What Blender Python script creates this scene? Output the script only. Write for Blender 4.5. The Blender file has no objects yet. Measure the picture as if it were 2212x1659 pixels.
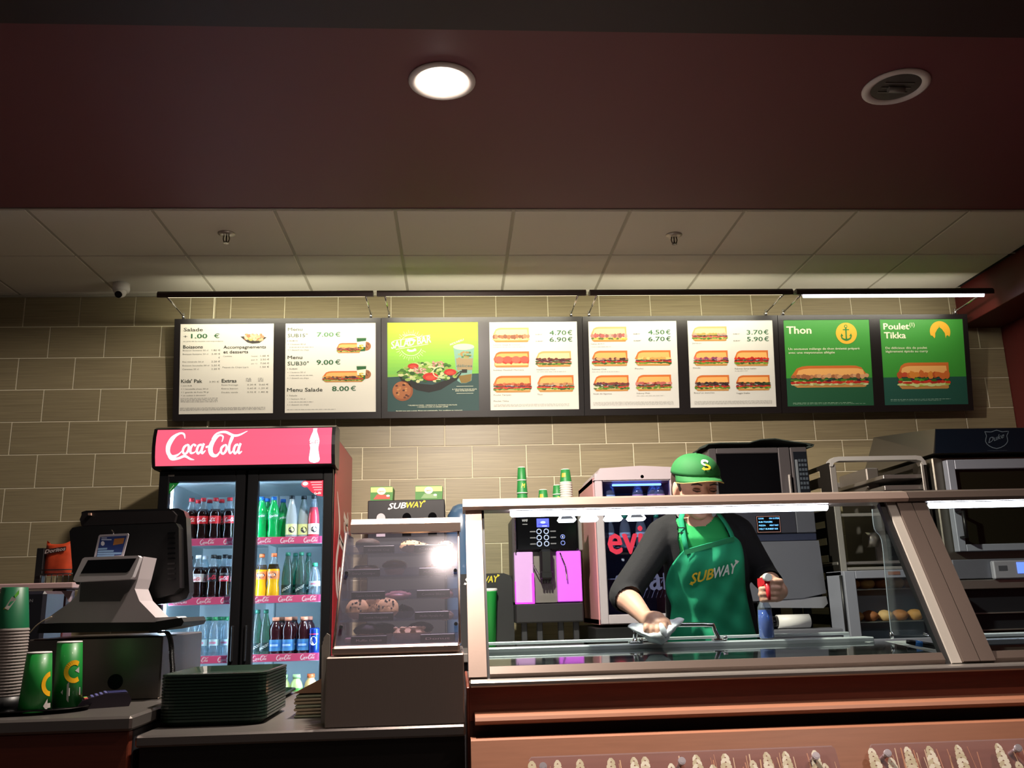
import bpy, bmesh, math, random
from mathutils import Vector, Matrix, Euler
R = math.radians
C = bpy.context.scene.collection
scene = bpy.context.scene

# ---------------------------------------------------------------- camera
CAMH = 1.2
FPX = 1931.9
PIT, YAW, ROL = R(13.66), R(3.77), R(-1.52)
_cp, _sp, _cy, _sy, _cr, _sr = math.cos(PIT), math.sin(PIT), math.cos(YAW), math.sin(YAW), math.cos(ROL), math.sin(ROL)
FW = Vector((_sy*_cp, _cy*_cp, _sp)); RT = Vector((_cy, -_sy, 0)); UP = RT.cross(FW)
R2 = RT*_cr + UP*_sr; U2 = UP*_cr - RT*_sr
CAM = Vector((0, 0, CAMH))
cd = bpy.data.cameras.new('camera'); cam = bpy.data.objects.new('camera', cd); C.objects.link(cam)
cd.sensor_width = 36; cd.sensor_fit = 'HORIZONTAL'; cd.lens = 36*FPX/2212
M = Matrix.Identity(4)
for i in range(3):
    M[i][0] = R2[i]; M[i][1] = U2[i]; M[i][2] = -FW[i]; M[i][3] = CAM[i]
cam.matrix_world = M
cd.clip_start = .05; cd.clip_end = 60
scene.camera = cam

def ray(x, y): return FW + R2*((x-1106)/FPX) - U2*((y-829.5)/FPX)
def at(x, y, D):
    "the place at depth D (metres from the lens along the room) that a sight line meets"
    d = ray(x, y); return CAM + d*(D/d.y)
def onz(x, y, z):
    d = ray(x, y); return CAM + d*((z-CAMH)/d.z)
def rect(x0, y0, x1, y1, D):
    a, b, c, d = at(x0, y0, D), at(x1, y0, D), at(x0, y1, D), at(x1, y1, D)
    return (a.x+c.x)/2, (b.x+d.x)/2, (c.z+d.z)/2, (a.z+b.z)/2

# ---------------------------------------------------------------- world, view, lamps of the dining side
scene.view_settings.view_transform = 'Standard'
scene.view_settings.look = 'None'
scene.view_settings.gamma = 1
scene.view_settings.exposure = 0.0
scene.view_settings.use_curve_mapping = False
w = bpy.data.worlds.new('world'); scene.world = w; w.use_nodes = True
w.node_tree.nodes['Background'].inputs[0].default_value = (.9, .82, .8, 1)
w.node_tree.nodes['Background'].inputs[1].default_value = .04
scene.cycles.max_bounces = 8
scene.cycles.transparent_max_bounces = 24
scene.cycles.sample_clamp_indirect = 4

def lamp(name, kind, loc, energy, color=(1,1,1), size=.1, size_y=None, direction=None, spot=None, blend=.6, spread=None):
    l = bpy.data.lights.new(name, kind); l.energy = energy; l.color = color
    if kind == 'AREA':
        l.size = size
        if size_y: l.shape = 'RECTANGLE'; l.size_y = size_y
        if spread: l.spread = spread
    else: l.shadow_soft_size = size
    if kind == 'SPOT': l.spot_size = spot; l.spot_blend = blend
    o = bpy.data.objects.new(name, l); C.objects.link(o); o.location = loc
    if direction is not None:
        o.rotation_euler = Vector(direction).to_track_quat('-Z', 'Y').to_euler()
    return o
# recessed ceiling lamps of the dining side (above and behind the photographer) and the lit one in view
for i, (x, y, e) in enumerate([(-1.9, 1.1, 3), (-.06, 2.08, 20), (1.8, 1.1, 34), (-.9, -.8, 8), (1.3, -.8, 22)]):
    lamp('ceiling_spot_lamp', 'SPOT', (x, y, 2.96), e*3.2, (1, .82, .72), .06, direction=(0, .12, -1), spot=R(125), blend=.8)
lamp('downlight_lamp', 'SPOT', (-.033, 2.836, 2.95), 300, (1, .87, .75), .05, direction=(0, .1, -1), spot=R(174), blend=.15)
lamp('downlight_beam', 'SPOT', (-.033, 2.84, 2.95), 420, (1, .87, .75), .05, direction=(.3, .6, -1), spot=R(110), blend=.6)
for i in range(4):   # tubes over the menu boards, shining at the wall
    x = -1.695+1.247*(i+.5)
    lamp('board_tube_lamp', 'AREA', (x, 5.03, 2.945), [5.0, 5.2, 4.9, 3.2][i], (1, .93, .70), 1.14, .02, direction=(0, .93, -.36))

# ---------------------------------------------------------------- materials
def lin(c):
    if isinstance(c, str):
        c = c.lstrip('#'); c = [int(c[i:i+2], 16)/255 for i in (0, 2, 4)]
    return tuple((x/12.92 if x <= .04045 else ((x+.055)/1.055)**2.4) for x in c)
MATS = {}
def mat(name, col='#808080', rough=.5, metal=0, emit=0, ecol=None, bump=0, bscale=40, stretch=(1,1,1), spec=.5, noise=0, alpha=None, coat=0, trans=0):
    if name in MATS: return MATS[name]
    m = bpy.data.materials.new(name); m.use_nodes = True; nt = m.node_tree
    b = nt.nodes['Principled BSDF']; c = lin(col)
    b.inputs['Base Color'].default_value = (*c, 1); b.inputs['Roughness'].default_value = rough
    b.inputs['Metallic'].default_value = metal; b.inputs['Specular IOR Level'].default_value = spec
    b.inputs['Coat Weight'].default_value = coat; b.inputs['Transmission Weight'].default_value = trans
    if emit:
        b.inputs['Emission Color'].default_value = (*lin(ecol or col), 1); b.inputs['Emission Strength'].default_value = emit
    if bump or noise:
        tc = nt.nodes.new('ShaderNodeTexCoord'); mp = nt.nodes.new('ShaderNodeMapping'); mp.inputs['Scale'].default_value = stretch
        n = nt.nodes.new('ShaderNodeTexNoise'); n.inputs['Scale'].default_value = bscale; n.inputs['Detail'].default_value = 4
        nt.links.new(tc.outputs['Object'], mp.inputs[0]); nt.links.new(mp.outputs[0], n.inputs['Vector'])
        if bump:
            bp = nt.nodes.new('ShaderNodeBump'); bp.inputs['Strength'].default_value = bump; bp.inputs['Distance'].default_value = .002
            nt.links.new(n.outputs['Fac'], bp.inputs['Height']); nt.links.new(bp.outputs[0], b.inputs['Normal'])
        if noise:
            mx = nt.nodes.new('ShaderNodeMix'); mx.data_type = 'RGBA'
            mx.inputs[6].default_value = (*[x*(1-noise) for x in c], 1); mx.inputs[7].default_value = (*[min(1, x*(1+noise)) for x in c], 1)
            nt.links.new(n.outputs['Fac'], mx.inputs[0]); nt.links.new(mx.outputs[2], b.inputs['Base Color'])
    MATS[name] = m; return m
def clear(name, tint='#ffffff', refl=.6, ior=1.45, haze=0, rough=.02):
    "thin clear sheet: fresnel mix of see-through and mirror, with optional milky haze"
    if name in MATS: return MATS[name]
    m = bpy.data.materials.new(name); m.use_nodes = True; nt = m.node_tree; nt.nodes.clear()
    o = nt.nodes.new('ShaderNodeOutputMaterial'); t = nt.nodes.new('ShaderNodeBsdfTransparent'); t.inputs[0].default_value = (*lin(tint), 1)
    g = nt.nodes.new('ShaderNodeBsdfGlossy'); g.inputs['Roughness'].default_value = rough; g.inputs[0].default_value = (refl, refl, refl, 1)
    lw = nt.nodes.new('ShaderNodeLayerWeight'); lw.inputs['Blend'].default_value = .5; pw = nt.nodes.new('ShaderNodeMath'); pw.operation = 'POWER'; pw.inputs[1].default_value = 5
    nt.links.new(lw.outputs['Facing'], pw.inputs[0]); f0 = ((ior-1)/(ior+1))**2
    ma = nt.nodes.new('ShaderNodeMath'); ma.operation = 'MULTIPLY_ADD'; ma.inputs[1].default_value = 1-f0; ma.inputs[2].default_value = f0
    nt.links.new(pw.outputs[0], ma.inputs[0])
    mx = nt.nodes.new('ShaderNodeMixShader'); nt.links.new(ma.outputs[0], mx.inputs[0]); nt.links.new(t.outputs[0], mx.inputs[1]); nt.links.new(g.outputs[0], mx.inputs[2])
    out = mx
    if haze:
        d = nt.nodes.new('ShaderNodeBsdfDiffuse'); d.inputs[0].default_value = (.8, .82, .9, 1)
        m2 = nt.nodes.new('ShaderNodeMixShader'); m2.inputs[0].default_value = haze
        nt.links.new(mx.outputs[0], m2.inputs[1]); nt.links.new(d.outputs[0], m2.inputs[2]); out = m2
    nt.links.new(out.outputs[0], o.inputs[0]); MATS[name] = m; return m
def vcol(name, rough=.5, emit=0, coat=0, alpha=False):
    "colours come from the printed colour stored on each face"
    if name in MATS: return MATS[name]
    m = bpy.data.materials.new(name); m.use_nodes = True; nt = m.node_tree; b = nt.nodes['Principled BSDF']
    a = nt.nodes.new('ShaderNodeVertexColor'); a.layer_name = 'Col'
    nt.links.new(a.outputs[0], b.inputs['Base Color']); b.inputs['Roughness'].default_value = rough; b.inputs['Coat Weight'].default_value = coat
    if emit:
        nt.links.new(a.outputs[0], b.inputs['Emission Color']); b.inputs['Emission Strength'].default_value = emit
    MATS[name] = m; return m

STEEL = mat('brushed_steel', '#b4afaa', .32, .85, bump=.15, bscale=30, stretch=(1, 40, 40))
STEELD = mat('dull_steel', '#8a847e', .42, .75, bump=.1, bscale=30, stretch=(1, 30, 30))
CHROME = mat('chrome', '#e0e0e0', .08, 1)
TOPS = mat('worktop_steel', '#8a8480', .3, .75, bump=.1, bscale=20, stretch=(1, 30, 30))
BLACK = mat('black_plastic', '#0b0b0d', .42, bump=.05, bscale=300)
BLACKG = mat('black_gloss', '#060608', .12)
DARK = mat('dark_grey', '#26262a', .45)
GREY = mat('grey_plastic', '#55565e', .5, bump=.03, bscale=200)
WHITEP = mat('white_plastic', '#d8d6d4', .45)
ALU = mat('satin_aluminium', '#b9a398', .38, .75, bump=.05, bscale=60, stretch=(1, 20, 20))
ALUB = mat('bronze_frame', '#6b5e57', .42, .6, bump=.05, bscale=60, stretch=(1, 20, 20))
GLASS = clear('clear_glass', '#f4faf8')
GLASSF = clear('fridge_glass', '#eef4f6', .5, 1.2)
ACRYL = clear('acrylic', '#e6e2ec', .7, 1.5, haze=.06)
PRINT = vcol('printed_sheet', .55)
PICT = vcol('printed_picture', .6); _n = PICT.node_tree; _g = _n.nodes.new('ShaderNodeGamma'); _g.inputs[1].default_value = 1.45
_a = [x for x in _n.nodes if x.type == 'VERTEX_COLOR'][0]; _n.links.new(_a.outputs[0], _g.inputs[0]); _n.links.new(_g.outputs[0], _n.nodes['Principled BSDF'].inputs['Base Color'])
PRINTG = vcol('printed_gloss', .3)

# ---------------------------------------------------------------- mesh builder
class MB:
    def __init__(s): s.v = []; s.f = []; s.c = []; s.m = []; s.s = []
    def add(s, vs, fs, col=None, mi=0, smooth=False):
        o = len(s.v); s.v += [tuple(v) for v in vs]
        c = lin(col) if isinstance(col, str) else col
        for f in fs: s.f.append([i+o for i in f]); s.c.append(c); s.m.append(mi); s.s.append(smooth)
        return s
    def box(s, x0, x1, y0, y1, z0, z1, b=0, col=None, mi=0):
        x0, x1 = min(x0, x1), max(x0, x1); y0, y1 = min(y0, y1), max(y0, y1); z0, z1 = min(z0, z1), max(z0, z1)
        b = min(b, (x1-x0)*.45, (y1-y0)*.45, (z1-z0)*.45)
        if b <= 0:
            return s.add([(x, y, z) for z in (z0, z1) for y in (y0, y1) for x in (x0, x1)],
                         [(0,2,3,1), (4,5,7,6), (0,1,5,4), (2,6,7,3), (0,4,6,2), (1,3,7,5)], col, mi)
        vs = []; idx = {}
        X = (x0, x1); Y = (y0, y1); Z = (z0, z1)
        for i in (0, 1):
            for j in (0, 1):
                for k in (0, 1):
                    sx, sy, sz = (1-2*i)*b, (1-2*j)*b, (1-2*k)*b
                    for a in range(3):
                        p = [X[i]+sx, Y[j]+sy, Z[k]+sz]; p[a] = (X[i], Y[j], Z[k])[a]
                        idx[(i, j, k, a)] = len(vs); vs.append(p)
        F = []
        for i in (0, 1): F.append([idx[(i, 0, 0, 0)], idx[(i, 1, 0, 0)], idx[(i, 1, 1, 0)], idx[(i, 0, 1, 0)]])
        for j in (0, 1): F.append([idx[(0, j, 0, 1)], idx[(1, j, 0, 1)], idx[(1, j, 1, 1)], idx[(0, j, 1, 1)]])
        for k in (0, 1): F.append([idx[(0, 0, k, 2)], idx[(1, 0, k, 2)], idx[(1, 1, k, 2)], idx[(0, 1, k, 2)]])
        for p in (0, 1):
            for q in (0, 1):
                F.append([idx[(p, q, 0, 0)], idx[(p, q, 1, 0)], idx[(p, q, 1, 1)], idx[(p, q, 0, 1)]])
                F.append([idx[(p, 0, q, 0)], idx[(p, 1, q, 0)], idx[(p, 1, q, 2)], idx[(p, 0, q, 2)]])
                F.append([idx[(0, p, q, 1)], idx[(1, p, q, 1)], idx[(1, p, q, 2)], idx[(0, p, q, 2)]])
        for i in (0, 1):
            for j in (0, 1):
                for k in (0, 1): F.append([idx[(i, j, k, 0)], idx[(i, j, k, 1)], idx[(i, j, k, 2)]])
        return s.add(vs, F, col, mi)
    def cyl(s, p0, p1, r0, r1=None, n=16, col=None, mi=0, smooth=True, caps=True):
        p0 = Vector(p0); p1 = Vector(p1); r1 = r0 if r1 is None else r1
        d = (p1-p0).normalized(); a = d.orthogonal().normalized(); b = d.cross(a)
        vs = []
        for p, r in ((p0, r0), (p1, r1)):
            vs += [p+(a*math.cos(2*math.pi*i/n)+b*math.sin(2*math.pi*i/n))*r for i in range(n)]
        s.add(vs, [(i, (i+1) % n, n+(i+1) % n, n+i) for i in range(n)], col, mi, smooth)
        if caps:
            s.add(vs[:n], [list(range(n))[::-1]], col, mi); s.add(vs[n:], [list(range(n))], col, mi)
        return s
    def tube(s, pts, r, n=8, col=None, mi=0, closed=False):
        pts = [Vector(p) for p in pts]; k = len(pts); rings = []
        a = None
        for i, p in enumerate(pts):
            d = (pts[min(i+1, k-1)]-pts[max(i-1, 0)]).normalized()
            if a is None: a = d.orthogonal().normalized()
            a = (a-d*a.dot(d)).normalized(); b = d.cross(a)
            rr = r[i] if isinstance(r, (list, tuple)) else r
            rings += [p+(a*math.cos(2*math.pi*j/n)+b*math.sin(2*math.pi*j/n))*rr for j in range(n)]
        fs = [(i*n+j, i*n+(j+1) % n, (i+1)*n+(j+1) % n, (i+1)*n+j) for i in range(k-1) for j in range(n)]
        s.add(rings, fs, col, mi, True)
        s.add(rings[:n], [list(range(n))], col, mi); s.add(rings[-n:], [list(range(n))], col, mi); return s
    def lathe(s, cx, cy, prof, n=20, col=None, mi=0, z0=0, smooth=True, sx=1, sy=1, caps=True):
        vs = []; k = len(prof)
        for r, z in prof:
            vs += [(cx+r*sx*math.cos(2*math.pi*i/n), cy+r*sy*math.sin(2*math.pi*i/n), z0+z) for i in range(n)]
        s.add(vs, [(j*n+i, j*n+(i+1) % n, (j+1)*n+(i+1) % n, (j+1)*n+i) for j in range(k-1) for i in range(n)], col, mi, smooth)
        if caps:
            if prof[0][0] > 1e-5: s.add(vs[:n], [list(range(n))[::-1]], col, mi)
            if prof[-1][0] > 1e-5: s.add(vs[-n:], [list(range(n))], col, mi)
        return s
    def prism(s, pts, fn, d0, d1, col=None, mi=0):
        "outline pts (u, v) pushed from depth d0 to d1; fn(u, v, d) gives the place"
        n = len(pts); vs = [fn(u, v, d0) for u, v in pts]+[fn(u, v, d1) for u, v in pts]
        return s.add(vs, [list(range(n)), list(range(n, 2*n))[::-1]]+[(i, (i+1) % n, n+(i+1) % n, n+i) for i in range(n)], col, mi)
    def loft(s, rings, col=None, mi=0, caps=True, n=16, smooth=True):
        "rings: (centre, axis a, axis b) with a, b already scaled to the two radii"
        vs = []; k = len(rings)
        for c, a, b in rings:
            c, a, b = Vector(c), Vector(a), Vector(b)
            vs += [c+a*math.cos(2*math.pi*i/n)+b*math.sin(2*math.pi*i/n) for i in range(n)]
        s.add(vs, [(j*n+i, j*n+(i+1) % n, (j+1)*n+(i+1) % n, (j+1)*n+i) for j in range(k-1) for i in range(n)], col, mi, smooth)
        if caps: s.add(vs[:n], [list(range(n))[::-1]], col, mi, smooth); s.add(vs[-n:], [list(range(n))], col, mi, smooth)
        return s
    def blob(s, c, rx, ry, rz, n=12, k=7, col=None, mi=0, jit=0, rnd=None):
        vs = []; c = Vector(c)
        for j in range(k+1):
            t = math.pi*j/k
            for i in range(n):
                a = 2*math.pi*i/n; q = 1+(rnd.uniform(-jit, jit) if rnd else 0)
                vs.append((c.x+rx*q*math.sin(t)*math.cos(a), c.y+ry*q*math.sin(t)*math.sin(a), c.z-rz*q*math.cos(t)))
        return s.add(vs, [(j*n+i, j*n+(i+1) % n, (j+1)*n+(i+1) % n, (j+1)*n+i) for j in range(k) for i in range(n)], col, mi, True)
    def build(s, name, mats, parent=None, local=False, recalc=True):
        me = bpy.data.meshes.new(name)
        vs = s.v
        if parent is not None and not local:
            inv = wm(parent).inverted(); vs = [inv @ Vector(v) for v in vs]
        me.from_pydata([tuple(v) for v in vs], [], s.f)
        if not isinstance(mats, (list, tuple)): mats = [mats]
        for m in mats: me.materials.append(m)
        me.polygons.foreach_set('material_index', s.m); me.polygons.foreach_set('use_smooth', s.s)
        if any(c is not None for c in s.c):
            ca = me.color_attributes.new('Col', 'FLOAT_COLOR', 'CORNER'); arr = []
            for f, c in zip(s.f, s.c): arr += list((*(c or (.5, .5, .5)), 1))*len(f)
            ca.data.foreach_set('color', arr)
        if recalc:
            bm = bmesh.new(); bm.from_mesh(me); bmesh.ops.remove_doubles(bm, verts=bm.verts, dist=1e-5)
            bmesh.ops.recalc_face_normals(bm, faces=bm.faces); bm.to_mesh(me); bm.free()
        me.update()
        o = bpy.data.objects.new(name, me); C.objects.link(o)
        if parent is not None: o.parent = parent
        return o
def wm(o):
    m = Matrix.Translation(o.location) @ o.rotation_euler.to_matrix().to_4x4()
    return wm(o.parent) @ m if o.parent else m
def tag(o, label=None, cat=None, group=None, kind=None):
    if label: o['label'] = label
    if cat: o['category'] = cat
    if group: o['group'] = group
    if kind: o['kind'] = kind
    return o
def thing(name, label, cat, loc=(0, 0, 0), rotz=0, group=None):
    o = bpy.data.objects.new(name, None); C.objects.link(o); o.empty_display_size = .05
    o.location = loc; o.rotation_euler = (0, 0, rotz); return tag(o, label, cat, group)
def copy_tree(o, parent=None):
    c = o.copy(); C.objects.link(c); c.parent = parent
    for ch in list(o.children): copy_tree(ch, c)
    return c
def struct(o): o['kind'] = 'structure'; return o

# ---------------------------------------------------------------- flat print: text, strokes, shapes
_TX = {}
def text_tris(st, bold=0.0, shear=0.0):
    bold = 0; k = (st, bold, shear)
    if k not in _TX:
        cu = bpy.data.curves.new('t', 'FONT'); cu.body = st; cu.size = 1; cu.offset = bold; cu.shear = shear; cu.resolution_u = 2; cu.fill_mode = 'FRONT'
        ob = bpy.data.objects.new('t', cu); me = bpy.data.meshes.new_from_object(ob)
        vs = [(v.co.x, v.co.y) for v in me.vertices]; fs = [list(p.vertices) for p in me.polygons]
        bpy.data.objects.remove(ob); bpy.data.curves.remove(cu); bpy.data.meshes.remove(me)
        xs = [v[0] for v in vs] or [0, 1]; _TX[k] = (vs, fs, min(xs), max(xs))
    return _TX[k]
def crom(pts, sub=5):
    out = []; P = [pts[0]]+list(pts)+[pts[-1]]
    for i in range(1, len(P)-2):
        for k in range(sub):
            t = k/sub; a, b, c, d = P[i-1], P[i], P[i+1], P[i+2]
            out.append(tuple(.5*(2*b[j]+(c[j]-a[j])*t+(2*a[j]-5*b[j]+4*c[j]-d[j])*t*t+(3*b[j]-a[j]-3*c[j]+d[j])*t**3) for j in range(len(b))))
    out.append(tuple(pts[-1])); return out
ORD = ['bottom', 'second', 'third', 'fourth', 'fifth', 'sixth', 'seventh', 'eighth', 'ninth', 'tenth', 'eleventh', 'twelfth', 'thirteenth', 'fourteenth', 'fifteenth', 'sixteenth', 'seventeenth', 'eighteenth', 'nineteenth', 'twentieth', 'twenty-first', 'twenty-second']
class Flat:
    "fn(u, v, h) -> place; h is a tiny lift off the sheet"
    def __init__(s, fn, lift=.0006): s.mb = MB(); s.fn = fn; s.l = lift; s.subs = []
    def child(s, nm): c = Flat(s.fn, s.l); s.subs.append((nm, c)); return c
    def poly(s, pts, col, h=1):
        s.mb.add([s.fn(u, v, h*s.l) for u, v in pts], [list(range(len(pts)))], col); return s
    def rect(s, x0, y0, x1, y1, col, h=1, seg=1):
        for i in range(seg):
            a = x0+(x1-x0)*i/seg; b = x0+(x1-x0)*(i+1)/seg
            s.poly([(a, y0), (b, y0), (b, y1), (a, y1)], col, h)
        return s
    def ell(s, cx, cy, rx, ry, col, h=1, n=20): return s.poly([(cx+rx*math.cos(2*math.pi*i/n), cy+ry*math.sin(2*math.pi*i/n)) for i in range(n)], col, h)
    def text(s, x0, y, st, cap, col, h=2, x1=None, bold=0.0, shear=0.0, slope=0.0, center=False):
        "cap height cap (negative when v grows downward), optional right end x1"
        vs, fs, a, b = text_tris(st, bold, shear); sy = cap/.73; sx = abs(sy) if x1 is None else (x1-x0)/max(b-a, 1e-6)
        if x1 is None and center: x0 -= (b-a)*sx/2
        bo = min(bold, .035)*.8
        for q_, (dx, dy) in enumerate(((-bo, 0), (bo, 0), (0, bo*.7), (0, -bo*.7)) if bo > .005 else ((0, 0),)):
            s.mb.add([s.fn(x0+(vx-a+dx)*sx, y+(vy+dy)*sy+(vx-a)*sx*slope, (h+.35*q_)*s.l) for vx, vy in vs], fs, col)
        return s
    def stroke(s, pts, col, h=2, sub=5, sx=1, sy=1, ox=0, oy=0):
        P = crom(pts, sub); L = []; Q = []
        for i, p in enumerate(P):
            a = P[max(i-1, 0)]; b = P[min(i+1, len(P)-1)]; dx, dy = b[0]-a[0], b[1]-a[1]; n = math.hypot(dx, dy) or 1
            w_ = p[2]/2; L.append((ox+sx*(p[0]-dy/n*w_), oy+sy*(p[1]+dx/n*w_))); Q.append((ox+sx*(p[0]+dy/n*w_), oy+sy*(p[1]-dx/n*w_)))
        vs = [s.fn(u, v, h*s.l) for u, v in L+Q]; k = len(L)
        s.mb.add(vs, [(i, i+1, k+i+1, k+i) for i in range(k-1)], col); return s
    def arc_ring(s, cx, cy, rx, ry, w_, a0, a1, col, h=2, **k):
        n = 10; return s.stroke([(cx+rx*math.cos(R(a0+(a1-a0)*i/n)), cy+ry*math.sin(R(a0+(a1-a0)*i/n)), w_) for i in range(n+1)], col, h, 2, **k)
    def build(s, name, m, parent, local=False):
        for nm, c in s.subs: c.mb.build(nm, PICT if m is PRINT else m, parent, local, recalc=False)['kind'] = 'stuff'
        o = s.mb.build(name, m, parent, local, recalc=False); o['kind'] = 'stuff'; return o
COLA = [[(2.3,2.35,.1),(2.1,2.95,.25),(1.6,3.1,.3),(.9,2.6,.5),(.35,1.7,.6),(.3,.8,.5),(.8,.3,.4),(1.6,.55,.2),(2.1,1.0,.1)],
 [(.3,.7,.3),(.7,.05,.35),(1.6,.1,.3),(2.4,.35,.3),(3.1,.0,.25),(3.6,-.1,.05)],
 [(2.6,1.6,.25),(2.25,1.3,.3),(2.15,.8,.28),(2.45,.6,.25),(2.8,.95,.3),(2.85,1.5,.28),(2.6,1.65,.2)],
 [(3.75,1.45,.3),(3.45,1.65,.2),(3.1,1.2,.32),(3.15,.7,.28),(3.6,.75,.15),(3.9,1.1,.1)],
 [(4.5,1.6,.25),(4.1,1.5,.28),(3.9,.95,.3),(4.1,.6,.25),(4.45,1.0,.2)], [(4.75,1.75,.3),(4.5,1.0,.32),(4.6,.65,.28),(5.0,.95,.1)],
 [(5.0,1.3,.22),(5.35,1.4,.22)],
 [(7.0,1.9,.1),(7.1,2.5,.2),(6.6,2.7,.3),(5.95,2.1,.5),(5.6,1.2,.6),(5.8,.5,.5),(6.4,.35,.3),(6.9,.9,.12)],
 [(5.7,2.2,.12),(6.3,3.0,.3),(7.3,3.2,.35),(8.3,2.7,.35),(9.1,2.7,.3),(10.1,3.3,.08)],
 [(7.35,1.5,.25),(7.0,1.2,.3),(6.95,.75,.28),(7.25,.55,.25),(7.6,.95,.3),(7.6,1.45,.25),(7.35,1.55,.2)],
 [(7.8,1.0,.12),(8.35,2.3,.2),(8.35,2.6,.2),(8.15,2.3,.28),(7.95,1.2,.32),(8.1,.6,.25),(8.5,.9,.1)],
 [(9.1,1.55,.25),(8.75,1.45,.28),(8.55,.9,.3),(8.75,.55,.25),(9.1,.95,.2)], [(9.4,1.7,.3),(9.15,1.0,.32),(9.25,.6,.28),(9.6,.8,.1)]]
def cola(fl, x, y, wdt, hgt, col, h=2, sub=3):
    for st in COLA: fl.stroke(st, col, h, sub, sx=wdt/10.2, sy=hgt/3.3, ox=x, oy=y)
def subway(fl, x0, y, x1, cap, c1, c2, h=2, slope=0):
    m = x0+(x1-x0)*.47; dy = slope*(m-x0)
    fl.text(x0, y, 'SUB', cap, c1, h, m, .035, .25, slope); fl.text(m+.01*(x1-x0), y+dy, 'WAY', cap, c2, h, x1-(x1-x0)*.05, .035, .25, slope)
    a = abs(cap)*.2; sg = 1 if cap > 0 else -1; yy = y+slope*(x1-x0)
    fl.poly([(x1-a*2, yy+cap*.9), (x1-a*2, yy+cap*1.12), (x1, yy+cap*.98), (x1-a*1.2, yy+cap*.7)], c2, h)
    fl.poly([(x0-a*.8, y+cap*.02), (x0+a*1.2, y+cap*.25), (x0+a, y-cap*.14)], c1, h)
# ================================================================ THE ROOM
WALL = 5.495
def tile_mat():
    m = mat('beige_streaked_tile', '#8f8467', .42); nt = m.node_tree; b = nt.nodes['Principled BSDF']
    tc = nt.nodes.new('ShaderNodeTexCoord'); mp = nt.nodes.new('ShaderNodeMapping'); mp.inputs['Scale'].default_value = (1.2, 1, 130)
    n = nt.nodes.new('ShaderNodeTexNoise'); n.inputs['Scale'].default_value = 3; n.inputs['Detail'].default_value = 5
    oi = nt.nodes.new('ShaderNodeObjectInfo'); ad = nt.nodes.new('ShaderNodeVectorMath')
    nt.links.new(tc.outputs['Object'], mp.inputs[0]); nt.links.new(mp.outputs[0], ad.inputs[0]); nt.links.new(oi.outputs['Random'], ad.inputs[1]); nt.links.new(ad.outputs[0], n.inputs['Vector'])
    cr = nt.nodes.new('ShaderNodeValToRGB'); cr.color_ramp.elements[0].color = (*lin('#7d7259'), 1); cr.color_ramp.elements[1].color = (*lin('#9a8e70'), 1)
    cr.color_ramp.elements[0].position = .3; cr.color_ramp.elements[1].position = .7
    nt.links.new(n.outputs['Fac'], cr.inputs[0]); nt.links.new(cr.outputs[0], b.inputs['Base Color'])
    bp = nt.nodes.new('ShaderNodeBump'); bp.inputs['Strength'].default_value = .12; bp.inputs['Distance'].default_value = .001
    nt.links.new(n.outputs['Fac'], bp.inputs['Height']); nt.links.new(bp.outputs[0], b.inputs['Normal']); return m
TILE = tile_mat(); GROUT = mat('pale_grout', '#e6dfc4', .8)
wall = struct(MB().box(-3.6, 3.9, WALL, WALL+.15, 0, 3.3).box(-3.6, -1.508, WALL-.031, WALL, 0, 3.3).build('wall_back', GROUT))
TW, TH = .3367, .2
tmesh = {}
def tile(x, z, wdt, y, h=TH):
    k = (round(wdt, 3), round(h, 3))
    if k not in tmesh:
        mb = MB(); g = .0055; t = .004; b = .0015
        mb.box(-wdt/2+g/2, wdt/2-g/2, -t, 0, -h/2+g/2, h/2-g/2, b)
        me = mb.build('tile', TILE); tmesh[k] = me.data; bpy.data.objects.remove(me)
    o = bpy.data.objects.new('tile', tmesh[k]); C.objects.link(o); o.parent = wall; o.location = (x, y, z)
for r_ in range(11):
    z = 3.146-TH*r_-TH/2; off = 0 if r_ % 2 == 0 else .5
    x = -1.508; nx = -1.4125-TW*(0 if off == 0 else .5)
    while nx <= x+.02: nx += TW
    while x < 3.62:
        e = min(nx, 3.634)
        if e-x > .01: tile((x+e)/2, z, e-x, WALL)
        x = e; nx += TW
        if e >= 3.63: break
    z = 3.127-TH*r_-TH/2; nx = -2.664+TW*off; x = -3.0
    while nx > x+TW: nx -= TW
    while x < -1.52:
        e = min(nx, -1.51)
        if e-x > .01: tile((x+e)/2, z, e-x, WALL-.031)
        x = e; nx += TW
struct(MB().box(-1.512, -1.504, WALL-.04, WALL-.006, 1, 3.13, .002).build('trim_1', GROUT))
RED = mat('dark_red_paint', '#541512', .55, bump=.04, bscale=90)
struct(MB().box(3.634, 3.75, -1, WALL, 0, 3.3).build('wall_right', RED))
struct(MB().box(-3.1, -3.0, 2.0, WALL, 0, 3.3).build('wall_left', mat('dark_wall', '#4a403c', .7)))
struct(MB().box(-5, 5, -3, 6, -.1, 0).build('floor', mat('floor_tiles_dark', '#4a3a32', .35, noise=.2, bscale=3)))
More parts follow.
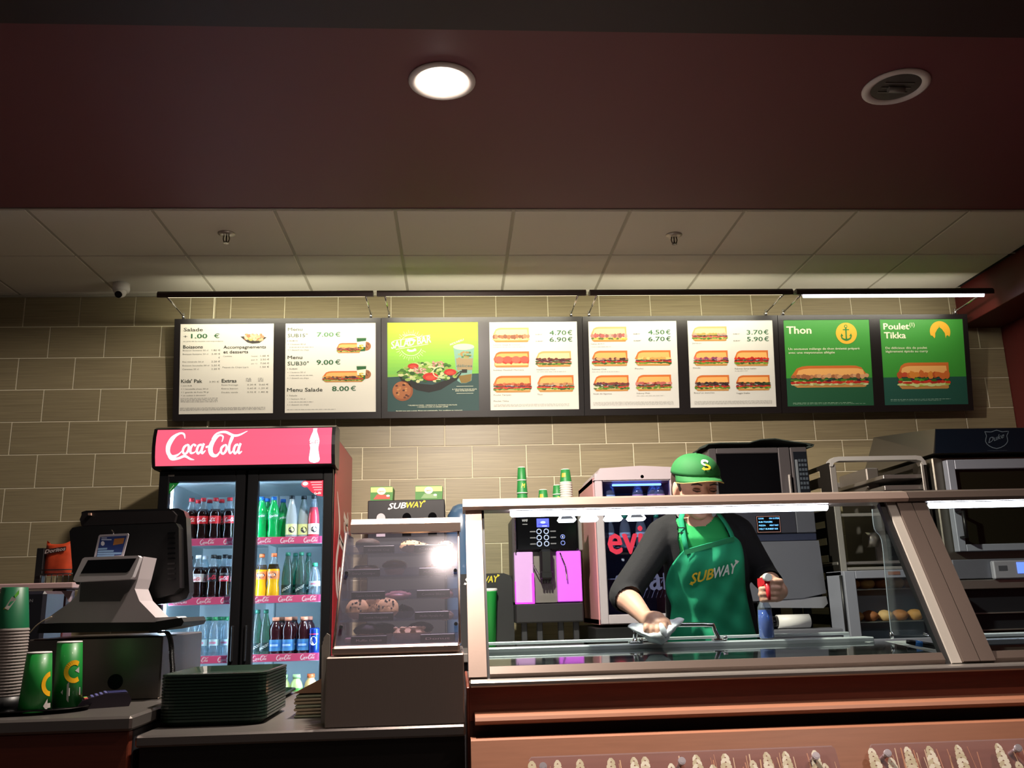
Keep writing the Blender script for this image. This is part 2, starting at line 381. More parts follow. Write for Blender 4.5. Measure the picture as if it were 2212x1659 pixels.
# suspended ceiling behind the soffit: hung panels in a light grid
CEIL = mat('ceiling_panel_white', '#d6d2c6', .9, bump=.2, bscale=150)
GRID = mat('grid_white', '#a5a193', .6)
ceil = struct(MB().box(-3.1, 3.75, 3.6, WALL+.1, 3.145, 3.2).build('ceiling', mat('void', '#181614', .9)))
pm = {}
CZ = 3.13
def cpanel(x0, x1, y0, y1):
    k = (round(x1-x0, 3), round(y1-y0, 3))
    if k not in pm:
        a, b = (x1-x0)/2, (y1-y0)/2
        t = MB().box(-a+.008, a-.008, -b+.004, b-.004, 0, .014, .003).build('ceiling_panel', CEIL); pm[k] = t.data; bpy.data.objects.remove(t)
    o = bpy.data.objects.new('ceiling_panel', pm[k]); C.objects.link(o); o.parent = ceil; o.location = ((x0+x1)/2, (y0+y1)/2, CZ)
xs = [-.892+.6*i for i in range(-4, 8)]
ys = [3.602, 4.202, 4.802, 5.402, WALL]
for j in range(4):
    for i in range(-4, 8):
        x0 = -.892+.6*i; x1 = x0+.6; x1 = min(x1, 3.346)
        if x1-x0 < .05: continue
        lim = WALL-.031 if x1 < -1.5 else WALL
        cpanel(x0, x1, ys[j], min(ys[j+1], lim))
g = MB()
for i in range(-4, 8):
    x = -.892+.6*i
    if x < 3.3: g.box(x-.009, x+.009, 3.6, WALL-.005, CZ+.004, CZ+.012)
for y in ys[:4]: g.box(-3.1, 3.34, y-.003, y+.003, CZ+.006, CZ+.012)
g.build('ceiling_grid', GRID, ceil, local=True)
for i in range(-5, 6):
    pass
struct(MB().box(-3.0, 3.346, WALL-.055, WALL-.035, CZ-.012, CZ, .002).build('trim_2', GRID))
# lowered dark red ceiling with the lamps, and the darker one nearer
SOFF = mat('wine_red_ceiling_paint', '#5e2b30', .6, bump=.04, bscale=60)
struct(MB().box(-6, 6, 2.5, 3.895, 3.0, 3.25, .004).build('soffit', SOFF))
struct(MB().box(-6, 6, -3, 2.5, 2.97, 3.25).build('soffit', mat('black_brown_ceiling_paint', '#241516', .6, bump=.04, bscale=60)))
struct(MB().box(-6, 6, 3.893, 3.905, 2.998, 3.02).build('trim_3', mat('edge_bead', '#6e6258', .6)))
# red bulkhead in the right rear corner
struct(MB().box(3.346, 3.634, 3.9, WALL, 2.887, 3.2, .003).build('trim_4', RED))

# ---------------------------------------------------------------- recessed downlights
def downlight(x, y, lit, label):
    t = thing('downlight', label, 'ceiling light', (x, y, 3.0), group=None)
    WR = mat('white_ring', '#c9c2be', .45)
    MB().lathe(0, 0, [(.088, .004), (.088, -.004), (.105, -.012), (.119, -.004), (.119, 0), (.1, 0)], 40, caps=False).build('ring', WR, t, True)
    MB().lathe(0, 0, [(.088, -.002), (.08, -.0035), (.05, -.004), (.0001, -.004)], 32, caps=False).build('reflector', mat('reflector_grey' if not lit else 'reflector_lit', '#555049' if not lit else '#ffffff', .3, .3, emit=0 if not lit else 9, ecol='#ffe2c8', noise=.4, bscale=30), t, True)
    b = MB()
    for k in range(3):
        yy = -.03+.03*k; b.box(-.055, .055, yy-.004, yy+.004, -.007, -.004)
    if not lit: b.build('louvre', mat('louvre_metal', '#85807a', .3, .8), t, True)
    MB().cyl((-.03, 0, -.012), (.03, 0, -.012), .012 if not lit else .025, n=12).build('bulb', mat('bulb_off', '#6c6964', .3) if not lit else mat('bulb_lit', '#ffffff', .3, emit=22, ecol='#fff0e2'), t, True)
downlight(-.033, 2.836, True, 'round recessed ceiling downlight, brightly lit')
downlight(1.628, 2.841, False, 'round recessed ceiling downlight, switched off, white ring')

# ---------------------------------------------------------------- sprinklers and camera
def sprinkler(x, y, label):
    t = thing('sprinkler_head', label, 'sprinkler', (x, y, CZ))
    MB().lathe(0, 0, [(.045, 0), (.045, -.004), (.03, -.01), (.012, -.012)], 24).build('rosette', mat('rosette_white', '#bdb8ae', .3, .4), t, True)
    m = mat('sprinkler_metal', '#6d675e', .25, 1)
    MB().tube([(-.012, 0, -.01), (-.016, 0, -.03), (-.012, 0, -.045), (0, 0, -.052)], .0035).tube([(.012, 0, -.01), (.016, 0, -.03), (.012, 0, -.045), (0, 0, -.052)], .0035).cyl((0, 0, -.01), (0, 0, -.05), .004, n=8).build('frame', m, t, True)
    MB().cyl((0, 0, -.055), (0, 0, -.052), .014, n=16).build('deflector', m, t, True)
sprinkler(-1.196, 4.49, 'metal fire sprinkler on ceiling above left menu board')
sprinkler(1.208, 4.51, 'metal fire sprinkler on ceiling nearer the right wall')
t = thing('dome_camera', 'small white dome security camera on ceiling over tiled wall', 'camera', (-2.007, 5.25, CZ))
MB().lathe(0, 0, [(.048, 0), (.05, -.035), (.046, -.05), (.03, -.055)], 28).build('housing', WHITEP, t, True)
MB().blob((0, -.012, -.058), .036, .036, .034, 20, 10).build('eye_ball', WHITEP, t, True)
MB().cyl((0, -.03, -.075), (0, -.04, -.083), .021, n=20).build('lens', BLACKG, t, True)

# ---------------------------------------------------------------- menu boards
BX0, BW = -1.695, 1.247
BZ0, BZ1 = 2.305, 2.92
bt = Vector((0, 5.30, BZ1)); bb = Vector((0, 5.385, BZ0)); bup = (bt-bb); bn = Vector((0, -bup.z, bup.y)).normalized()   # towards the room
if bn.y > 0: bn = -bn
def bpt(u, v, h, x0=BX0, wd=BW):
    "u right 0..1, v down 0..1, h lift towards the room"
    p = bt-bup*v+bn*h; return (x0+wd*u, p.y, p.z)
BOARDM = mat('menu_frame_black', '#181415', .35, bump=.03, bscale=200)
GRN = '#1f6b35'
rnd = random.Random(4)
def bun(fl, x, y, w_, h_, cut_r=True, pale=False):
    "half baguette with fillings; x, y is the lower left corner, v grows downward"
    def top(t0, t1, n=14, k=1.0):
        P = []
        for i in range(n+1):
            u = i/n; e = 1.0
            if u < .22: e = math.sin(math.acos(1-u/.22)) if u > 0 else 0
            if not cut_r and u > .82: e = math.sin(math.acos(min(1, (u-.82)/.18)))
            P.append((x+w_*u, y-h_*(.55+.45*k*e)))
        return P
    c0, c1 = ('#d98c4a', '#f0c284') if not pale else ('#e8bd8a', '#f7dfb4')
    P = top(0, 1); fl.poly(P+[(x+w_*1.0, y-h_*.45), (x, y-h_*.45)], c0, 2)
    P = top(0, 1, k=.72); fl.poly([(a+(w_*.02), b) for a, b in P[1:-1]]+[(x+w_*.97, y-h_*.5), (x+w_*.05, y-h_*.5)], c1, 3)
def sandwich(fl, x, y, w_, h_, fill, seed=0, cut=True, pale=False):
    r = random.Random(seed); fl = fl.child('sandwich_picture')
    fl.poly([(x+w_*.02, y-h_*.3), (x+w_*.98, y-h_*.3), (x+w_*.98, y-h_*.03), (x+w_*.95, y), (x+w_*.07, y), (x+w_*.02, y-h_*.1)], '#cfa468', 2)
    fl.poly([(x+w_*.03, y-h_*.3), (x+w_*.97, y-h_*.3), (x+w_*.96, y-h_*.12), (x+w_*.04, y-h_*.12)], '#e9d8a4', 3)
    bun(fl, x, y, w_, h_, cut, pale)
    n = max(8, int(w_/h_*6))
    for row, (cols, yy, s) in enumerate(fill):
        for i in range(n):
            cx = x+w_*(i+.5+r.uniform(-.3, .3))/n; cy = y-h_*(yy+r.uniform(-.03, .03)); rx = w_/n*r.uniform(.6, .95)*1.0; ry = h_*s*r.uniform(.7, 1.2)
            k = 7; ph = r.random()
            fl.poly([(min(max(cx+rx*math.cos(2*math.pi*(j+ph)/k), x-w_*.02), x+w_*1.02), cy+ry*math.sin(2*math.pi*(j+ph)/k)*r.uniform(.7, 1.2)) for j in range(k)], r.choice(cols), 4+row*.5+.04*(i % 5))
LET = ['#6f9a3a', '#8fb04a', '#4b7a2c']; TOM = ['#c4412c', '#d8553a']; MEAT = ['#9a5a48', '#b06f5a', '#c78a72']; HAM = ['#d99a90', '#c77d78', '#e8b8a8']
CHK = ['#d8a25c', '#c98b48', '#e8c080']; BEEF = ['#6b3b34', '#8a5248', '#5a302c']; TUNA = ['#c99a76', '#b5815e', '#dcb48e']; RDM = ['#c8352a', '#d94b38', '#b52c25']
def std(top, a=None): return [(LET, .2, .07), (a or TOM, .29, .06), (['#3c4a24', '#5a7a34', '#7a3a5a'], .36, .04), (top, .47, .09)]
RL = random.Random(9)
def fine(fl, x0, y, x1, col='#8a8a88', cap=8):
    x = x0
    while x < x1:
        w_ = RL.uniform(6, 40); e = min(x+w_, x1); fl.poly([(x, y), (e, y), (e, y-cap), (x, y-cap)], col, 2); x = e+7
def poster(i, u0, v0, u1, v1, crop, draw, bg, label, parent):
    "crop = left, top, right, bottom of this sheet in its own drawing units"
    cx0, cy0, cx1, cy1 = crop; x0 = BX0+BW*i
    fn = lambda a, b, h: bpt(u0+(u1-u0)*(a-cx0)/(cx1-cx0), v0+(v1-v0)*(b-cy0)/(cy1-cy0), h+.003, x0)
    mb = MB(); q = [(cx0, cy0), (cx1, cy0), (cx1, cy1), (cx0, cy1)]
    mb.prism(q, fn, 0, -.002, None); o = mb.build('poster', mat('poster_'+bg, '#'+bg, .5), parent); o['label'] = label
    fl = Flat(fn); draw(fl); fl.build('poster_print', PRINT, o, False); return o
G1 = '#1d5c33'; TXT = '#3a3f36'
def d1(f):
    f.text(168, 256, 'Salade', -36, TXT, x1=355, bold=.02); f.text(165, 325, '+', -34, TXT, x1=205); f.text(242, 326, '1.00', -46, G1, x1=400, bold=.03); f.text(468, 324, '€', -44, G1, x1=520, bold=.01)
    f.text(165, 362, 'au prix de la recette correspondante', -12, '#6a6c66', x1=560)
    f.text(165, 428, 'Boissons', -34, TXT, x1=358, bold=.025)
    for y, s, p in [(455, 'Boisson fontaine 30 cl', '1.80 €'), (492, 'Boisson fontaine 50 cl', '2.40 €'), (568, 'Eau minérale 50 cl', '2.20 €'), (606, 'Boisson bouteille 50 cl', '2.50 €'), (642, 'Canettes 33 cl', '2.20 €')]:
        f.text(162, y, s, -15, '#70726a', x1=162+11.4*len(s)); f.text(446, y, p, -16, '#60625a', x1=532)
    f.text(515, 528, '€', -14, '#60625a', x1=530)
    f.text(563, 432, 'Accompagnements', -32, TXT, x1=985, bold=.015); f.text(563, 480, 'et desserts', -32, TXT, x1=808, bold=.015)
    f.text(560, 514, 'Cookies', -13, '#70726a', x1=648)
    for y, s, p in [(516, 'l\'unité', '1.00 €'), (552, 'par 3', '2.50 €'), (590, 'par 12', '7.00 €')]: f.text(840, y, s, -12, '#70706c', x1=900); f.text(930, y, p, -16, '#60625a', x1=1018)
    f.text(556, 626, 'Paquet de Chips Lay\'s', -15, '#70726a', x1=812); f.text(930, 626, '1.50 €', -16, '#60625a', x1=1018)
    f.text(152, 770, 'Kids\' Pak', -36, TXT, x1=358, bold=.03); f.text(428, 770, '3.90 €', -16, '#70726a', x1=524); f.text(552, 770, 'Extras', -36, TXT, x1=695, bold=.03)
    for y, s in [(806, '1 mini SUB'), (838, '+ 1 bouteille d\'eau 50 cl'), (870, '+ 1 gourde de fruits 90 gr'), (902, '+ un cadeau à découvrir')]: f.text(152, y, s, -14, '#60625a', x1=152+10.6*len(s))
    for y, s, a, b in [(802, 'Extra fromage', '0.30 €', '0.60 €'), (838, 'Extra bacon', '0.60 €', '1.20 €'), (876, 'Double viande', '0.90 €', '1.80 €')]:
        f.text(550, y, s, -15, '#70726a', x1=712); f.text(805, y, a, -15, '#60625a', x1=893); f.text(920, y, b, -15, '#60625a', x1=1012)
    for x in (790, 910):
        for k in range(3): fine(f, x, 735+14*k, x+52, '#9a9a94', 7)
    for k in range(4): fine(f, 150, 926+12*k, 515, '#a2a29c', 5)
    for k in range(3): fine(f, 145, 1022+11*k, 985, '#a2a29c', 5)
    f.poly([(730, 314), (800, 372), (850, 384), (920, 378), (990, 322), (960, 318), (760, 310)], '#3a3432', 2)
    r = random.Random(3)
    for k in range(46): f.ell(r.uniform(780, 950), r.uniform(292, 350), r.uniform(10, 22), r.uniform(8, 16), r.choice(['#d8b088', '#c98a6a', '#e6cfa0', '#b9b06a', '#d87a5a']), 3+k*.03, 8)
def cupcookie(f, x, y, s):
    f = f.child('drink_and_cookie_picture')
    f.ell(x+50*s, y-38*s, 48*s, 44*s, '#b5835a', 2)
    for k in range(8): f.ell(x+(30+k*6)*s, y-(20+(k*37) % 45)*s, 5*s, 5*s, '#7a4a30', 3, 6)
    f.poly([(x-48*s, y-118*s), (x+50*s, y-118*s), (x+38*s, y+10*s), (x-34*s, y+10*s)], '#2e7a44', 4)
    f.poly([(x-46*s, y-80*s), (x+47*s, y-90*s), (x+42*s, y-30*s), (x-41*s, y-30*s)], '#e6ead8', 5); f.text(x-22*s, y-8*s, 'S', -46*s, '#d8c02a', 6, x+22*s, .05)
    f.poly([(x-48*s, y-130*s), (x+50*s, y-130*s), (x+52*s, y-118*s), (x-50*s, y-118*s)], '#d8dcd4', 5)
def d2(f):
    f.text(1212, 254, 'Menu', -32, '#70766c', x1=1358, bold=.02); f.text(1212, 318, 'SUB15°', -36, '#5c6a58', x1=1412, bold=.01); f.text(1505, 314, '7.00', -44, '#4f8a5c', x1=1672, bold=.02); f.text(1690, 314, '€', -44, '#4f8a5c', x1=1742, bold=.01)  # top heading inks paled to imitate washing out under the bright tube
    f.text(1212, 532, 'Menu', -34, TXT, x1=1358, bold=.02); f.text(1212, 594, 'SUB30°', -38, '#2c4a34', x1=1425, bold=.01); f.text(1503, 590, '9.00', -48, G1, x1=1670, bold=.03); f.text(1690, 588, '€', -46, G1, x1=1742, bold=.01)
    f.text(1210, 852, 'Menu Salade', -38, TXT, x1=1562, bold=.02); f.text(1660, 850, '8.00', -48, G1, x1=1828, bold=.03); f.text(1846, 848, '€', -46, G1, x1=1898, bold=.01)
    for y, a in [(360, '1 SUB15'), (636, '1 SUB30'), (896, '1 Salade')]:
        f.text(1210, y, a, -14, '#5a5c56', x1=1310)
        f.text(1210, y+34, '+ 1 boisson 50 cl', -14, '#6a6c66', x1=1390); fine(f, 1230, y+60, 1470, '#a0a09a', 6); f.text(1210, y+90, '+ 1 dessert ou chips', -14, '#6a6c66', x1=1425)
    fine(f, 1210, 1030, 1695, '#a2a29c', 5)
    cupcookie(f, 1954, 450, 1.0); cupcookie(f, 1954, 728, 1.0)
    sandwich(f, 1708, 478, 235, 98, std(MEAT), 5); sandwich(f, 1568, 764, 405, 108, std(BEEF+CHK), 8)
def d3(f):
    for k in range(14):
        a = 185+(720-185)*k/14; b = 185+(720-185)*(k+1)/14; t = k/13
        f.poly([(105, a), (1028, a), (1028, b), (105, b)], (lin('#a9d02e')[0]*(1-t)+lin('#6fb53a')[0]*t, lin('#b4d636')[1]*(1-t)+lin('#6fb53a')[1]*t, lin('#a9d02e')[2]*(1-t)+lin('#4fae42')[2]*t), 1)
    f.poly([(105, 745), (1030, 716), (1030, 1095), (105, 1095)], '#12403f', 1.5)
    W = '#f2f6d8'
    for k in range(40):
        a = R(k*9); r0, r1 = 128, 150+18*(k % 2); cx, cy = 345, 420
        if -.5 < math.sin(a) < .35 and abs(math.cos(a)) > .8: continue
        f.stroke([(cx+r0*math.cos(a), cy+r0*math.sin(a)*.95, 4), (cx+r1*math.cos(a), cy+r1*math.sin(a)*.95, 2)], W, 2, 1)
    f.arc_ring(345, 420, 112, 108, 5, 200, 330, W); f.arc_ring(345, 420, 112, 108, 5, 20, 150, W)
    f.arc_ring(345, 420, 60, 58, 26, 215, 315, W); f.arc_ring(345, 420, 60, 58, 22, 40, 130, W)
    f.text(145, 455, 'SALAD BAR', -78, W, 3, 548, .045, 0, -.16)
    f.stroke([(170, 372, 5), (540, 316, 5)], W, 3, 1); f.stroke([(190, 462, 5), (520, 408, 5)], W, 3, 1)
    f.text(262, 322, 'SIGNATURE', -14, W, 3, 385, .02, 0, -.03); f.text(320, 490, 'SHOP', -14, W, 3, 400, .02, 0, -.1)
    g0 = f; f = g0.child('salad_picture')
    f.poly([(200, 700), (230, 740), (430, 815), (560, 828), (800, 745), (860, 700), (820, 770), (640, 880), (520, 905), (400, 880), (250, 790)], '#15191a', 3)
    r = random.Random(11)
    for k in range(150):
        a = r.random()*6.28; q = math.sqrt(r.random()); x = 525+290*q*math.cos(a); y = 705+105*q*math.sin(a)
        if y > 800: y = 790
        f.ell(x, y, r.uniform(16, 34), r.uniform(10, 22), r.choice(['#8fb45a', '#5f9038', '#c4d49a', '#3f7430', '#a8c070', '#d8d8b0']), 4+k*.01, 7)
    for x, y, s, c in [(540, 745, 1, '#d23a2a'), (740, 700, .8, '#cf3a2c'), (365, 635, .7, '#c8442c')]:
        f.ell(x, y, 80*s, 42*s, c, 6, 14); f.ell(x, y+8*s, 50*s, 22*s, '#e06a50', 6.5, 12)
    for x, y in [(430, 680), (620, 615)]:
        for k in range(30): f.ell(x+r.uniform(-60, 60), y+r.uniform(-30, 30), 12, 7, r.choice(['#d8a8a0', '#b97a78', '#e6c4b8']), 7+k*.01, 6)
    f.arc_ring(640, 700, 75, 55, 9, 60, 300, '#d8e6c0', 8)
    f.stroke([(200, 700, 8), (235, 680, 8), (262, 700, 8)], '#15191a', 3); f.stroke([(790, 735, 8), (855, 690, 8), (800, 780, 8)], '#15191a', 8)
    f = g0.child('cookie_picture')
    f.ell(258, 888, 104, 102, '#a8714a', 3, 24); f.ell(250, 880, 92, 88, '#b9835a', 3.5, 20)
    for k in range(16): f.ell(258+r.uniform(-75, 75), 888+r.uniform(-75, 75), 14, 10, r.choice(['#6a3a26', '#cfa070', '#7a4a30']), 4, 7)
    f = g0.child('drink_picture')
    f.poly([(775, 440), (988, 440), (955, 790), (900, 815), (850, 815), (812, 790)], '#9cc0b4', 3); f.ell(880, 440, 108, 32, '#dfe6c6', 4)
    f.poly([(800, 560), (972, 560), (965, 680), (812, 680)], '#b9a88a', 4); f.text(805, 650, 'délices', -30, '#5a8a8a', 5, 965); f.poly([(858, 672), (912, 672), (912, 708), (858, 708)], '#3a3a2c', 5); f.poly([(820, 740), (960, 720), (950, 790), (900, 812), (850, 812)], '#a08a50', 4)
    for k in range(20): f.ell(r.uniform(830, 950), r.uniform(490, 560), 14, 10, r.choice(['#7a9a6a', '#c4a878', '#b9c08a']), 5, 6)
    f = g0
    f.text(742, 428, 'NOUVEAU', -22, W, 5, 880, .03, 0, -.38)
    for y in (846, 918): f.stroke([(802, y, 3), (972, y, 3)], W, 3, 1)
    f.text(762, 882, 'IL Y EN A POUR TOUS LES GOUTS', -12, W, 3, 1008, .01); f.text(790, 898, 'DANS VOTRE RESTAURANT', -12, W, 3, 985, .01)
    f.text(310, 1040, '* VALABLE AU CHOIX : 1 BOISSON 50 CL FONTAINE OU EAU PLATE', -11, W, 3, 805, .01); f.text(405, 1058, '1 COOKIE OU CHIPS OU DESSERT LAITIER', -11, W, 3, 715, .01)
    f.text(190, 1094, 'Servi(e) avec pain à salade. Photo non contractuelle. Voir conditions en restaurant', -10, W, 3, 860, .01)
def prices(f, xs_, a, b, sx, ya, yb):
    f.text(xs_[0], ya, a, -48, '#2c6a3c', x1=xs_[1], bold=.01); f.text(xs_[2], ya, '€', -48, '#2c6a3c', x1=xs_[3], bold=.01)
    f.text(xs_[0], yb, b, -48, G1, x1=xs_[1], bold=.01); f.text(xs_[2], yb, '€', -48, G1, x1=xs_[3], bold=.01)
    f.text(sx, ya, 'SUB15°', -12, '#70706c', x1=sx+75, bold=.01); f.text(sx, yb, 'SUB30°', -12, '#7a7a74', x1=sx+80, bold=.01)
def d4(f):
    prices(f, (1775, 1950, 1965, 2012), '4.70', '6.90', 1628, 320, 390)
    sandwich(f, 1188, 392, 372, 150, [(['#e6d09a', '#efe0b0'], .2, .07), (['#b98a6a', '#a87860', '#c79c80'], .38, .16)], 1, pale=True)
    sandwich(f, 1190, 650, 368, 162, [(['#d8553c', '#e0604a'], .4, .17)], 2); f.rect(1200, 548, 1550, 600, '#d8503c', 3.9)
    for k in range(4): f.ell(1245+88*k, 572, 46, 36, ['#e2604a', '#d9503e'][k % 2], 8, 14)
    sandwich(f, 1630, 648, 365, 160, std(BEEF, MEAT), 3, pale=True); sandwich(f, 1188, 906, 385, 170, std(['#b85a3a', '#c8744a', '#d8906a']), 4); sandwich(f, 1640, 906, 375, 170, std(TUNA), 5)
    f.text(1185, 424, 'Subway Steak & Cheese', -14, '#8a8a84', x1=1465); f.text(1185, 684, 'Subway Meatball Marinara', -15, '#6a6a64', x1=1500); f.text(1632, 682, 'Steakhouse Melt', -15, '#6a6a64', x1=1830)
    f.text(1185, 938, 'Poulet Teriyaki', -15, '#5a5a54', x1=1365); f.text(1635, 937, 'Thon', -15, '#5a5a54', x1=1690); f.text(1185, 1000, 'Poulet Tikka', -15, '#4a4a44', x1=1340)
    fine(f, 1185, 444, 1515, '#b0b0aa', 6); fine(f, 1635, 702, 1945, '#b0b0aa', 6)
    for k in range(3): fine(f, 1185, 1030+10*k, 1965, '#a8a8a2', 4)
def d5(f):
    prices(f, (742, 915, 932, 978), '4.50', '6.70', 585, 320, 392)
    sandwich(f, 140, 395, 372, 158, [(['#e6c860', '#d8c87a', '#7a8a4a'], .2, .07), (HAM+['#b07a78'], .42, .18)], 6, pale=True); sandwich(f, 145, 652, 370, 162, std(['#b98a7a', '#8a5a50', '#d8b08a', '#6a4038']), 7)
    sandwich(f, 600, 652, 372, 162, std(['#e0b070', '#cf9a58', '#efcf90']), 8); sandwich(f, 155, 916, 365, 168, std(['#8a4a4a', '#a05a50', '#7a3a5a'], ['#7a8a5a', '#cf5a4a', '#d8d8c0']), 9); sandwich(f, 598, 916, 370, 168, std(HAM+['#a04a3a'], ['#8a9a4a', '#b05a3a']), 10)
    f.text(135, 424, 'Italian B.M.T.', -14, '#7a7a74', x1=285); f.text(140, 690, 'Subway Club', -15, '#5a5a54', x1=290); f.text(592, 688, 'Poulet', -15, '#5a5a54', x1=680); f.text(145, 948, 'Steak de légumes', -15, '#4a4a44', x1=340); f.text(600, 947, 'Subway Melt', -15, '#5a5a54', x1=740)
    fine(f, 135, 450, 345, '#b0b0aa', 6); fine(f, 140, 714, 425, '#b0b0aa', 6); fine(f, 600, 970, 890, '#b0b0aa', 6)
    for k in range(4): fine(f, 145, 1032+10*k, 985, '#a8a8a2', 4)
def d6(f):
    prices(f, (1798, 1970, 1986, 2036), '3.70', '5.90', 1648, 320, 392)
    sandwich(f, 1205, 388, 375, 155, std(['#e6b8a0', '#d8a898', '#c4b070'], ['#d87a6a']), 11, pale=True); sandwich(f, 1212, 648, 368, 160, std(['#d88a8a', '#e0a8a0', '#a05a80']), 12)
    sandwich(f, 1655, 655, 365, 165, std(RDM), 13); sandwich(f, 1215, 912, 370, 165, std(['#4a3030', '#6b4a48', '#8a6a68']), 14); sandwich(f, 1660, 912, 365, 160, std(['#3c4a2a', '#5a6a3a', '#8a4a3a']), 15)
    f.text(1200, 416, 'Jambon', -14, '#7a7a74', x1=1300); f.text(1200, 676, 'Dinde', -15, '#5a5a54', x1=1278); f.text(1650, 688, 'Subway Spicy Italian', -15, '#5a5a54', x1=1885); f.text(1200, 938, 'Boeuf en tranches', -15, '#4a4a44', x1=1420); f.text(1655, 946, 'Veggie Delite', -15, '#4a4a44', x1=1805)
    fine(f, 1650, 708, 1790, '#b0b0aa', 6)
    for k in range(4): fine(f, 1200, 1022+10*k, 2040, '#a8a8a2', 4)
def d7(f):
    W = '#e8eed0'
    f.poly([(140, 870), (905, 870), (905, 1108), (140, 1108)], '#1a5436', 1.5)
    f.text(165, 488, 'Thon', -66, W, 3, 382, .04); f.ell(695, 488, 94, 92, '#efb32c', 3, 32)
    D = '#35832f'; f.ell(692, 428, 15, 15, D, 4); f.ell(692, 428, 8, 8, '#efb32c', 5); f.rect(685, 440, 699, 540, D, 4); f.rect(664, 452, 720, 462, D, 4)
    f.stroke([(650, 500, 6), (655, 530, 14), (692, 545, 18), (729, 530, 14), (736, 500, 6)], D, 4); f.poly([(640, 515), (650, 488), (668, 512)], D, 4); f.poly([(746, 515), (736, 488), (718, 512)], D, 4); f.poly([(675, 538), (709, 538), (692, 556)], D, 4)
    f.text(172, 628, 'Un onctueux mélange de thon émietté préparé', -20, W, 3, 805, .01); f.text(172, 660, 'avec une mayonnaise allégée', -20, W, 3, 582, .01)
    sandwich(f, 190, 950, 670, 185, [(['#b9c08a', '#d8d8b0'], .15, .06), (TOM, .24, .07), (['#4a7a34', '#6f9a3a', '#5a2f4a'], .34, .05), (TUNA, .5, .12)], 16, cut=False)
    fine(f, 190, 1082, 715, '#a8c8a8', 3); fine(f, 190, 1092, 830, '#88a890', 3)
def d8(f):
    W = '#e8eed0'; Y_ = '#efb32c'; D = '#35832f'
    f.poly([(972, 868), (1725, 866), (1725, 1104), (972, 1104)], '#1c5044', 1.5)
    f.text(1003, 455, 'Poulet', -56, W, 3, 1232, .04); f.text(1238, 430, '(1)', -34, W, 3, 1285, .02); f.text(1005, 532, 'Tikka', -56, W, 3, 1198, .04)
    f.poly([(1513+93*math.cos(R(a)), 478-92*math.sin(R(a))) for a in range(-28, 209, 12)]+[(1440, 512), (1460, 535), (1466, 520), (1468, 490), (1490, 455), (1506, 440), (1508, 420), (1511, 440), (1530, 455), (1555, 490), (1562, 538), (1566, 515), (1580, 508), (1590, 518)], Y_, 3)
    f.text(1010, 624, 'De délicieux dés de poulet', -20, W, 3, 1385, .01); f.text(1010, 654, 'légèrement épicés au curry', -20, W, 3, 1390, .01)
    sandwich(f, 1105, 968, 465, 225, [(['#b9c86a', '#d8e0a8'], .15, .06), (TOM, .26, .06), (['#4a8a34', '#6fae3a', '#5a2f5a'], .35, .05), (['#d8884a', '#e0a050', '#c8703a', '#cf6a4a'], .52, .15)], 17)
    fine(f, 1028, 1058, 1570, '#a8c8b8', 3); fine(f, 1028, 1070, 1480, '#88a898', 3)
PO = [(0, 'poster', (135, 182, 1062, 1080), d1, 'dcd9cf', 'white price poster headed Salade and Boissons'), (0, '', (1188, 180, 2100, 1058), d2, 'dcd9cf', 'white price poster of Menu SUB15 and SUB30'),
      (1, '', (105, 185, 1030, 1095), d3, '7ab33a', 'green salad bar poster with bowl and cup'), (1, '', (1150, 182, 2065, 1085), d4, 'dcd9cf', 'white sandwich poster priced 4.70 and 6.90'),
      (2, '', (112, 178, 1045, 1098), d5, 'd6d5d0', 'white sandwich poster priced 4.50 and 6.70'), (2, '', (1155, 170, 2085, 1085), d6, 'd6d5d0', 'white sandwich poster priced 3.70 and 5.90'),
      (3, '', (140, 370, 905, 1108), d7, '3a9434', 'green poster reading Thon with anchor'), (3, '', (972, 368, 1725, 1104), d8, '3a9434', 'green poster reading Poulet Tikka')]
BL = ['black-framed menu board at the left with drink and menu prices', 'black-framed menu board with the salad bar poster', 'black-framed menu board with two white sandwich posters', 'black-framed menu board at the right with two green posters']
for i in range(4):
    t = thing('menu_board', BL[i], 'menu board', (BX0+BW*(i+.5), 5.35, BZ0), group='menu boards in a row on the tiled wall')
    x0 = BX0+BW*i; mb = MB(); e = .0015/BW
    fr = [(e, 0), (1-e, 0), (1-e, 1), (e, 1)]
    mb.prism(fr, lambda u, v, d: bpt(u, v, d, x0), -.05, -.001)
    for (a, b, c_, d_) in [(e, 0, 1-e, .05), (e, .935, 1-e, 1), (e, .05, .03, .935), (.478, .05, .534, .935), (.973, .05, 1-e, .935)]:
        mb.prism([(a, b), (c_, b), (c_, d_), (a, d_)], lambda u, v, d: bpt(u, v, d, x0), -.001, .006)
    mb.build('board_frame', BOARDM, t)
    for k in range(2):
        _, _, crop, dr, bg, lab = PO[i*2+k]; poster(i, *( (.03, .05, .478, .935) if k == 0 else (.534, .05, .973, .935)), crop, dr, bg, lab, t)
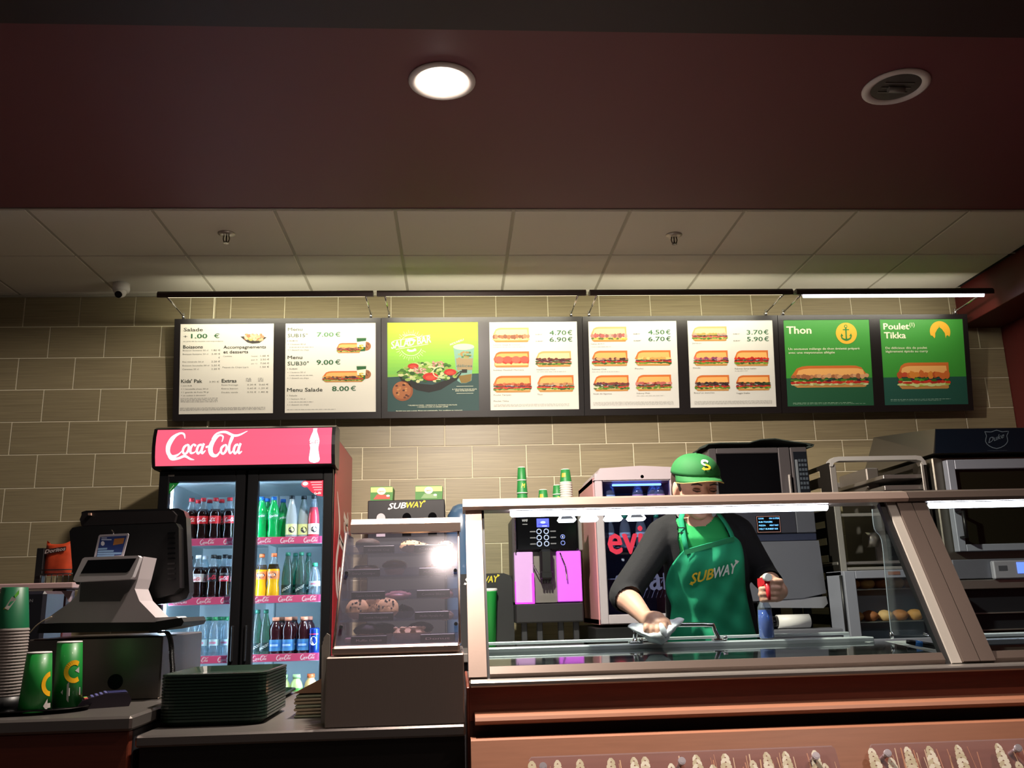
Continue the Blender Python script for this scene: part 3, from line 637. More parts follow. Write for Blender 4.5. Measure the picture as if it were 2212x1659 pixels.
# light bars over the boards
HOUS = mat('light_bar_housing', '#3a2a26', .4, .3)
for i in range(4):
    xa, xb = BX0+BW*i-.008+.012, BX0+BW*(i+1)-.008-.012; xa -= .002
    if i == 3: xb += .0
    t = thing('light_bar', ['slim light bar over the leftmost menu board', 'slim light bar over the salad bar menu board', 'slim light bar over the white sandwich menu board', 'slim glowing light bar over the green menu board at right'][i], 'light bar', ((xa+xb)/2, 4.99, 2.945), group='light bars above the menu boards')
    mb = MB(); hy = 4.985
    mb.prism([(-.03, -.014), (-.034, .010), (-.022, .024), (.03, .024), (.034, .010), (.03, .004), (-.01, .004), (-.02, -.012)], lambda u, v, d: (d, hy+u, 2.953+v), xa, xb); mb.build('housing', HOUS, t)
    z_ = 2.9565 if i < 3 else 2.940
    MB().cyl((xa+.05, hy+.012 if i < 3 else hy+.002, z_), (xb-.05, hy+.012 if i < 3 else hy+.002, z_), .005 if i < 3 else .011, n=12).build('tube_lamp', mat('bar_tube_lit', '#fff8e0', .3, emit=3, ecol='#fff2cc') if i < 3 else mat('bar_tube_bright', '#ffffff', .3, emit=7, ecol='#f2e6ff'), t)
    for x in (xa+.045, xb-.045):
        s_ = .01
        MB().cyl((x, hy+.01, 2.955), (x, 5.315, 2.945), .006, n=8).build('arm', CHROME, t)
        MB().cyl((x, 5.315, 2.92), (x, 5.315, 2.962), .008, n=10).cyl((x, 5.345, 2.92), (x, 5.345, 2.95), .006, n=8).cyl((x, 5.315, 2.94), (x, 5.345, 2.94), .004, n=8).build('bracket', CHROME, t)
# ================================================================ DRINKS FRIDGE
FX0, FX1, FY, FB = -1.505, -.626, 4.62, 5.42
FW_ = mat('fridge_inner_white', '#c9d6da', .35)
t = thing('drinks_fridge', 'tall black two-door glass drinks fridge with a lit red header sign', 'fridge', ((FX0+FX1)/2, 5.0, 0))
FRB = mat('fridge_black', '#09090b', .3)
mb = MB()
mb.box(FX0, FX0+.03, FY+.05, FB, .12, 1.9).box(FX1-.03, FX1, FY+.05, FB, .12, 2.05)
mb.box(FX0, FX1, FB-.04, FB, .12, 1.9).box(FX0, FX1, FY+.05, FB, 1.86, 1.9).box(FX0, FX1, FY+.05, FB, .04, .2).box(FX0, FX0+.03, FY+.05, FB, 1.9, 2.06).box(FX0, FX1, FY+.05, FB, 2.03, 2.07).box(FX0, FX1, FB-.04, FB, 1.9, 2.07)
mb.box(-1.095, -1.037, FY+.046, FY+.062, .2, 1.86)
mb.build('cabinet', FRB, t)
mb = MB(); i0, i1 = FX0+.031, FX1-.031
mb.box(i0, i0+.006, FY+.06, FB-.05, .2, 1.855).box(i1-.006, i1, FY+.06, FB-.05, .2, 1.855).box(i0, i1, FB-.052, FB-.041, .2, 1.855).box(i0, i1, FY+.06, FB-.05, 1.84, 1.855).box(i0, i1, FY+.06, FB-.05, .2, .21)
mb.box(-1.09, -1.04, FB-.09, FB-.052, .21, 1.84, .004)
mb.build('liner', FW_, t)
for k in range(4):
    MB().cyl((FX0+.09+.22*k, FB-.3, .04), (FX0+.09+.22*k, FB-.3, .0), .02).build('foot', BLACK, t) if k in (0, 3) else None
side = Flat(lambda u, v, h: (FX1+.001+h, u, v))
side.rect(FY+.055, .2, FB, 2.06, '#9c2430', 0, 4)
t_side = MB().box(FX1, FX1+.0015, FY+.055, FB, .2, 2.065).build('side_panel', mat('fridge_side_red', '#a32631', .35), t)
fl = Flat(lambda u, v, h: (FX1+.002+h, FY+.12+(.62-v), .45+u), .0004)
cola(fl, 0, 0, 1.35, .6, '#e8d8d4', 1, 4); fl.build('side_logo', PRINTG, t_side)
# header
hd = MB(); hx0, hx1 = -1.522, -.612
def hp(u, v, d): return (d, u, v)
prof = [(4.60, 1.893), (4.56, 1.9), (4.545, 1.95), (4.54, 2.0), (4.545, 2.05), (4.56, 2.095), (4.60, 2.11), (4.72, 2.11), (4.72, 1.893)]
hd.prism(prof, hp, hx0, hx1); hdo = hd.build('header', FRB, t)
hs = [(4.556, 1.905), (4.5435, 1.95), (4.5385, 2.0), (4.5435, 2.05), (4.557, 2.09)]
def hface(u, v, h):
    "u metres from the left edge, v 0..1 upward over the curved sign"
    k = min(max(v, 0), .9999)*4; i = int(k); f = k-i
    return (hx0+.018+u, hs[i][0]*(1-f)+hs[i+1][0]*f-h-.001, hs[i][1]*(1-f)+hs[i+1][1]*f)
mb = MB(); L = hx1-hx0-.036
for i in range(4): mb.add([hface(0, i/4, 0), hface(L, i/4, 0), hface(L, (i+1)/4, 0), hface(0, (i+1)/4, 0)], [(0, 1, 2, 3)])
sgn = mb.build('sign_panel', mat('sign_red_lit', '#b02040', .25, emit=.95, ecol='#e86880'), hdo)
fl = Flat(hface, .001)
cola(fl, .052, .18, .40, .74, '#f4eef8', 1, 4)
fl.build('sign_logo', vcol('print_lit', .4, emit=.7), sgn); fl = Flat(hface, .001)
bx = L-.085
pr = [(.0, .02), (.02, .05), (.027, .12), (.024, .25), (.02, .4), (.023, .5), (.025, .6), (.019, .72), (.011, .85), (.009, .93), (.011, .97), (0, .98)]
pr = crom(pr, 3)
for (ra, za), (rb, zb) in zip(pr, pr[1:]): fl.poly([(bx-ra, za), (bx+ra, za), (bx+rb, zb), (bx-rb, zb)], '#f4eef8', 1)
cola(fl, bx-.026, .52, .052, .1, '#b02040', 2, 2)
fl.build('sign_bottle', vcol('print_lit', .4, emit=.7), sgn)
# doors
for k, (x0, x1, gx0, gx1) in enumerate([(FX0, -1.068, -1.452, -1.121), (-1.064, FX1, -1.006, -.678)]):
    gz0, gz1 = .3, 1.832
    mb = MB(); y0, y1 = FY, FY+.045
    mb.box(x0+.003, gx0, y0, y1, .2, 1.89, .004).box(gx1, x1-.003, y0, y1, .2, 1.89, .004).box(gx0, gx1, y0, y1, gz1, 1.89, .004).box(gx0, gx1, y0, y1, .2, gz0, .004)
    d = mb.build('door', FRB, t)
    MB().box(gx0-.004, gx1+.004, y0+.012, y0+.018, gz0-.004, gz1+.004).build('door_glass', GLASSF, d)
    hx = x1-.03 if k == 0 else x0+.03
    MB().box(hx-.006, hx+.006, y0-.018, y0, .95, 1.12, .004).build('handle', BLACK, d)
    fl = Flat(lambda u, v, h: (u, y0+.011-h, v), .0005)
    if k == 0:
        fl.poly([(gx0, 1.832), (gx0+.05, 1.832), (gx0, 1.772)], '#1f7a38', 1); [fl.poly([(gx0+.004+.005*q, 1.79+.007*q), (gx0+.008+.005*q, 1.794+.007*q), (gx0+.005+.005*q, 1.80+.007*q)], '#dff0d0', 2) for q in range(4)]
        fl.build('door_sticker', PRINTG, d)
        MB().box(gx0-.005, gx0+.025, y0-.002, y0, 1.862, 1.872).build('badge', STEELD, d)
    else:
        f = [(gx1, 1.832), (gx1, 1.745)]+[(gx1-.08-.0*i+.02*math.cos(R(a)), 1.77+.05*math.sin(R(a))) for i, a in enumerate([])]
        fl.poly([(gx1, 1.832), (gx1-.09, 1.832), (gx1-.082, 1.795), (gx1-.06, 1.77), (gx1-.03, 1.752), (gx1, 1.746)], '#b8324a', 1)
        fl.ell(gx1-.092, 1.812, .02, .017, '#c84a60', 2); fl.ell(gx1-.092, 1.814, .014, .01, '#f0e0e4', 3)
        for q in range(4): fl.rect(gx1-.066+.006*q, 1.818-.013*q, gx1-.008, 1.823-.013*q, '#e8a0ac', 2)
        cola(fl, gx1-.045, 1.758, .036, .012, '#ffffff', 3, 2); fl.build('door_sticker', PRINTG, d)
# lamps inside
TUBE = mat('fridge_tube_lit', '#ffffff', .3, emit=50, ecol='#cfe6ff')
for x in (i0+.012, -1.065, i1-.012):
    MB().cyl((x, FY+.085, .35), (x, FY+.085, 1.82), .009, n=10).build('light_tube', TUBE if x != -1.065 else mat('fridge_mid_tube_lit', '#ffffff', .3, emit=40, ecol='#cfe6ff'), t)
SHZ = [1.545, 1.252, .968, .688]
STRIP = mat('price_strip_pink_red', '#d0507a', .35)
for z in SHZ:
    for x0, x1 in ((i0+.03, -1.09), (-1.04, i1-.01)):
        s_ = MB().box(x0, x1, FY+.1, FB-.09, z-.006, z, .001).box(x0, x1, FY+.096, FY+.1, z-.03, z-.002).build('shelf', FW_, t)
        p_ = MB().box(x0, x1, FY+.090, FY+.095, z-.028, z+.008, .001).build('price_strip', STRIP, s_)
        fl = Flat(lambda u, v, h: (u, FY+.0895-h, z+v)); x = x0+.02
        while x < x1-.08: cola(fl, x, -.023, .075, .026, '#f0d8e4', 1, 2); x += .118
        # the lettering stays part of the strip's own mesh level
        lo = fl.build('strip_print', PRINT, s_)

# ---------------------------------------------------------------- bottles
def liq(n, c, rough=.08, em=0): return mat('liquid_'+n, c, rough, coat=.4)
CLEARB = clear('clear_bottle_plastic', '#dcecf2', .9, 1.6, haze=.10)
GREENB = clear('green_bottle_glass', '#3fb8a0', .8, 1.6, haze=.06)
SHAPES = {
 'contour': [(.0, 0), (.024, 0), (.029, .008), (.030, .03), (.026, .06), (.027, .08), (.0305, .11), (.0305, .135), (.026, .16), (.016, .185), (.0125, .198), (.012, .206)],
 'soft': [(0, 0), (.026, 0), (.031, .01), (.031, .04), (.027, .07), (.029, .09), (.031, .12), (.030, .14), (.024, .165), (.015, .185), (.0125, .198), (.012, .206)],
 'taper': [(0, 0), (.026, 0), (.029, .006), (.029, .09), (.027, .12), (.021, .16), (.014, .19), (.0115, .202), (.0115, .21)],
 'round': [(0, 0), (.025, 0), (.029, .008), (.029, .1), (.026, .13), (.02, .15), (.013, .165), (.0125, .18)],
 'wide': [(0, 0), (.027, 0), (.032, .008), (.032, .075), (.029, .085), (.032, .1), (.032, .125), (.027, .145), (.018, .158), (.0165, .17)],
}
def bottle(name, shape, body, capc, label, lz, lcol, pr=None, capr=.0145, fill=None, top=None, h=1.0):
    t = thing(name, label, 'bottle')
    prof = [(r, z*h) for r, z in SHAPES[shape]]; zt = prof[-1][1]
    if fill is None: MB().lathe(0, 0, prof, 20).build('bottle_body', body, t, True)
    else:
        lo = [p for p in prof if p[1] <= fill]; hi = [p for p in prof if p[1] >= fill-.03]
        MB().lathe(0, 0, lo, 20).build('bottle_body', body, t, True); MB().lathe(0, 0, hi, 20, caps=False).build('bottle_neck', top or CLEARB, t, True)
    MB().cyl((0, 0, zt-.004), (0, 0, zt+.014), capr, capr*.95, n=18).build('cap', mat('cap_'+capc[1:], capc, .4), t, True)
    if lz:
        z0, z1 = lz
        def rr(z):
            for (ra, za), (rb, zb) in zip(prof, prof[1:]):
                if za <= z <= zb: return ra+(rb-ra)*(z-za)/max(zb-za, 1e-6)
            return .03
        N = 5; ls = [(rr(z0+(z1-z0)*i/N)+.0006, z0+(z1-z0)*i/N) for i in range(N+1)]
        lb = MB().lathe(0, 0, ls, 20, caps=False).build('label_band', mat('label_'+lcol[1:], lcol, .4), t, True)
        if pr:
            fl = Flat(lambda u, v, hh: ((rr(z0+v)+.0012+hh)*math.sin(u/.03), -(rr(z0+v)+.0012+hh)*math.cos(u/.03), z0+v), .0003)
            pr(fl, z1-z0); fl.build('label_print', PRINTG, lb, True)
    return t
def pcola(c): return lambda f, H: cola(f, -.024, H*.2, .05, H*.55, c, 1, 2)
def pcolb(c1, c2):
    def g(f, H): f.rect(-.03, 0, .03, H*.62, c2, .5, 6); cola(f, -.024, H*.12, .05, H*.45, c1, 1, 2); f.text(-.018, H*.78, 'ZERO', H*.14, '#c8c8c8', 1, .018)
    return g
def psprite(f, H): f.text(-.022, H*.25, 'Sprite', H*.42, '#e8f4ff', 2, .022, .03, .2, .15); f.poly([(-.028, H*.15), (.028, H*.5), (.028, H*.8), (-.028, H*.45)], '#2a6ac8', 1)
def pfin(f, H): f.ell(.008, H*.45, .016, .016, '#1a1c22', 1); f.text(-.004, H*.4, 'FINLEY', .007, '#e8e8e0', 2, .02)
def pfanta(f, H): f.ell(0, H*.5, .022, .014, '#1c2a5a', 1); f.text(-.018, H*.38, 'FANTA', .012, '#f6f0e0', 2, .018, .03)
def pbad(f, H): f.text(-.022, H*.1, 'BADOIT', H*.36, '#dfe8ea', 1, .024, .01, 0, .5)
def pevi(f, H): f.text(-.016, H*.3, 'evian', H*.5, '#e04a78', 1, .016, .02)
def pice(f, H): f.rect(-.03, H*.3, .03, H*.75, '#3c78c8', 1, 6); f.rect(-.02, H*.42, .018, H*.6, '#a8c8f0', 2, 4)
def pgreen(f, H): f.rect(-.02, H*.35, .02, H*.8, '#e8f0d8', 1, 4); f.text(-.016, H*.5, 'Minute', H*.2, '#2a4a3a', 2, .016, .02); f.text(-.014, H*.38, 'Maid', H*.12, '#2a4a3a', 2, .014, .02)
COLAL = liq('cola', '#1c0d0c')
P_ = {}
P_['cola'] = bottle('soda_bottle', 'contour', COLAL, '#c8202c', '', (.085, .125), '#c4242e', pcola('#f6e8e8'), fill=.17)
P_['light'] = bottle('soda_bottle', 'contour', COLAL, '#e4e6ea', '', (.085, .125), '#c8c8d0', pcolb('#c8203a', '#f0d8dc'), fill=.16)
P_['zero'] = bottle('soda_bottle', 'contour', COLAL, '#141418', '', (.085, .128), '#1a1a1e', pcola('#c83048'), fill=.16)
P_['zero2'] = bottle('soda_bottle', 'contour', COLAL, '#141418', '', (.085, .128), '#1c1a1e', pcolb('#f0e8e8', '#c82a40'), fill=.16)
P_['water'] = bottle('water_bottle', 'round', CLEARB, '#1f7a4a', '', (.055, .085), '#a8c8d8', pevi)
P_['sprite'] = bottle('lemonade_bottle', 'contour', mat('green_soda', '#12a050', .1, coat=.5), '#2a78d8', '', (.1, .135), '#1a9a58', psprite)
P_['lemon'] = bottle('lemonade_bottle', 'taper', clear('cloudy_bottle', '#c8d8c8', .8, 1.5, haze=.35), '#23262a', '', (.02, .075), '#dcdc9a', pfin)
P_['pink'] = bottle('lemonade_bottle', 'taper', liq('pink', '#c83a4a'), '#23262a', '', (.02, .075), '#ead8d4', pfin, fill=.18)
P_['orange'] = bottle('orangeade_bottle', 'soft', liq('orange', '#e8b020'), '#f07a48', '', (.09, .13), '#e88a50', pfanta, fill=.165)
P_['badoit'] = bottle('mineral_water_bottle', 'taper', GREENB, '#23705c', '', (.02, .06), '#20383a', pbad, capr=.013)
P_['small'] = bottle('water_bottle', 'round', CLEARB, '#2a8a6a', '', (.05, .075), '#b8d0dc', pevi, h=.85)
P_['ice'] = bottle('iced_tea_bottle', 'wide', liq('tea', '#32141a'), '#e0967a', '', (.02, .075), '#4a88c4', pice, capr=.019)
P_['juice'] = bottle('juice_bottle', 'wide', liq('pulp', '#c8dc9a', .3), '#b8e0a8', '', (.03, .12), '#5aa04a', pgreen, capr=.02)
P_['oj'] = bottle('juice_bottle', 'wide', liq('oj', '#e8c890', .3), '#d86a3a', '', (.03, .11), '#e8d8a0', None, capr=.02)
can = thing('soda_can', '', 'can')
MB().lathe(0, 0, [(.022, 0), (.026, .006), (.0265, .12), (.022, .128), (.02, .126)], 22).build('can_body', mat('can_blue', '#1c3c9c', .25, .5), can, True)
fl = Flat(lambda u, v, h: ((.027+h)*math.sin(u/.0265), -(.027+h)*math.cos(u/.0265), v), .0003)
fl.ell(.0, .065, .018, .022, '#e6e8f0', 1); fl.text(-.015, .058, 'ORA', .014, '#1c3c9c', 2, .015, .02, .2); fl.rect(-.025, .095, .025, .1, '#c8304a', 1, 4); fl.build('can_print', PRINTG, can, True)
P_['can'] = can
used = set(); order = ['leftmost', 'second from the left', 'third from the left', 'fourth from the left', 'fifth from the left', 'sixth', 'seventh']
def put(key, x, ypx, si, back=0, label='', group='', D=4.765, rot=0):
    D = D+back*.075
    p = at(x, ypx, D)
    o = P_[key] if key not in used else copy_tree(P_[key]); used.add(key)
    if rot: o.rotation_euler.z = rot
    o.location = (p.x, D, SHZ[si]+.0005); o['label'] = label; o['group'] = group
G_ = 'bottles in the drinks fridge'
W4 = ['leftmost', 'second', 'third', 'rightmost']
for i, x in enumerate([413, 438, 465, 495]): put('cola', x, 1110, 0, 0, f'red-capped cola bottle, {W4[i]} of the front row on the top left shelf', G_, rot=[.1, 0, -.5, .4][i])
for i, x in enumerate([427, 452, 478]): put('cola', x, 1110, 0, 1, f'red-capped cola bottle in the row behind, {["left", "middle", "right"][i]} one, top left shelf', G_)
put('light', 427, 1240, 1, 0, 'white-capped cola bottle with a silver label on the second left shelf', G_)
put('zero', 460, 1240, 1, 0, 'black-capped cola bottle with a black label on the second left shelf', G_)
put('zero2', 485, 1240, 1, 0, 'black-capped cola bottle with black and red label beside the door edge', G_)
put('light', 442, 1240, 1, 1, 'white-capped bottle standing behind the silver-labelled cola bottle', G_)
put('zero', 409, 1240, 1, 1, 'black-capped cola bottle behind the monitor edge on second left shelf', G_)
put('zero', 471, 1240, 1, 1, 'black-capped cola bottle behind the two black-labelled ones, left of them', G_); put('zero2', 497, 1240, 1, 1, 'black-capped cola bottle at the back, second left shelf, by the door edge', G_)
for i, x in enumerate([414, 436, 463, 487]): put('water', x, 1370, 2, 0, f'green-capped clear water bottle, {W4[i]} in front on third left shelf', G_)
for i, x in enumerate([426, 450, 475]): put('water', x, 1370, 2, 1, f'green-capped clear water bottle in the back row, {["left", "middle", "right"][i]}, third left shelf', G_)
put('sprite', 565, 1110, 0, 0, 'green lemonade bottle with blue cap against the door edge, top right shelf', G_); put('sprite', 591, 1110, 0, 0, 'green lemonade bottle with blue cap, fully visible, top right shelf', G_, rot=.2)
put('sprite', 577, 1110, 0, 1, 'green lemonade bottle seen between the two front green ones', G_); put('sprite', 611, 1110, 0, 1.6, 'green lemonade bottle at the back beside the yellow-labelled bottle', G_)
put('lemon', 630, 1110, 0, 0, 'clear bottle with yellow label and black cap, left one of two', G_); put('lemon', 656, 1110, 0, .3, 'clear bottle with yellow label and black cap, right one of two', G_); put('pink', 678, 1110, 0, 0, 'pink drink bottle with white label under the red sticker', G_)
put('orange', 565, 1240, 1, .3, 'orange soda bottle against the door edge, second right shelf', G_); put('orange', 591, 1240, 1, -.2, 'bright orange soda bottle fully visible on second right shelf', G_, rot=-.15)
for i, (x, b) in enumerate([(621, 0), (650, 0), (637, 1), (666, 1)]): put('badoit', x, 1240, 1, b, 'green glass mineral water bottle, '+['front left', 'front right', 'back left', 'back right'][i]+' of four, second right shelf', G_)
put('small', 680, 1240, 1, -.2, 'short clear water bottle at the right end, second right shelf', G_)
put('badoit', 555, 1370, 2, 0, 'green glass mineral water bottle at the door edge, third right shelf', G_); put('badoit', 573, 1370, 2, 0, 'green glass mineral water bottle beside the iced tea, third right shelf', G_)
for i, (x, b) in enumerate([(595, 0), (622, 0), (656, 0), (607, 1), (634, 1), (667, 1)]): put('ice', x, 1370, 2, b, 'dark iced tea bottle, '+['front left', 'front middle', 'front right', 'back left', 'back middle', 'back right'][i]+', third right shelf', G_)
put('can', 679, 1370, 2, -.25, 'blue soda can beside the iced tea bottles', 'cans in the drinks fridge')
put('juice', 614, 1450, 3, 0, 'green-labelled juice bottle behind the tray stack, left of two', G_); put('juice', 641, 1450, 3, 0, 'green-labelled juice bottle, right of two on the lowest visible shelf', G_); put('oj', 672, 1450, 3, .2, 'orange-topped juice bottle on the lowest visible shelf', G_)
# ================================================================ BACK COUNTER AND ITS MACHINES
def bx(name, m, t, x0, x1, y0, y1, z0, z1, b=.003): return MB().box(x0, x1, y0, y1, z0, z1, b).build(name, m, t)
t = thing('back_counter', 'long stainless steel back counter along the tiled wall', 'counter', (.9, 4.8, 0))
bx('worktop', STEEL, t, -.55, 1.83, 4.35, 5.48, .93, .97); bx('cabinet_body', DARK, t, -.53, 1.825, 4.4, 5.45, 0, .93)
BZ = .97
# lid and cutlery dispenser with tea boxes
t = thing('cutlery_dispenser', 'black dispenser box lettered SUBWAY with round-topped slots', 'dispenser', (-.275, 5.05, BZ))
dx0, dx1, dz1 = -.482, -.062, 1.757; Y0 = 4.95
bx('dispenser_body', mat('dispenser_black', '#15141a', .45), t, dx0, dx1, Y0, 5.25, BZ, dz1, .004)
fl = Flat(lambda u, v, h: (u, Y0-h-.0005, v)); subway(fl, -.37, 1.708, -.165, .033, '#d8d4d8', '#c9b92c', 1, .045); fl.build('dispenser_logo', PRINT, t)
for k, x in enumerate((-.41, -.27, -.13)):
    mb = MB(); mb.prism([(x-.024, 1.56), (x+.024, 1.56), (x+.024, 1.66)]+[(x+.024*math.cos(R(a)), 1.66+.026*math.sin(R(a))) for a in range(20, 180, 20)]+[(x-.024, 1.66)], lambda u, v, d: (u, d, v), Y0-.002, Y0-.001)
    mb.build('slot', BLACKG if k else mat('slot_white', '#b9aeb4', .5), t)
    if k == 0: MB().blob((x, Y0-.003, 1.625), .02, .006, .028, 12, 6, '#2a2024').build('slot_dark_lid', BLACK, t)  # dark rounded piece over the first slot
for x in (-.42, -.25, -.1):
    pass
def teabox(x0, x1, label, c2):
    t = thing('tea_box', label, 'box', ((x0+x1)/2, 5.02, dz1+.001), group='tea boxes on the dispenser')
    o = MB().prism([(x0+.012, dz1+.001), (x1-.004, dz1+.001), (x1, dz1+.07), (x1-.01, dz1+.078), (x0+.012, dz1+.078)], lambda u, v, d: (u, d, v), 4.965, 5.1).build('carton', mat('tea_green', '#3f7a34', .5), t)
    fl = Flat(lambda u, v, h: (u, 4.9645-h, v)); z = dz1
    fl.rect(x0+.014, z+.046, x1-.004, z+.074, '#b9c878', 1); fl.ell((x0+x1)/2+.004, z+.052, .024, .02, '#f0e6c4', 2); fl.text((x0+x1)/2-.011, z+.048, 'Lipton', .008, '#b02a2a', 3, (x0+x1)/2+.018, .02)
    fl.poly([((x0+x1)/2-.04, z+.008), ((x0+x1)/2+.05, z+.008), ((x0+x1)/2+.05, z+.03), ((x0+x1)/2-.02, z+.034)], c2, 2); fl.ell((x0+x1)/2+.04, z+.026, .01, .006, '#f0f0e0', 3, 8)
    fl.build('carton_print', PRINT, t)
teabox(-.482, -.345, 'green and pale tea box with red print, left on the black dispenser', '#c04a3c'); teabox(-.236, -.073, 'wider green tea box, right on the black dispenser', '#7a9a6a')
# blue bin lid
t = thing('water_jug', 'blue rounded water jug behind the glass case end post', 'jug', (.03, 5.2, BZ))
MB().lathe(.03, 5.2, [(.085, 0), (.09, .02), (.09, .62), (.08, .72), (.05, .77), (.02, .785)], 28, z0=BZ).build('jug_body', mat('jug_blue', '#3f5a78', .3, coat=.3), t)
# soap dispenser on the wall
t = thing('soap_dispenser', 'grey wall soap dispenser beside the coffee machine', 'dispenser', (.095, 5.4, 1.3))
bx('soap_body', GREY, t, .03, .12, 5.36, 5.48, 1.32, 1.66, .02); MB().blob((.085, 5.36, 1.38), .045, .03, .1, 16, 8).build('push_lever', WHITEP, t)
bx('clear_front', mat('soap_grey', '#77787c', .3), t, .05, .11, 5.345, 5.36, 1.5, 1.62, .005)
# black bag and green cup
t = thing('coffee_box', 'black box lettered SUBWAY left of the coffee machine', 'box', (.2, 4.95, BZ))
mb = MB(); mb.prism([(.02, BZ), (.3, BZ), (.3, 1.3), (.285, 1.335), (.25, 1.348), (.02, 1.348)], lambda u, v, d: (u, d, v), 4.88, 5.08); mb.build('box_body', mat('bag_black', '#101014', .55), t)
fl = Flat(lambda u, v, h: (u, 4.879-h, v)); subway(fl, .04, 1.295, .23, .035, '#d8d4d8', '#c9b92c', 1, .05); fl.build('box_logo', PRINT, t)
t = thing('paper_cup', 'green paper cup with white rim in front of the black box', 'cup', (.17, 4.84, BZ))
MB().lathe(.17, 4.84, [(.028, 0), (.04, .28), (.043, .285)], 20, z0=BZ).build('cup_body', mat('cup_green', '#0f8a34', .5), t); MB().lathe(.17, 4.84, [(.041, .285), (.045, .29), (.041, .3)], 20, z0=BZ, caps=False).build('rim', WHITEP, t)
# coffee machine
t = thing('coffee_machine', 'black coffee machine with magenta lit side panels and six ring buttons', 'coffee machine', (.48, 4.95, BZ))
cx0, cx1, cy = .3, .65, 4.75
mb = MB()
for x in (cx0+.03, cx1-.05, cx1-.13, cx0+.11): mb.box(x, x+.03, cy+.02, cy+.05, BZ, 1.11, .003)
mb.box(cx0, cx1, cy, cy+.4, BZ, BZ+.02, .003); mb.build('stand', DARK, t)
bx('drip_base', mat('base_dark', '#1e1c20', .5), t, cx0-.002, cx1, cy-.03, cy+.38, 1.09, 1.185, .006)
bx('housing', mat('coffee_side', '#4a4648', .4), t, cx0-.005, cx1+.004, cy+.03, cy+.4, 1.185, 1.64, .012)
bx('front_head', BLACKG, t, cx0+.012, cx1-.01, cy-.02, cy+.03, 1.452, 1.64, .01)
bx('side_trim', CHROME, t, cx0+.004, cx0+.012, cy-.022, cy+.03, 1.44, 1.64, .003); bx('side_trim', STEEL, t, cx1-.01, cx1+.012, cy-.022, cy+.03, 1.452, 1.64, .003)
MAG = mat('magenta_lit_panel', '#c060d8', .35, emit=.6, ecol='#c03cd4'); MAGL = mat('pale_magenta_panel', '#b890c0', .35, emit=.38, ecol='#c288cc'); MAGE = mat('magenta_edge_light', '#ff30ff', .3, emit=2.2, ecol='#e030f0')
bx('lit_panel', MAGL, t, cx0, cx0+.098, cy-.01, cy+.03, 1.19, 1.45, .004); bx('lit_panel', MAG, t, cx1-.128, cx1, cy-.01, cy+.03, 1.19, 1.45, .004)
bx('edge_light', MAGE, t, cx0, cx0+.004, cy-.014, cy-.008, 1.19, 1.3, 0); bx('edge_light', MAGE, t, cx0+.088, cx0+.1, cy-.014, cy-.008, 1.192, 1.34, 0); bx('edge_light', MAGE, t, cx0, cx0+.1, cy-.014, cy-.009, 1.186, 1.192, 0)
bx('recess', STEELD, t, cx0+.098, cx1-.128, cy+.02, cy+.03, 1.19, 1.45, 0)
bx('spout', BLACK, t, cx0+.132, cx0+.198, cy-.045, cy+.02, 1.31, 1.46, .012)
mb = MB()
for k in range(4): mb.cyl((cx0+.142+.014*k, cy-.03, 1.285), (cx0+.142+.014*k, cy-.03, 1.315), .006, n=8)
mb.box(cx0+.13, cx0+.2, cy-.05, cy+.01, 1.305, 1.35, .01); mb.build('spout_nozzles', BLACK, t)
MB().tube([(cx1-.11, cy-.015, 1.44), (cx1-.1, cy-.03, 1.41), (cx1-.085, cy-.03, 1.37), (cx1-.08, cy-.03, 1.3)], .004).build('steam_wand', CHROME, t)
MB().tube([(cx0+.095, cy-.01, 1.39), (cx0+.11, cy-.02, 1.36), (cx0+.125, cy-.02, 1.33)], .003).build('milk_tube', CHROME, t)
dsp = bx('display', mat('lcd_blue', '#3a3af0', .2, emit=1.6, ecol='#5a64f8'), t, .422, .487, cy-.024, cy-.02, 1.575, 1.62, .001)
fl = Flat(lambda u, v, h: (u, cy-.0245-h, v)); fl.ell(.455, 1.6, .014, .007, '#9aa8ff', 1); fl.rect(.43, 1.588, .48, 1.592, '#2222b0', 1); fl.rect(.45, 1.579, .475, 1.582, '#c8ccff', 1); fl.build('display_print', vcol('lcd_print', .3, emit=1), dsp)
for i in range(2):
    for j in range(3):
        b = MB(); c = Vector((.433+.038*i, cy-.0225, 1.553-.032*j)); b.lathe(0, 0, [(.0095, 0), (.0135, .003), (.0145, 0)], 18, caps=False)
        b.v = [(c.x+v[0], c.y-v[2], c.z+v[1]) for v in b.v]; b.build('button', mat('ring_button', '#9aa4c0', .3, emit=.5, ecol='#8a9ac8'), t)
for j in range(2):
    b = MB(); c = Vector((.557, cy-.0225, 1.523-.032*j)); b.lathe(0, 0, [(.0085, 0), (.0115, .003), (.0125, 0)], 18, caps=False); b.v = [(c.x+v[0], c.y-v[2], c.z+v[1]) for v in b.v]; b.build('button', mat('ring_button2', '#6a78c0', .3, emit=.4), t)
fl = Flat(lambda u, v, h: (u, cy-.0212-h, v)); fl.text(.345, 1.605, 'WMF', .014, '#a8a8b0', 1, .375, .02); fl.rect(.347, 1.59, .373, 1.594, '#77777c', 1)
for j in range(3): fl.rect(.385, 1.55-.032*j, .415, 1.556-.032*j, '#6a6a70', 1); fl.rect(.492, 1.55-.032*j, .522, 1.556-.032*j, '#6a6a70', 1)
fl.ell(.557, 1.523, .003, .006, '#c8d0ff', 1, 8)
fl.build('head_print', PRINT, t)
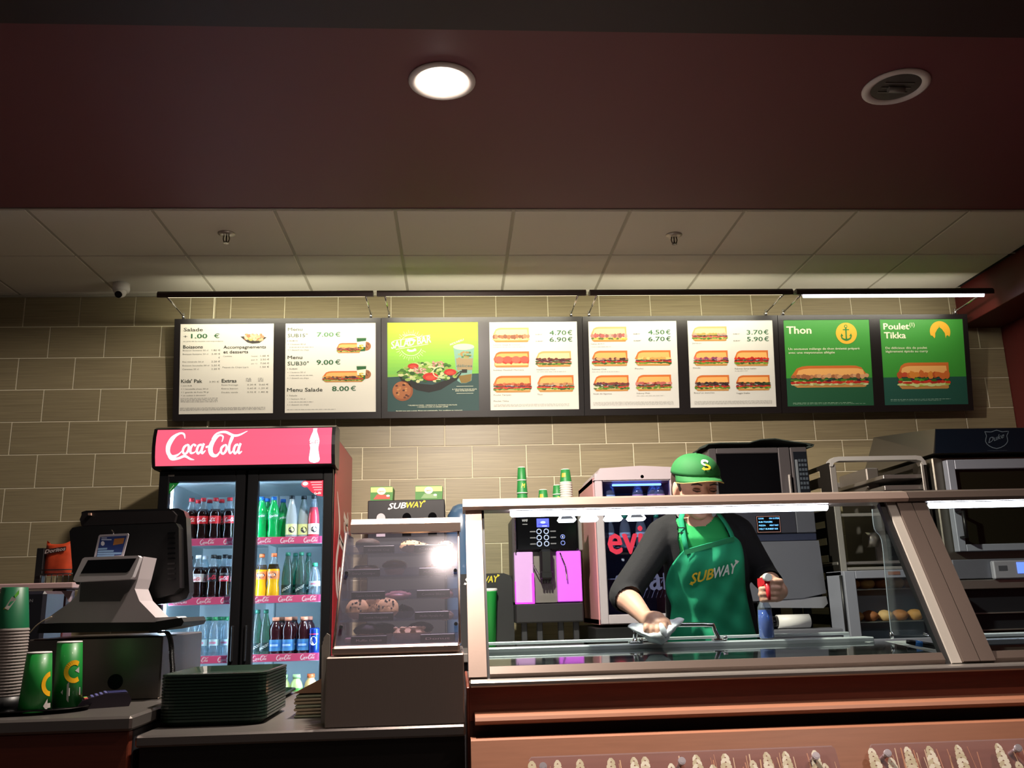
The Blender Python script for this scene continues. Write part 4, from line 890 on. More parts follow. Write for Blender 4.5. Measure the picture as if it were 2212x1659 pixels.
# cups on the machine
CG = mat('cup_green_dim', '#1f7a38', .5); CW = mat('cup_rim_white', '#d8d8cc', .5)
def cupstack(xp, yt, yb, D, r, n, label, kind='g'):
    p = at(xp, yt, D); q_ = at(xp, yb, D); z0 = 1.6415; H = p.z-z0
    for k in range(n):
        pass
    return p.x, H
def cup_inv(x, y, z, h, r0, r1, label, group, body=CG, printc=None, txt=None):
    "upside-down cup: wide rim below (r0), narrow base up (r1)"
    t = thing('paper_cup', label, 'cup', (x, y, z), group=group)
    MB().lathe(0, 0, [(r0, 0), (r1, h), (r1*.97, h+.0005), (r1*.9, h-.006), (.0001, h-.006)], 24, caps=False).build('cup_body', body, t, True)
    MB().lathe(0, 0, [(r0, 0), (r0+.002, .002), (r0+.002, .004), (r0-.0005, .0055)], 24, caps=False).build('rim', CW, t, True)
    MB().lathe(0, 0, [(r1+.0005, h-.003), (r1+.001, h), (r1-.002, h+.001)], 24, caps=False).build('base_ring', CW, t, True)
    if printc:
        fl = Flat(lambda u, v, hh: ((r0+(r1-r0)*v/h+.0004+hh)*math.sin(u/r0), -(r0+(r1-r0)*v/h+.0004+hh)*math.cos(u/r0), v), .0002); printc(fl, r0, h); fl.build('cup_print', PRINT, t, True)
    return t
TZ = 1.6415
def pr_m(f, r, h): f.text(-r*.2, h*.35, 'M', h*.3, '#d8d050', 1, r*.6, .03, .3)
def pr_y(f, r, h): f.rect(-r*.9, h*.4, -r*.1, h*.7, '#c9a03a', 1, 3)
g_ = 'cups on top of the coffee machine'
x1 = at(1128, 1062, 4.85).x; z = TZ
for k, (hh, dz, rr0) in enumerate([(.075, .0, .035), (.09, .05, .033), (.085, .125, .03), (.075, .195, .026)]):
    cup_inv(x1, 4.85, z+dz, hh, rr0, rr0*.78, 'green cup in the tall pile on the coffee machine, '+['lowest', 'second from below', 'third from below', 'topmost'][k], g_, printc=pr_m if k == 2 else None)
x2 = at(1173, 1062, 4.85).x; cup_inv(x2, 4.85, TZ+.06, .085, .03, .022, 'small single green cup between the two piles of cups', g_, printc=pr_y)
for k in range(6): cup_inv(x2, 4.85, TZ+.01*k, .012, .031, .0295, 'white cup under the small single green cup, '+ORD[k]+' from below', g_, body=CW)
x3 = at(1204, 1062, 4.9).x
for k in range(7): cup_inv(x3, 4.9, TZ+.011*k, .012, .03, .029, 'white cup in the short pile on the coffee machine, '+ORD[k]+' from below', g_, body=CW)
cup_inv(x3, 4.9, TZ+.08, .05, .029, .024, 'green cup low on the short pile at the right', g_, printc=pr_m); cup_inv(x3, 4.9, TZ+.12, .055, .027, .021, 'green cup topping the short pile at the right', g_)
x4 = at(1223, 1062, 4.82).x
for k in range(14): cup_inv(x4, 4.82, TZ+.0125*k, .014, .034, .0325, 'grey-white cup in the right-hand pile on the machine, '+ORD[k]+' from below', g_, body=mat('cup_grey', '#a8a8a4', .5))
cup_inv(x4, 4.82, TZ+.175, .075, .033, .024, 'green cup on top of the right-hand white pile', g_, printc=pr_y)

# ---------------------------------------------------------------- small bottle fridge (pale pink sides)
t = thing('mini_fridge', 'small pale fridge with a glass door lettered evian on counter', 'fridge', (.95, 4.95, BZ))
ex0, ex1, ey, ez0, ez1 = .715, 1.155, 4.6, 1.072, 1.875
PINK = mat('mini_fridge_side', '#c88a8e', .4); LG = mat('mini_fridge_grey', '#a89ea4', .4)
bx('plinth', BLACK, t, ex0-.035, ex1-.2, ey-.05, 5.15, BZ, 1.06, .003)
mb = MB(); mb.box(ex0, ex0+.03, ey+.04, 5.2, ez0, 1.82, .004).box(ex1-.03, ex1, ey+.04, 5.2, ez0, 1.82, .004).box(ex0, ex1, 5.16, 5.2, ez0, 1.82).box(ex0, ex1, ey+.04, 5.2, ez0, ez0+.03, .003).box(ex0, ex1, ey+.04, 5.2, 1.79, 1.82, .003)
mb.build('cabinet', PINK, t)
MB().prism([(ex0, 1.8), (ex1, 1.8), (ex1-.015, 1.862), (ex0+.25, 1.872), (ex0+.035, 1.862)], lambda u, v, d: (u, d, v), ey-.004, 5.2).build('top_cap', LG, t)
mb = MB(); mb.box(ex0+.005, ex0+.045, ey, ey+.035, 1.075, 1.835, .004).box(ex1-.04, ex1, ey, ey+.035, 1.075, 1.835, .004).box(ex0+.045, ex1-.04, ey, ey+.035, 1.793, 1.835, .004).box(ex0+.045, ex1-.04, ey, ey+.035, 1.075, 1.122, .004)
d = mb.build('door', LG, t); bx('door_glass', clear('evian_glass', '#dfe4f2', .6, 1.4), d, ex0+.04, ex1-.035, ey+.012, ey+.017, 1.118, 1.797, 0)
MB().cyl((.97, ey-.004, 1.815), (.97, ey+.002, 1.815), .009, n=14).build('lock', BLACK, d)
fl = Flat(lambda u, v, h: (u, ey+.0115-h, v)); fl.text(.777, 1.425, 'evian', .155, '#c0304a', 1, 1.112, .03); fl.build('door_logo_and_reflection', PRINTG, d)
fl = Flat(lambda u, v, h: (u, ey+.0115-h, v)); fl.text(.8, 1.24, 'evian', .13, '#4c5070', 1, 1.112, .02); fl.build('door_logo_and_reflection', PRINTG, d)  # lower lettering is a painted reflection of the logo, in a dimmer colour
bx('inner_wall', mat('evian_inner', '#7a80a8', .5), t, ex0+.03, ex1-.03, 5.14, 5.16, ez0+.03, 1.79, 0)
bx('led_strip', mat('led_blue', '#8fb4ff', .3, emit=9, ecol='#5a86ff'), t, .82, 1.08, ey+.05, ey+.06, 1.775, 1.785, .002)
for z in (1.655, 1.46, 1.3): MB().box(ex0+.03, ex1-.03, ey+.06, 5.14, z-.004, z, .001).build('shelf', mat('wire_shelf_grey', '#8a8ca0', .4), t)
fl = MB()
for k in range(16): fl.cyl((ex0+.06+.022*k, ey+.058, 1.2), (ex0+.1+.022*k, ey+.058, 1.29), .0015, n=5)
fl.build('wire_basket', mat('basket_grey', '#9a9cb0', .4), t)
for i, (x, k, lab) in enumerate([(.81, 'small', 'green-capped water bottle on top shelf of the small fridge'), (.96, 'pinkc', 'pink-capped water bottle in the small fridge, left one'), (1.04, 'pinkc', 'pink-capped water bottle in the small fridge, middle one'), (1.075, 'pinkc', 'pink-capped water bottle in the small fridge, right one')]):
    if k == 'pinkc' and 'pinkc' not in P_: P_['pinkc'] = bottle('water_bottle', 'round', CLEARB, '#d03a68', '', (.05, .075), '#d8a8c0', None, h=.75); used.discard('pinkc')
    o = copy_tree(P_[k]) if k in used else P_[k]; used.add(k); o.location = (x, ey+.09, 1.6555); o['label'] = lab; o['group'] = 'bottles in the small fridge'; o.rotation_euler.z = 0
for i in range(4):
    o = copy_tree(P_['small']); o.location = (.8+.085*i, ey+.11, 1.4605); o['label'] = 'clear water bottle on the second shelf of the small fridge, '+['leftmost', 'second from left', 'third from left', 'rightmost'][i]; o['group'] = 'bottles in the small fridge'; o.rotation_euler.z = 0

# ---------------------------------------------------------------- conveyor-less toaster oven with microwave on top
t = thing('toaster_oven', 'large grey rapid oven with blue display behind the worker', 'oven', (1.5, 4.9, BZ))
tx0, tx1, ty = 1.165, 1.84, 4.5
OG = mat('oven_grey', '#5b5c66', .38, .4)
bx('oven_body', OG, t, tx0, tx1, ty+.03, 5.2, 1.16, 1.69, .01)
mb = MB(); mb.prism([(tx0, 1.46), (tx1-.01, 1.46), (tx1, 1.2), (tx1-.12, 1.178), (1.4, 1.168), (tx0, 1.165)], lambda u, v, d: (u, d, v), ty-.015, ty+.03); mb.build('door', mat('oven_door_grey', '#666771', .42, .35), t)
bx('top_panel', mat('oven_panel', '#2c2c36', .4), t, 1.33, 1.73, ty, ty+.03, 1.5, 1.69, .004); bx('side_panel', OG, t, 1.73, tx1-.01, ty, ty+.03, 1.5, 1.69, .004); bx('vent_strip', mat('vent_dark', '#22263a', .3), t, 1.33, tx1-.01, ty+.005, ty+.03, 1.462, 1.498, .003)
mb = MB(); mb.prism([(1.5, 1.165), (1.84, 1.185), (1.845, 1.15), (1.82, 1.128), (1.5, 1.138)], lambda u, v, d: (u, d, v), ty-.01, ty+.03); mb.build('bottom_lip', mat('lip_grey', '#9a9aa2', .35, .5), t)
d = bx('display', BLACKG, t, 1.52, 1.645, ty-.004, ty, 1.505, 1.59, .001)
fl = Flat(lambda u, v, h: (u, ty-.005-h, v))
for r_, (a, b) in enumerate([('COOK', 'ON 12 STEAL'), ('SUB-TOAST', '30S'), ('PIZZA', 'MEAT FAST'), ('MELT BUN', 'BEEF SUB')]): fl.text(1.532, 1.573-.0175*r_, a, .0075, '#7ac4ff', 1, 1.532+.007*len(a), .01); fl.text(1.588, 1.573-.0175*r_, b, .0075, '#7ac4ff', 1, 1.588+.005*len(b), .01)
for a in ((1.523, 1.507, 1.642, 1.5085), (1.523, 1.586, 1.642, 1.5875), (1.523, 1.507, 1.5245, 1.5875), (1.6405, 1.507, 1.642, 1.5875)): fl.rect(*a, '#9a6a60', 1)
fl.build('display_print', vcol('oled_print', .3, emit=1.6), d)
bx('stand', BLACK, t, 1.3, 1.825, 4.55, 5.2, BZ, 1.02, .004); bx('dark_backing', BLACK, t, 1.17, 1.82, 5.1, 5.14, 1.02, 1.16, 0)  # thin black sheet at the back is added to darken the gap below the oven
for x in (1.4, 1.78): MB().cyl((x, 4.6, 1.02), (x, 4.6, 1.16), .02, n=12).build('leg', DARK, t)
t = thing('drawer_unit', 'grey two-layer drawer unit under the rapid oven', 'drawer unit', (1.6, 4.42, .97))
bx('drawer', mat('drawer_grey', '#74757e', .4, .4), t, 1.45, 1.86, 4.32, 4.5, 1.0, 1.035, .004); bx('drawer', mat('drawer_grey', '#74757e', .4, .4), t, 1.4, 1.84, 4.26, 4.5, .972, .998, .004)
t = thing('paper_roll', 'white paper roll with a black end under the oven', 'paper roll', (1.6, 4.45, 1.036))
MB().cyl((1.56, 4.44, 1.07), (1.72, 4.44, 1.07), .033, n=20).build('roll', WHITEP, t); MB().cyl((1.52, 4.44, 1.07), (1.56, 4.44, 1.07), .028, n=20).build('roll_end', BLACKG, t)
MB().cyl((1.512, 4.44, 1.1), (1.518, 4.44, 1.1), .007, n=8).build('red_button', mat('red_led', '#ff2030', .3, emit=2), t)
t = thing('microwave_oven', 'dark microwave oven stacked on top of the rapid oven', 'microwave', (1.6, 4.9, 1.69))
mx0, mx1, my = 1.325, 1.855, 4.58
MG = mat('microwave_grey', '#5a5658', .35, .5)
bx('microwave_body', MG, t, mx0, mx1, my+.03, 5.15, 1.7, 1.955, .008)
mb = MB(); mb.box(mx0, 1.368, my, my+.03, 1.7, 1.955, .004).box(1.7, 1.762, my, my+.03, 1.7, 1.955, .004).box(1.368, 1.7, my, my+.03, 1.925, 1.955, .004).box(1.368, 1.7, my, my+.03, 1.7, 1.712, .003); d = mb.build('door', MG, t)
bx('door_window', BLACKG, d, 1.366, 1.702, my+.008, my+.02, 1.708, 1.928, .002)
bx('handle', STEEL, d, 1.735, 1.75, my-.022, my-.004, 1.7, 1.81, .005)
d = bx('control_panel', MG, t, 1.766, mx1, my, my+.03, 1.7, 1.955, .004); bx('panel_face', mat('panel_dark', '#12161c', .3), d, 1.778, 1.85, my-.003, my, 1.71, 1.93, .001)
for r_ in range(7):
    for c_ in range(3): bx('key', mat('key_grey', '#39424a', .4), d, 1.803+.016*c_, 1.815+.016*c_, my-.005, my-.003, 1.875-.024*r_, 1.89-.024*r_, .001)
bx('key_strip', mat('strip_silver', '#7e868c', .3, .4), d, 1.784, 1.798, my-.005, my-.003, 1.712, 1.888, .001)
for x, z in ((1.34, 1.69), (1.85, 1.69)): bx('foot', BLACK, t, x-.015, x+.015, 4.7, 4.73, 1.69, 1.701, 0)
t = thing('folded_apron', 'dark green folded cloth lying on the microwave', 'cloth', (1.6, 4.8, 1.955))
r_ = random.Random(2); mb = MB(); top = [(-.3, 0.0), (-.28, .02), (-.2, .026), (-.05, .024), (.0, .045), (.08, .05), (.16, .03), (.25, .015), (.285, .008), (.28, -.012), (.26, .0)]
n = len(top)
for j in range(6):
    y = 4.56+.07*j
    for (u, v) in top: mb.v.append((1.6+u+r_.uniform(-.006, .006), y, 1.957+max(v, 0)*(1-abs(j-2)*.12)))
for j in range(5):
    for i in range(n-1): mb.f.append([j*n+i, j*n+i+1, (j+1)*n+i+1, (j+1)*n+i]); mb.c.append(None); mb.m.append(0); mb.s.append(True)
o = mb.build('cloth', mat('cloth_dark_green', '#26302a', .9, bump=.3, bscale=60), t); s_ = o.modifiers.new('s', 'SOLIDIFY'); s_.thickness = .006; s_.offset = 1

# ---------------------------------------------------------------- slotted steel rack
t = thing('pan_rack', 'tall open steel pan rack with a rounded top and slotted sides', 'rack', (2.2, 4.9, 0))
rx0, rx1, ry0, ry1, rz = 1.93, 2.44, 4.49, 5.2, 1.885
SR = mat('rack_steel', '#a8a49e', .35, .55, bump=.1, bscale=30, stretch=(1, 20, 20))
arch = []
def slotted(x, nm):
    mb = MB(); z = .1; ys_ = [(ry0, ry0+.09), (ry0+.09, ry1-.08), (ry1-.08, ry1)]
    mb.box(x-.006, x+.006, ry0, ry0+.12, .05, rz-.03).box(x-.006, x+.006, ry1-.12, ry1, .05, rz-.03)
    z = .3
    while z < rz-.05:
        mb.box(x-.005, x+.005, ry0+.12, ry1-.12, z+.036, min(z+.088, rz-.03)); z += .088
    mb.box(x-.005, x+.005, ry0+.12, ry1-.12, .05, .3)
    return mb.build(nm, mat('rack_side_dark', '#3a3632', .4, .7), t)
slotted(rx0, 'side_panel'); slotted(rx1, 'side_panel')
for x in (rx0, rx1):
    MB().box(x-.012+(.012 if x == rx0 else -.012), x+.012+(.02 if x == rx0 else -.02), ry0-.004, ry0+.004, .05, rz-.04, .002).build('front_post', SR, t)
mb = MB(); pr_ = [(rx0+.0, rz-.05), (rx0+.006, rz-.02), (rx0+.025, rz-.003), (rx0+.05, rz), (rx1-.05, rz), (rx1-.02, rz-.004), (rx1, rz-.03), (rx1+.004, rz-.05), (rx1-.012, rz-.05), (rx1-.02, rz-.03), (rx1-.05, rz-.022)]
pr_ += [(rx0+.05, rz-.022), (rx0+.022, rz-.032), (rx0+.014, rz-.05)]
mb.prism(pr_, lambda u, v, d: (u, d, v), ry0-.01, ry0+.05); mb.build('top_arch', mat('arch_bright', '#c9c8c4', .3, .4), t)
bx('rear_rail', SR, t, rx0, rx1, ry1-.03, ry1, rz-.08, rz-.05, .003)
for z in (1.585, 1.315): bx('cross_bar', SR, t, rx0+.01, rx1-.01, ry0, ry0+.01, z-.008, z+.008, .002)
bx('pan_guide', STEEL, t, 2.22, 2.43, ry0+.02, ry1-.1, 1.71, 1.735, .002)
bx('pan_guide', STEEL, t, 2.22, 2.43, ry0+.02, ry1-.1, 1.77, 1.79, .002)
bx('sheet_pan', STEEL, t, 1.92, 2.42, ry0+.01, ry0+.4, 1.335, 1.352, .004)
bx('heater_duct', STEELD, t, 2.24, 2.31, ry0+.25, ry1-.1, 1.35, 1.86, .006); MB().cyl((2.18, 4.72, 1.47), (2.24, 4.72, 1.47), .04, n=20).build('round_knob', STEEL, t)
# ---------------------------------------------------------------- bread cabinet
t = thing('bread_cabinet', 'light grey bread cabinet with glass door and rolls inside', 'cabinet', (2.15, 4.6, .0))
bx0, bx1, by = 1.835, 2.33, 4.24
BC = mat('cabinet_light_grey', '#8f929e', .4, .3)
mb = MB(); mb.box(bx0, bx0+.02, by+.04, 4.46, .1, 1.3).box(bx1-.02, bx1, by+.04, 4.46, .1, 1.3).box(bx0, bx1, by+.04, 4.46, 1.282, 1.297).box(bx0, bx1, 4.445, 4.46, .1, 1.3).box(bx0, bx1, by+.04, 4.46, .1, .9); mb.build('cabinet_body', BC, t)
mb = MB(); mb.box(bx0, bx0+.055, by, by+.035, .93, 1.3, .003).box(bx1-.04, bx1, by, by+.035, .93, 1.3, .003).box(bx0+.055, bx1-.04, by, by+.035, 1.262, 1.3, .003).box(bx0+.055, bx1-.04, by, by+.035, .93, .985, .003); d = mb.build('door', BC, t)
bx('door_glass', GLASS, d, bx0+.05, bx1-.035, by+.012, by+.016, .98, 1.267, 0)
bx('door_badge', mat('badge_brown', '#7a5040', .4), d, 2.05, 2.11, by-.002, by, 1.276, 1.292, .001)
MB().cyl((bx0-.008, by+.02, .95), (bx0-.008, by+.02, 1.28), .007, n=10).build('hinge_rod', BLACK, d)
BR = [mat('bread_crust_'+str(i), c, .7, bump=.3, bscale=60, noise=.2) for i, c in enumerate(['#b06a38', '#c98848', '#a05a34', '#d0a070'])]
for k, z in enumerate((1.215, 1.063)):
    bx('shelf', STEEL, t, bx0+.025, bx1-.025, by+.05, 4.44, z-.006, z, .001)
    for i in range(6):
        x = bx0+.075+.074*i; tt = thing('bread_roll', ('roll on the upper' if k == 0 else 'roll on the lower')+' shelf of bread cabinet, '+['leftmost', 'second from left', 'third from left', 'fourth from left', 'fifth from left', 'rightmost'][i], 'bread', (x, by+.1, z), group='rolls in the bread cabinet')
        mb = MB(); rr_ = random.Random(i+k*9); mb.blob((0, .0, .024), .037, .05, .027, 14, 8, jit=.05, rnd=rr_); mb.build('crust', BR[(i+k) % 4], tt, True)
# ---------------------------------------------------------------- big baking oven at the right
t = thing('baking_oven', 'tall steel baking oven with a dark hood and white-framed glass door', 'oven', (3.0, 4.7, 0))
ox0, oy = 2.44, 4.42; OX1 = 3.4
OS = mat('oven_steel', '#77736a', .35, .85, bump=.1, bscale=20, stretch=(1, 20, 20))
mb = MB(); hp_ = [(oy+.0, 1.885), (oy+.06, 2.01), (oy+.75, 2.13), (oy+.95, 2.12), (oy+.95, 1.885)]
mb.v = []; mb = MB()
a = [(2.455, oy, 1.885), (2.505, oy+.04, 2.02), (2.505, 5.15, 2.1), (2.46, 5.25, 1.885)]; b_ = [(OX1, y, z) for x, y, z in a]
mb.add(a+b_, [(0, 1, 2, 3), (4, 7, 6, 5), (1, 5, 6, 2), (3, 2, 6, 7), (0, 3, 7, 4)]); mb.add([a[0], a[1], b_[1], b_[0]], [(0, 1, 2, 3)]); mb.build('hood', OS, t)
def hf(u, v, h): return (2.462+u+.045*v/.135, oy+.04*v/.135-h-.002, 1.885+v)
mb = MB(); mb.add([hf(.0, 0, 0), hf(.89, 0, 0), hf(.85, .132, 0), hf(0, .132, 0)], [(0, 1, 2, 3)]); hfo = mb.build('hood_front', mat('hood_navy', '#0c1420', .35), t)
fl = Flat(hf, .0008); SC = '#5f6c78'
sh = [(.265, .115), (.3, .112), (.33, .122), (.36, .112), (.395, .115), (.385, .09), (.39, .06), (.37, .035), (.33, .02), (.29, .035), (.27, .06), (.275, .09), (.265, .115)]
fl.stroke([(x, y, .004) for x, y in sh], SC, 1, 2); fl.text(.285, .05, 'Duke', .03, SC, 1, .37, .01, .3, .35); fl.rect(.28, .008, .385, .0105, '#2a3440', 1); fl.build('hood_crest', PRINT, hfo)
bx('oven_body', OS, t, ox0+.03, OX1, oy+.05, 5.2, .1, 1.87, .006)
mb = MB(); z0, z1 = 1.385, 1.85
LGW = mat('door_frame_grey', '#8d93a0', .4, .2)
mb.box(2.52, 2.56, oy, oy+.045, z0, z1, .003).box(3.2, 3.24, oy, oy+.045, z0, z1, .003).box(2.56, 3.2, oy, oy+.045, 1.8, z1, .003).box(2.56, 3.2, oy, oy+.045, z0, 1.42, .003); d = mb.build('door', LGW, t)
bx('door_glass', mat('oven_glass_dark', '#16170f', .06), d, 2.555, 3.205, oy+.02, oy+.03, 1.415, 1.805, 0)
mb = MB(); mb.cyl((2.54, oy-.05, 1.45), (2.54, oy-.05, 1.585), .009, n=12).box(2.532, 2.548, oy-.05, oy, 1.45, 1.46).box(2.532, 2.548, oy-.05, oy, 1.575, 1.585); mb.build('handle', BLACK, d); MB().cyl((2.5, oy-.03, 1.6), (2.5, oy-.03, 1.66), .012, n=12).build('latch', CHROME, d)
bx('panel_strip', mat('strip_grey', '#6a6d78', .4, .3), t, 2.47, OX1, oy-.01, oy+.05, 1.25, 1.345, .003)
d = bx('control_box', mat('control_light', '#9a9ca6', .4, .2), t, 2.66, 2.92, oy-.04, oy-.01, 1.245, 1.335, .006); bx('display', mat('oven_lcd', '#5a78e8', .3, emit=1.5, ecol='#6a88ff'), d, 2.78, 2.83, oy-.043, oy-.04, 1.27, 1.325, .001)
fl = Flat(lambda u, v, h: (u, oy-.0405-h, v)); fl.rect(2.685, 1.285, 2.73, 1.31, '#4a4c54', 1); fl.build('control_print', PRINT, d)
bx('lower_door', mat('lower_dark', '#1c1e22', .3), t, 2.49, OX1, oy+.02, oy+.05, .95, 1.2, .003); bx('lower_shelf', STEEL, t, 2.47, OX1, oy-.02, oy+.05, 1.2, 1.245, .003)
for z in (1.0, 1.08): bx('lower_rail', STEEL, t, 2.5, OX1-.02, oy-.01, oy+.02, z, z+.006, .001)
# ================================================================ FRONT COUNTERS
WOOD = mat('shaded_red_brown_wood', '#6f3322', .4, bump=.06, bscale=12, stretch=(1, 1, 14), noise=.22, coat=.15)  # darker copy of the front wood, shade put into its colour
WOODL = mat('lit_orange_wood', '#9a6850', .42, bump=.05, bscale=10, stretch=(1, 1, 14), noise=.14, coat=.2)  # lighter copy of the same wood, lamp light put into its colour
BRON = ALUB
t = thing('till_counter', 'steel-topped counter with reddish wood front under the till, far left', 'counter', (-1.9, 2.8, 0))
bx('worktop', TOPS, t, -2.8, -.802, 2.385, 3.3, .915, .95, .006); bx('wood_front', WOOD, t, -2.78, -.815, 2.41, 2.44, .05, .913); bx('carcass', DARK, t, -2.78, -.812, 2.44, 3.28, .05, .912)
t = thing('tray_counter', 'lower steel counter with the tray stack and pastry case', 'counter', (-.39, 2.8, 0))
bx('worktop', TOPS, t, -.800, .018, 2.41, 3.5, .872, .9, .005); bx('dark_front', mat('front_near_black', '#120d0b', .5), t, -.798, .016, 2.44, 3.48, .05, .871)

# sandwich counter ------------------------------------------------
SX0, SX1 = .03, 2.6
t = thing('sandwich_counter', 'orange wood sandwich counter with steel ledge and moulded tray rail', 'counter', (1.3, 2.8, 0))
bx('steel_ledge', STEEL, t, SX0, SX1, 2.44, 2.6, .985, 1.0, .004)
bx('wood_panel', WOOD, t, SX0, SX1, 2.475, 2.5, .90, .984, 0)
bx('end_panel', WOOD, t, SX0-.008, SX0, 2.475, 3.05, .05, .984, .002)
mb = MB(); mb.prism([(2.475, .922), (2.40, .922), (2.385, .918), (2.379, .91), (2.385, .902), (2.40, .898), (2.475, .898)], lambda u, v, d: (d, u, v), SX0+.012, SX1); mb.build('tray_rail', WOODL, t)
bx('shadow_gap', mat('gap_brown', '#3a1a12', .6), t, SX0, SX1, 2.475, 2.5, .80, .899, 0)
mb = MB(); mb.prism([(2.36, .871), (2.35, .868), (2.12, .42), (2.12, .1), (2.48, .1), (2.48, .86), (2.375, .871)], lambda u, v, d: (d, u, v), SX0, SX1); mb.build('lower_panel', WOODL, t)
bx('inner_body', DARK, t, SX0, SX1, 2.5, 3.04, .05, .984, 0)
zb = 1.043; zf = 1.019
mb = MB(); mb.prism([(2.56, .985), (2.56, zf), (2.60, zf), (2.60, .985)], lambda u, v, d: (d, u, v), SX0+.045, 1.40); mb.build('glass_sill', BRON, t)
mb = MB(); mb.prism([(2.605, zf-.004), (2.96, zb-.004), (2.96, zb), (2.605, zf)], lambda u, v, d: (d, u, v), SX0+.05, 1.39); mb.build('mirror_lid', mat('lid_mirror', '#5a6264', .06, .9), t)
zr = 1.057; RL_ = mat('rail_light', '#b4b8bc', .4, .35)
bx('rear_rail', RL_, t, SX0+.03, 1.36, 2.962, 3.03, zb-.004, zr, .003); bx('rear_rail', RL_, t, SX0+.03, 1.3, 3.012, 3.032, 1.064, 1.073, .002); bx('rail_post', RL_, t, SX0+.03, SX0+.05, 3.012, 3.03, zr, 1.065, 0); bx('rail_post', RL_, t, 1.28, 1.3, 3.012, 3.03, zr, 1.065, 0)
bx('rear_rail', RL_, t, 1.58, 2.5, 2.962, 3.0, zb, zr, .003); bx('rear_rail', mat('rail_grey', '#8a8f98', .3, .6), t, 1.58, 2.5, 2.9, 2.94, zb-.02, zb, .003)
# sloping grey lid on the right
a_, b_, c_, d_ = at(1868, 1386, 2.95), at(1985, 1383, 3.0), at(2052, 1418, 2.7), at(2035, 1427, 2.66)
mb = MB(); q = [a_, b_, c_, d_]; dn = Vector((0, 0, .018)); mb.add(q+[p-dn for p in q], [(0, 1, 2, 3), (7, 6, 5, 4), (0, 4, 5, 1), (1, 5, 6, 2), (2, 6, 7, 3), (3, 7, 4, 0)]); mb.build('sloping_lid', mat('lid_grey', '#b4b6b8', .4, .5), t)
# wheat plaques
def py_(z): return 2.35-(.868-z)*.23/.448
PLQ = clear('plaque_acrylic', '#f2e6e8', .8, 1.5, haze=.06)
for k, (xa, xb, bolts, ears) in enumerate([(1140, 1792, [(1172, 1657), (1470, 1648), (1758, 1637)], [(1148, 1622), (1203, 1618), (1252, 1625), (1318, 1614), (1368, 1618), (1391, 1610), (1450, 1640), (1501, 1607), (1563, 1604), (1626, 1630), (1652, 1600), (1694, 1602), (1756, 1596), (1782, 1636), (1540, 1640), (1666, 1648)]),
        (1868, 2330, [(1912, 1632), (2192, 1618)], [(1878, 1590), (1925, 1626), (1955, 1592), (2002, 1586), (2068, 1598), (2150, 1583), (2200, 1636), (2250, 1590), (2290, 1600)])]):
    p = thing('wheat_plaque', ['clear plaque printed with wheat ears, left one on the wood front', 'clear plaque printed with wheat ears, right one on the wood front'][k], 'sign', (at(xa, 1620, 2.33).x, 2.3, .6), group='wheat plaques')
    X0 = at(xa, 1612, 2.33).x; X1 = at(xb, 1600, 2.33).x; zt = .832
    pf = lambda u, v, h: (u, py_(v)-.03-h*.9, v+.0-h*.45)
    mb = MB(); mb.add([pf(X0, .55, 0), pf(X1, .55, 0), pf(X1, zt-.006, 0), pf(X1-.006, zt, 0), pf(X0+.006, zt, 0), pf(X0, zt-.006, 0), pf(X0, .55, -.005), pf(X1, .55, -.005), pf(X1, zt-.006, -.005), pf(X1-.006, zt, -.005), pf(X0+.006, zt, -.005), pf(X0, zt-.006, -.005)],
        [(0, 1, 2, 3, 4, 5), (11, 10, 9, 8, 7, 6)]+[(i, (i+1) % 6, 6+(i+1) % 6, 6+i) for i in range(6)]); o = mb.build('acrylic_sheet', PLQ, p)
    fl = Flat(pf, .0006); r_ = random.Random(5+k); CR = ['#ddd2b8', '#efe8d4', '#cfc3a4']
    def z_of(xp, yp):
        d = ray(xp, yp); best = None
        for i in range(60):
            z = .9-.006*i; D = py_(z)-.03; q_ = at(xp, yp, D)
            if best is None or abs(q_.z-z) < best[0]: best = (abs(q_.z-z), q_.x, z)
        return best[1], best[2]
    for (xp, yp) in ears:
        x, z = z_of(xp, yp+16); z = min(z, zt-.012); w_ = r_.uniform(.0115, .0145); tilt = r_.uniform(-.12, .06); n_ = 14
        for i in range(n_):
            zz = z-.0095*i; s_ = 1 if i > 2 else .6+.15*i
            for sg in (-1, 1):
                cx_ = x+sg*w_*.55*s_+tilt*(z-zz); fl.poly([(cx_+sg*w_*.55*math.cos(R(a))*s_-sg*.004*math.sin(R(a)), zz+.0075*math.sin(R(a))) for a in range(0, 360, 60)], r_.choice(CR), 1+(.1*i)+(.05 if sg > 0 else 0))
    for i in range(46 if k == 0 else 32):
        x = r_.uniform(X0+.01, X1-.01); tl = r_.uniform(-.12, .12); w_ = r_.uniform(.001, .0035); zt_ = zt-.006-r_.random()*.03
        xb_ = min(max(x+tl*.25, X0), X1)
        fl.poly([(x, zt_), (x+w_, zt_), (xb_+w_, .56), (xb_, .56)], r_.choice(['#c98f70', '#d8b08c', '#bf8a72', '#e0c4a8']), .5)
    fl.build('wheat_print', PRINT, o)
    for (xp, yp) in bolts:
        x, z = z_of(xp, yp); c = Vector((x, py_(z)-.032, z)); n_ = Vector((0, -.89, .457))
        MB().cyl(c+n_*-.03, c+n_*.016, .0055, n=14).cyl(c+n_*.010, c+n_*.018, .009, n=18).cyl(c+n_*.018, c+n_*.0185, .006, n=14).build('standoff_bolt', mat('bolt_metal', '#c4bcc4', .3, .5), p)

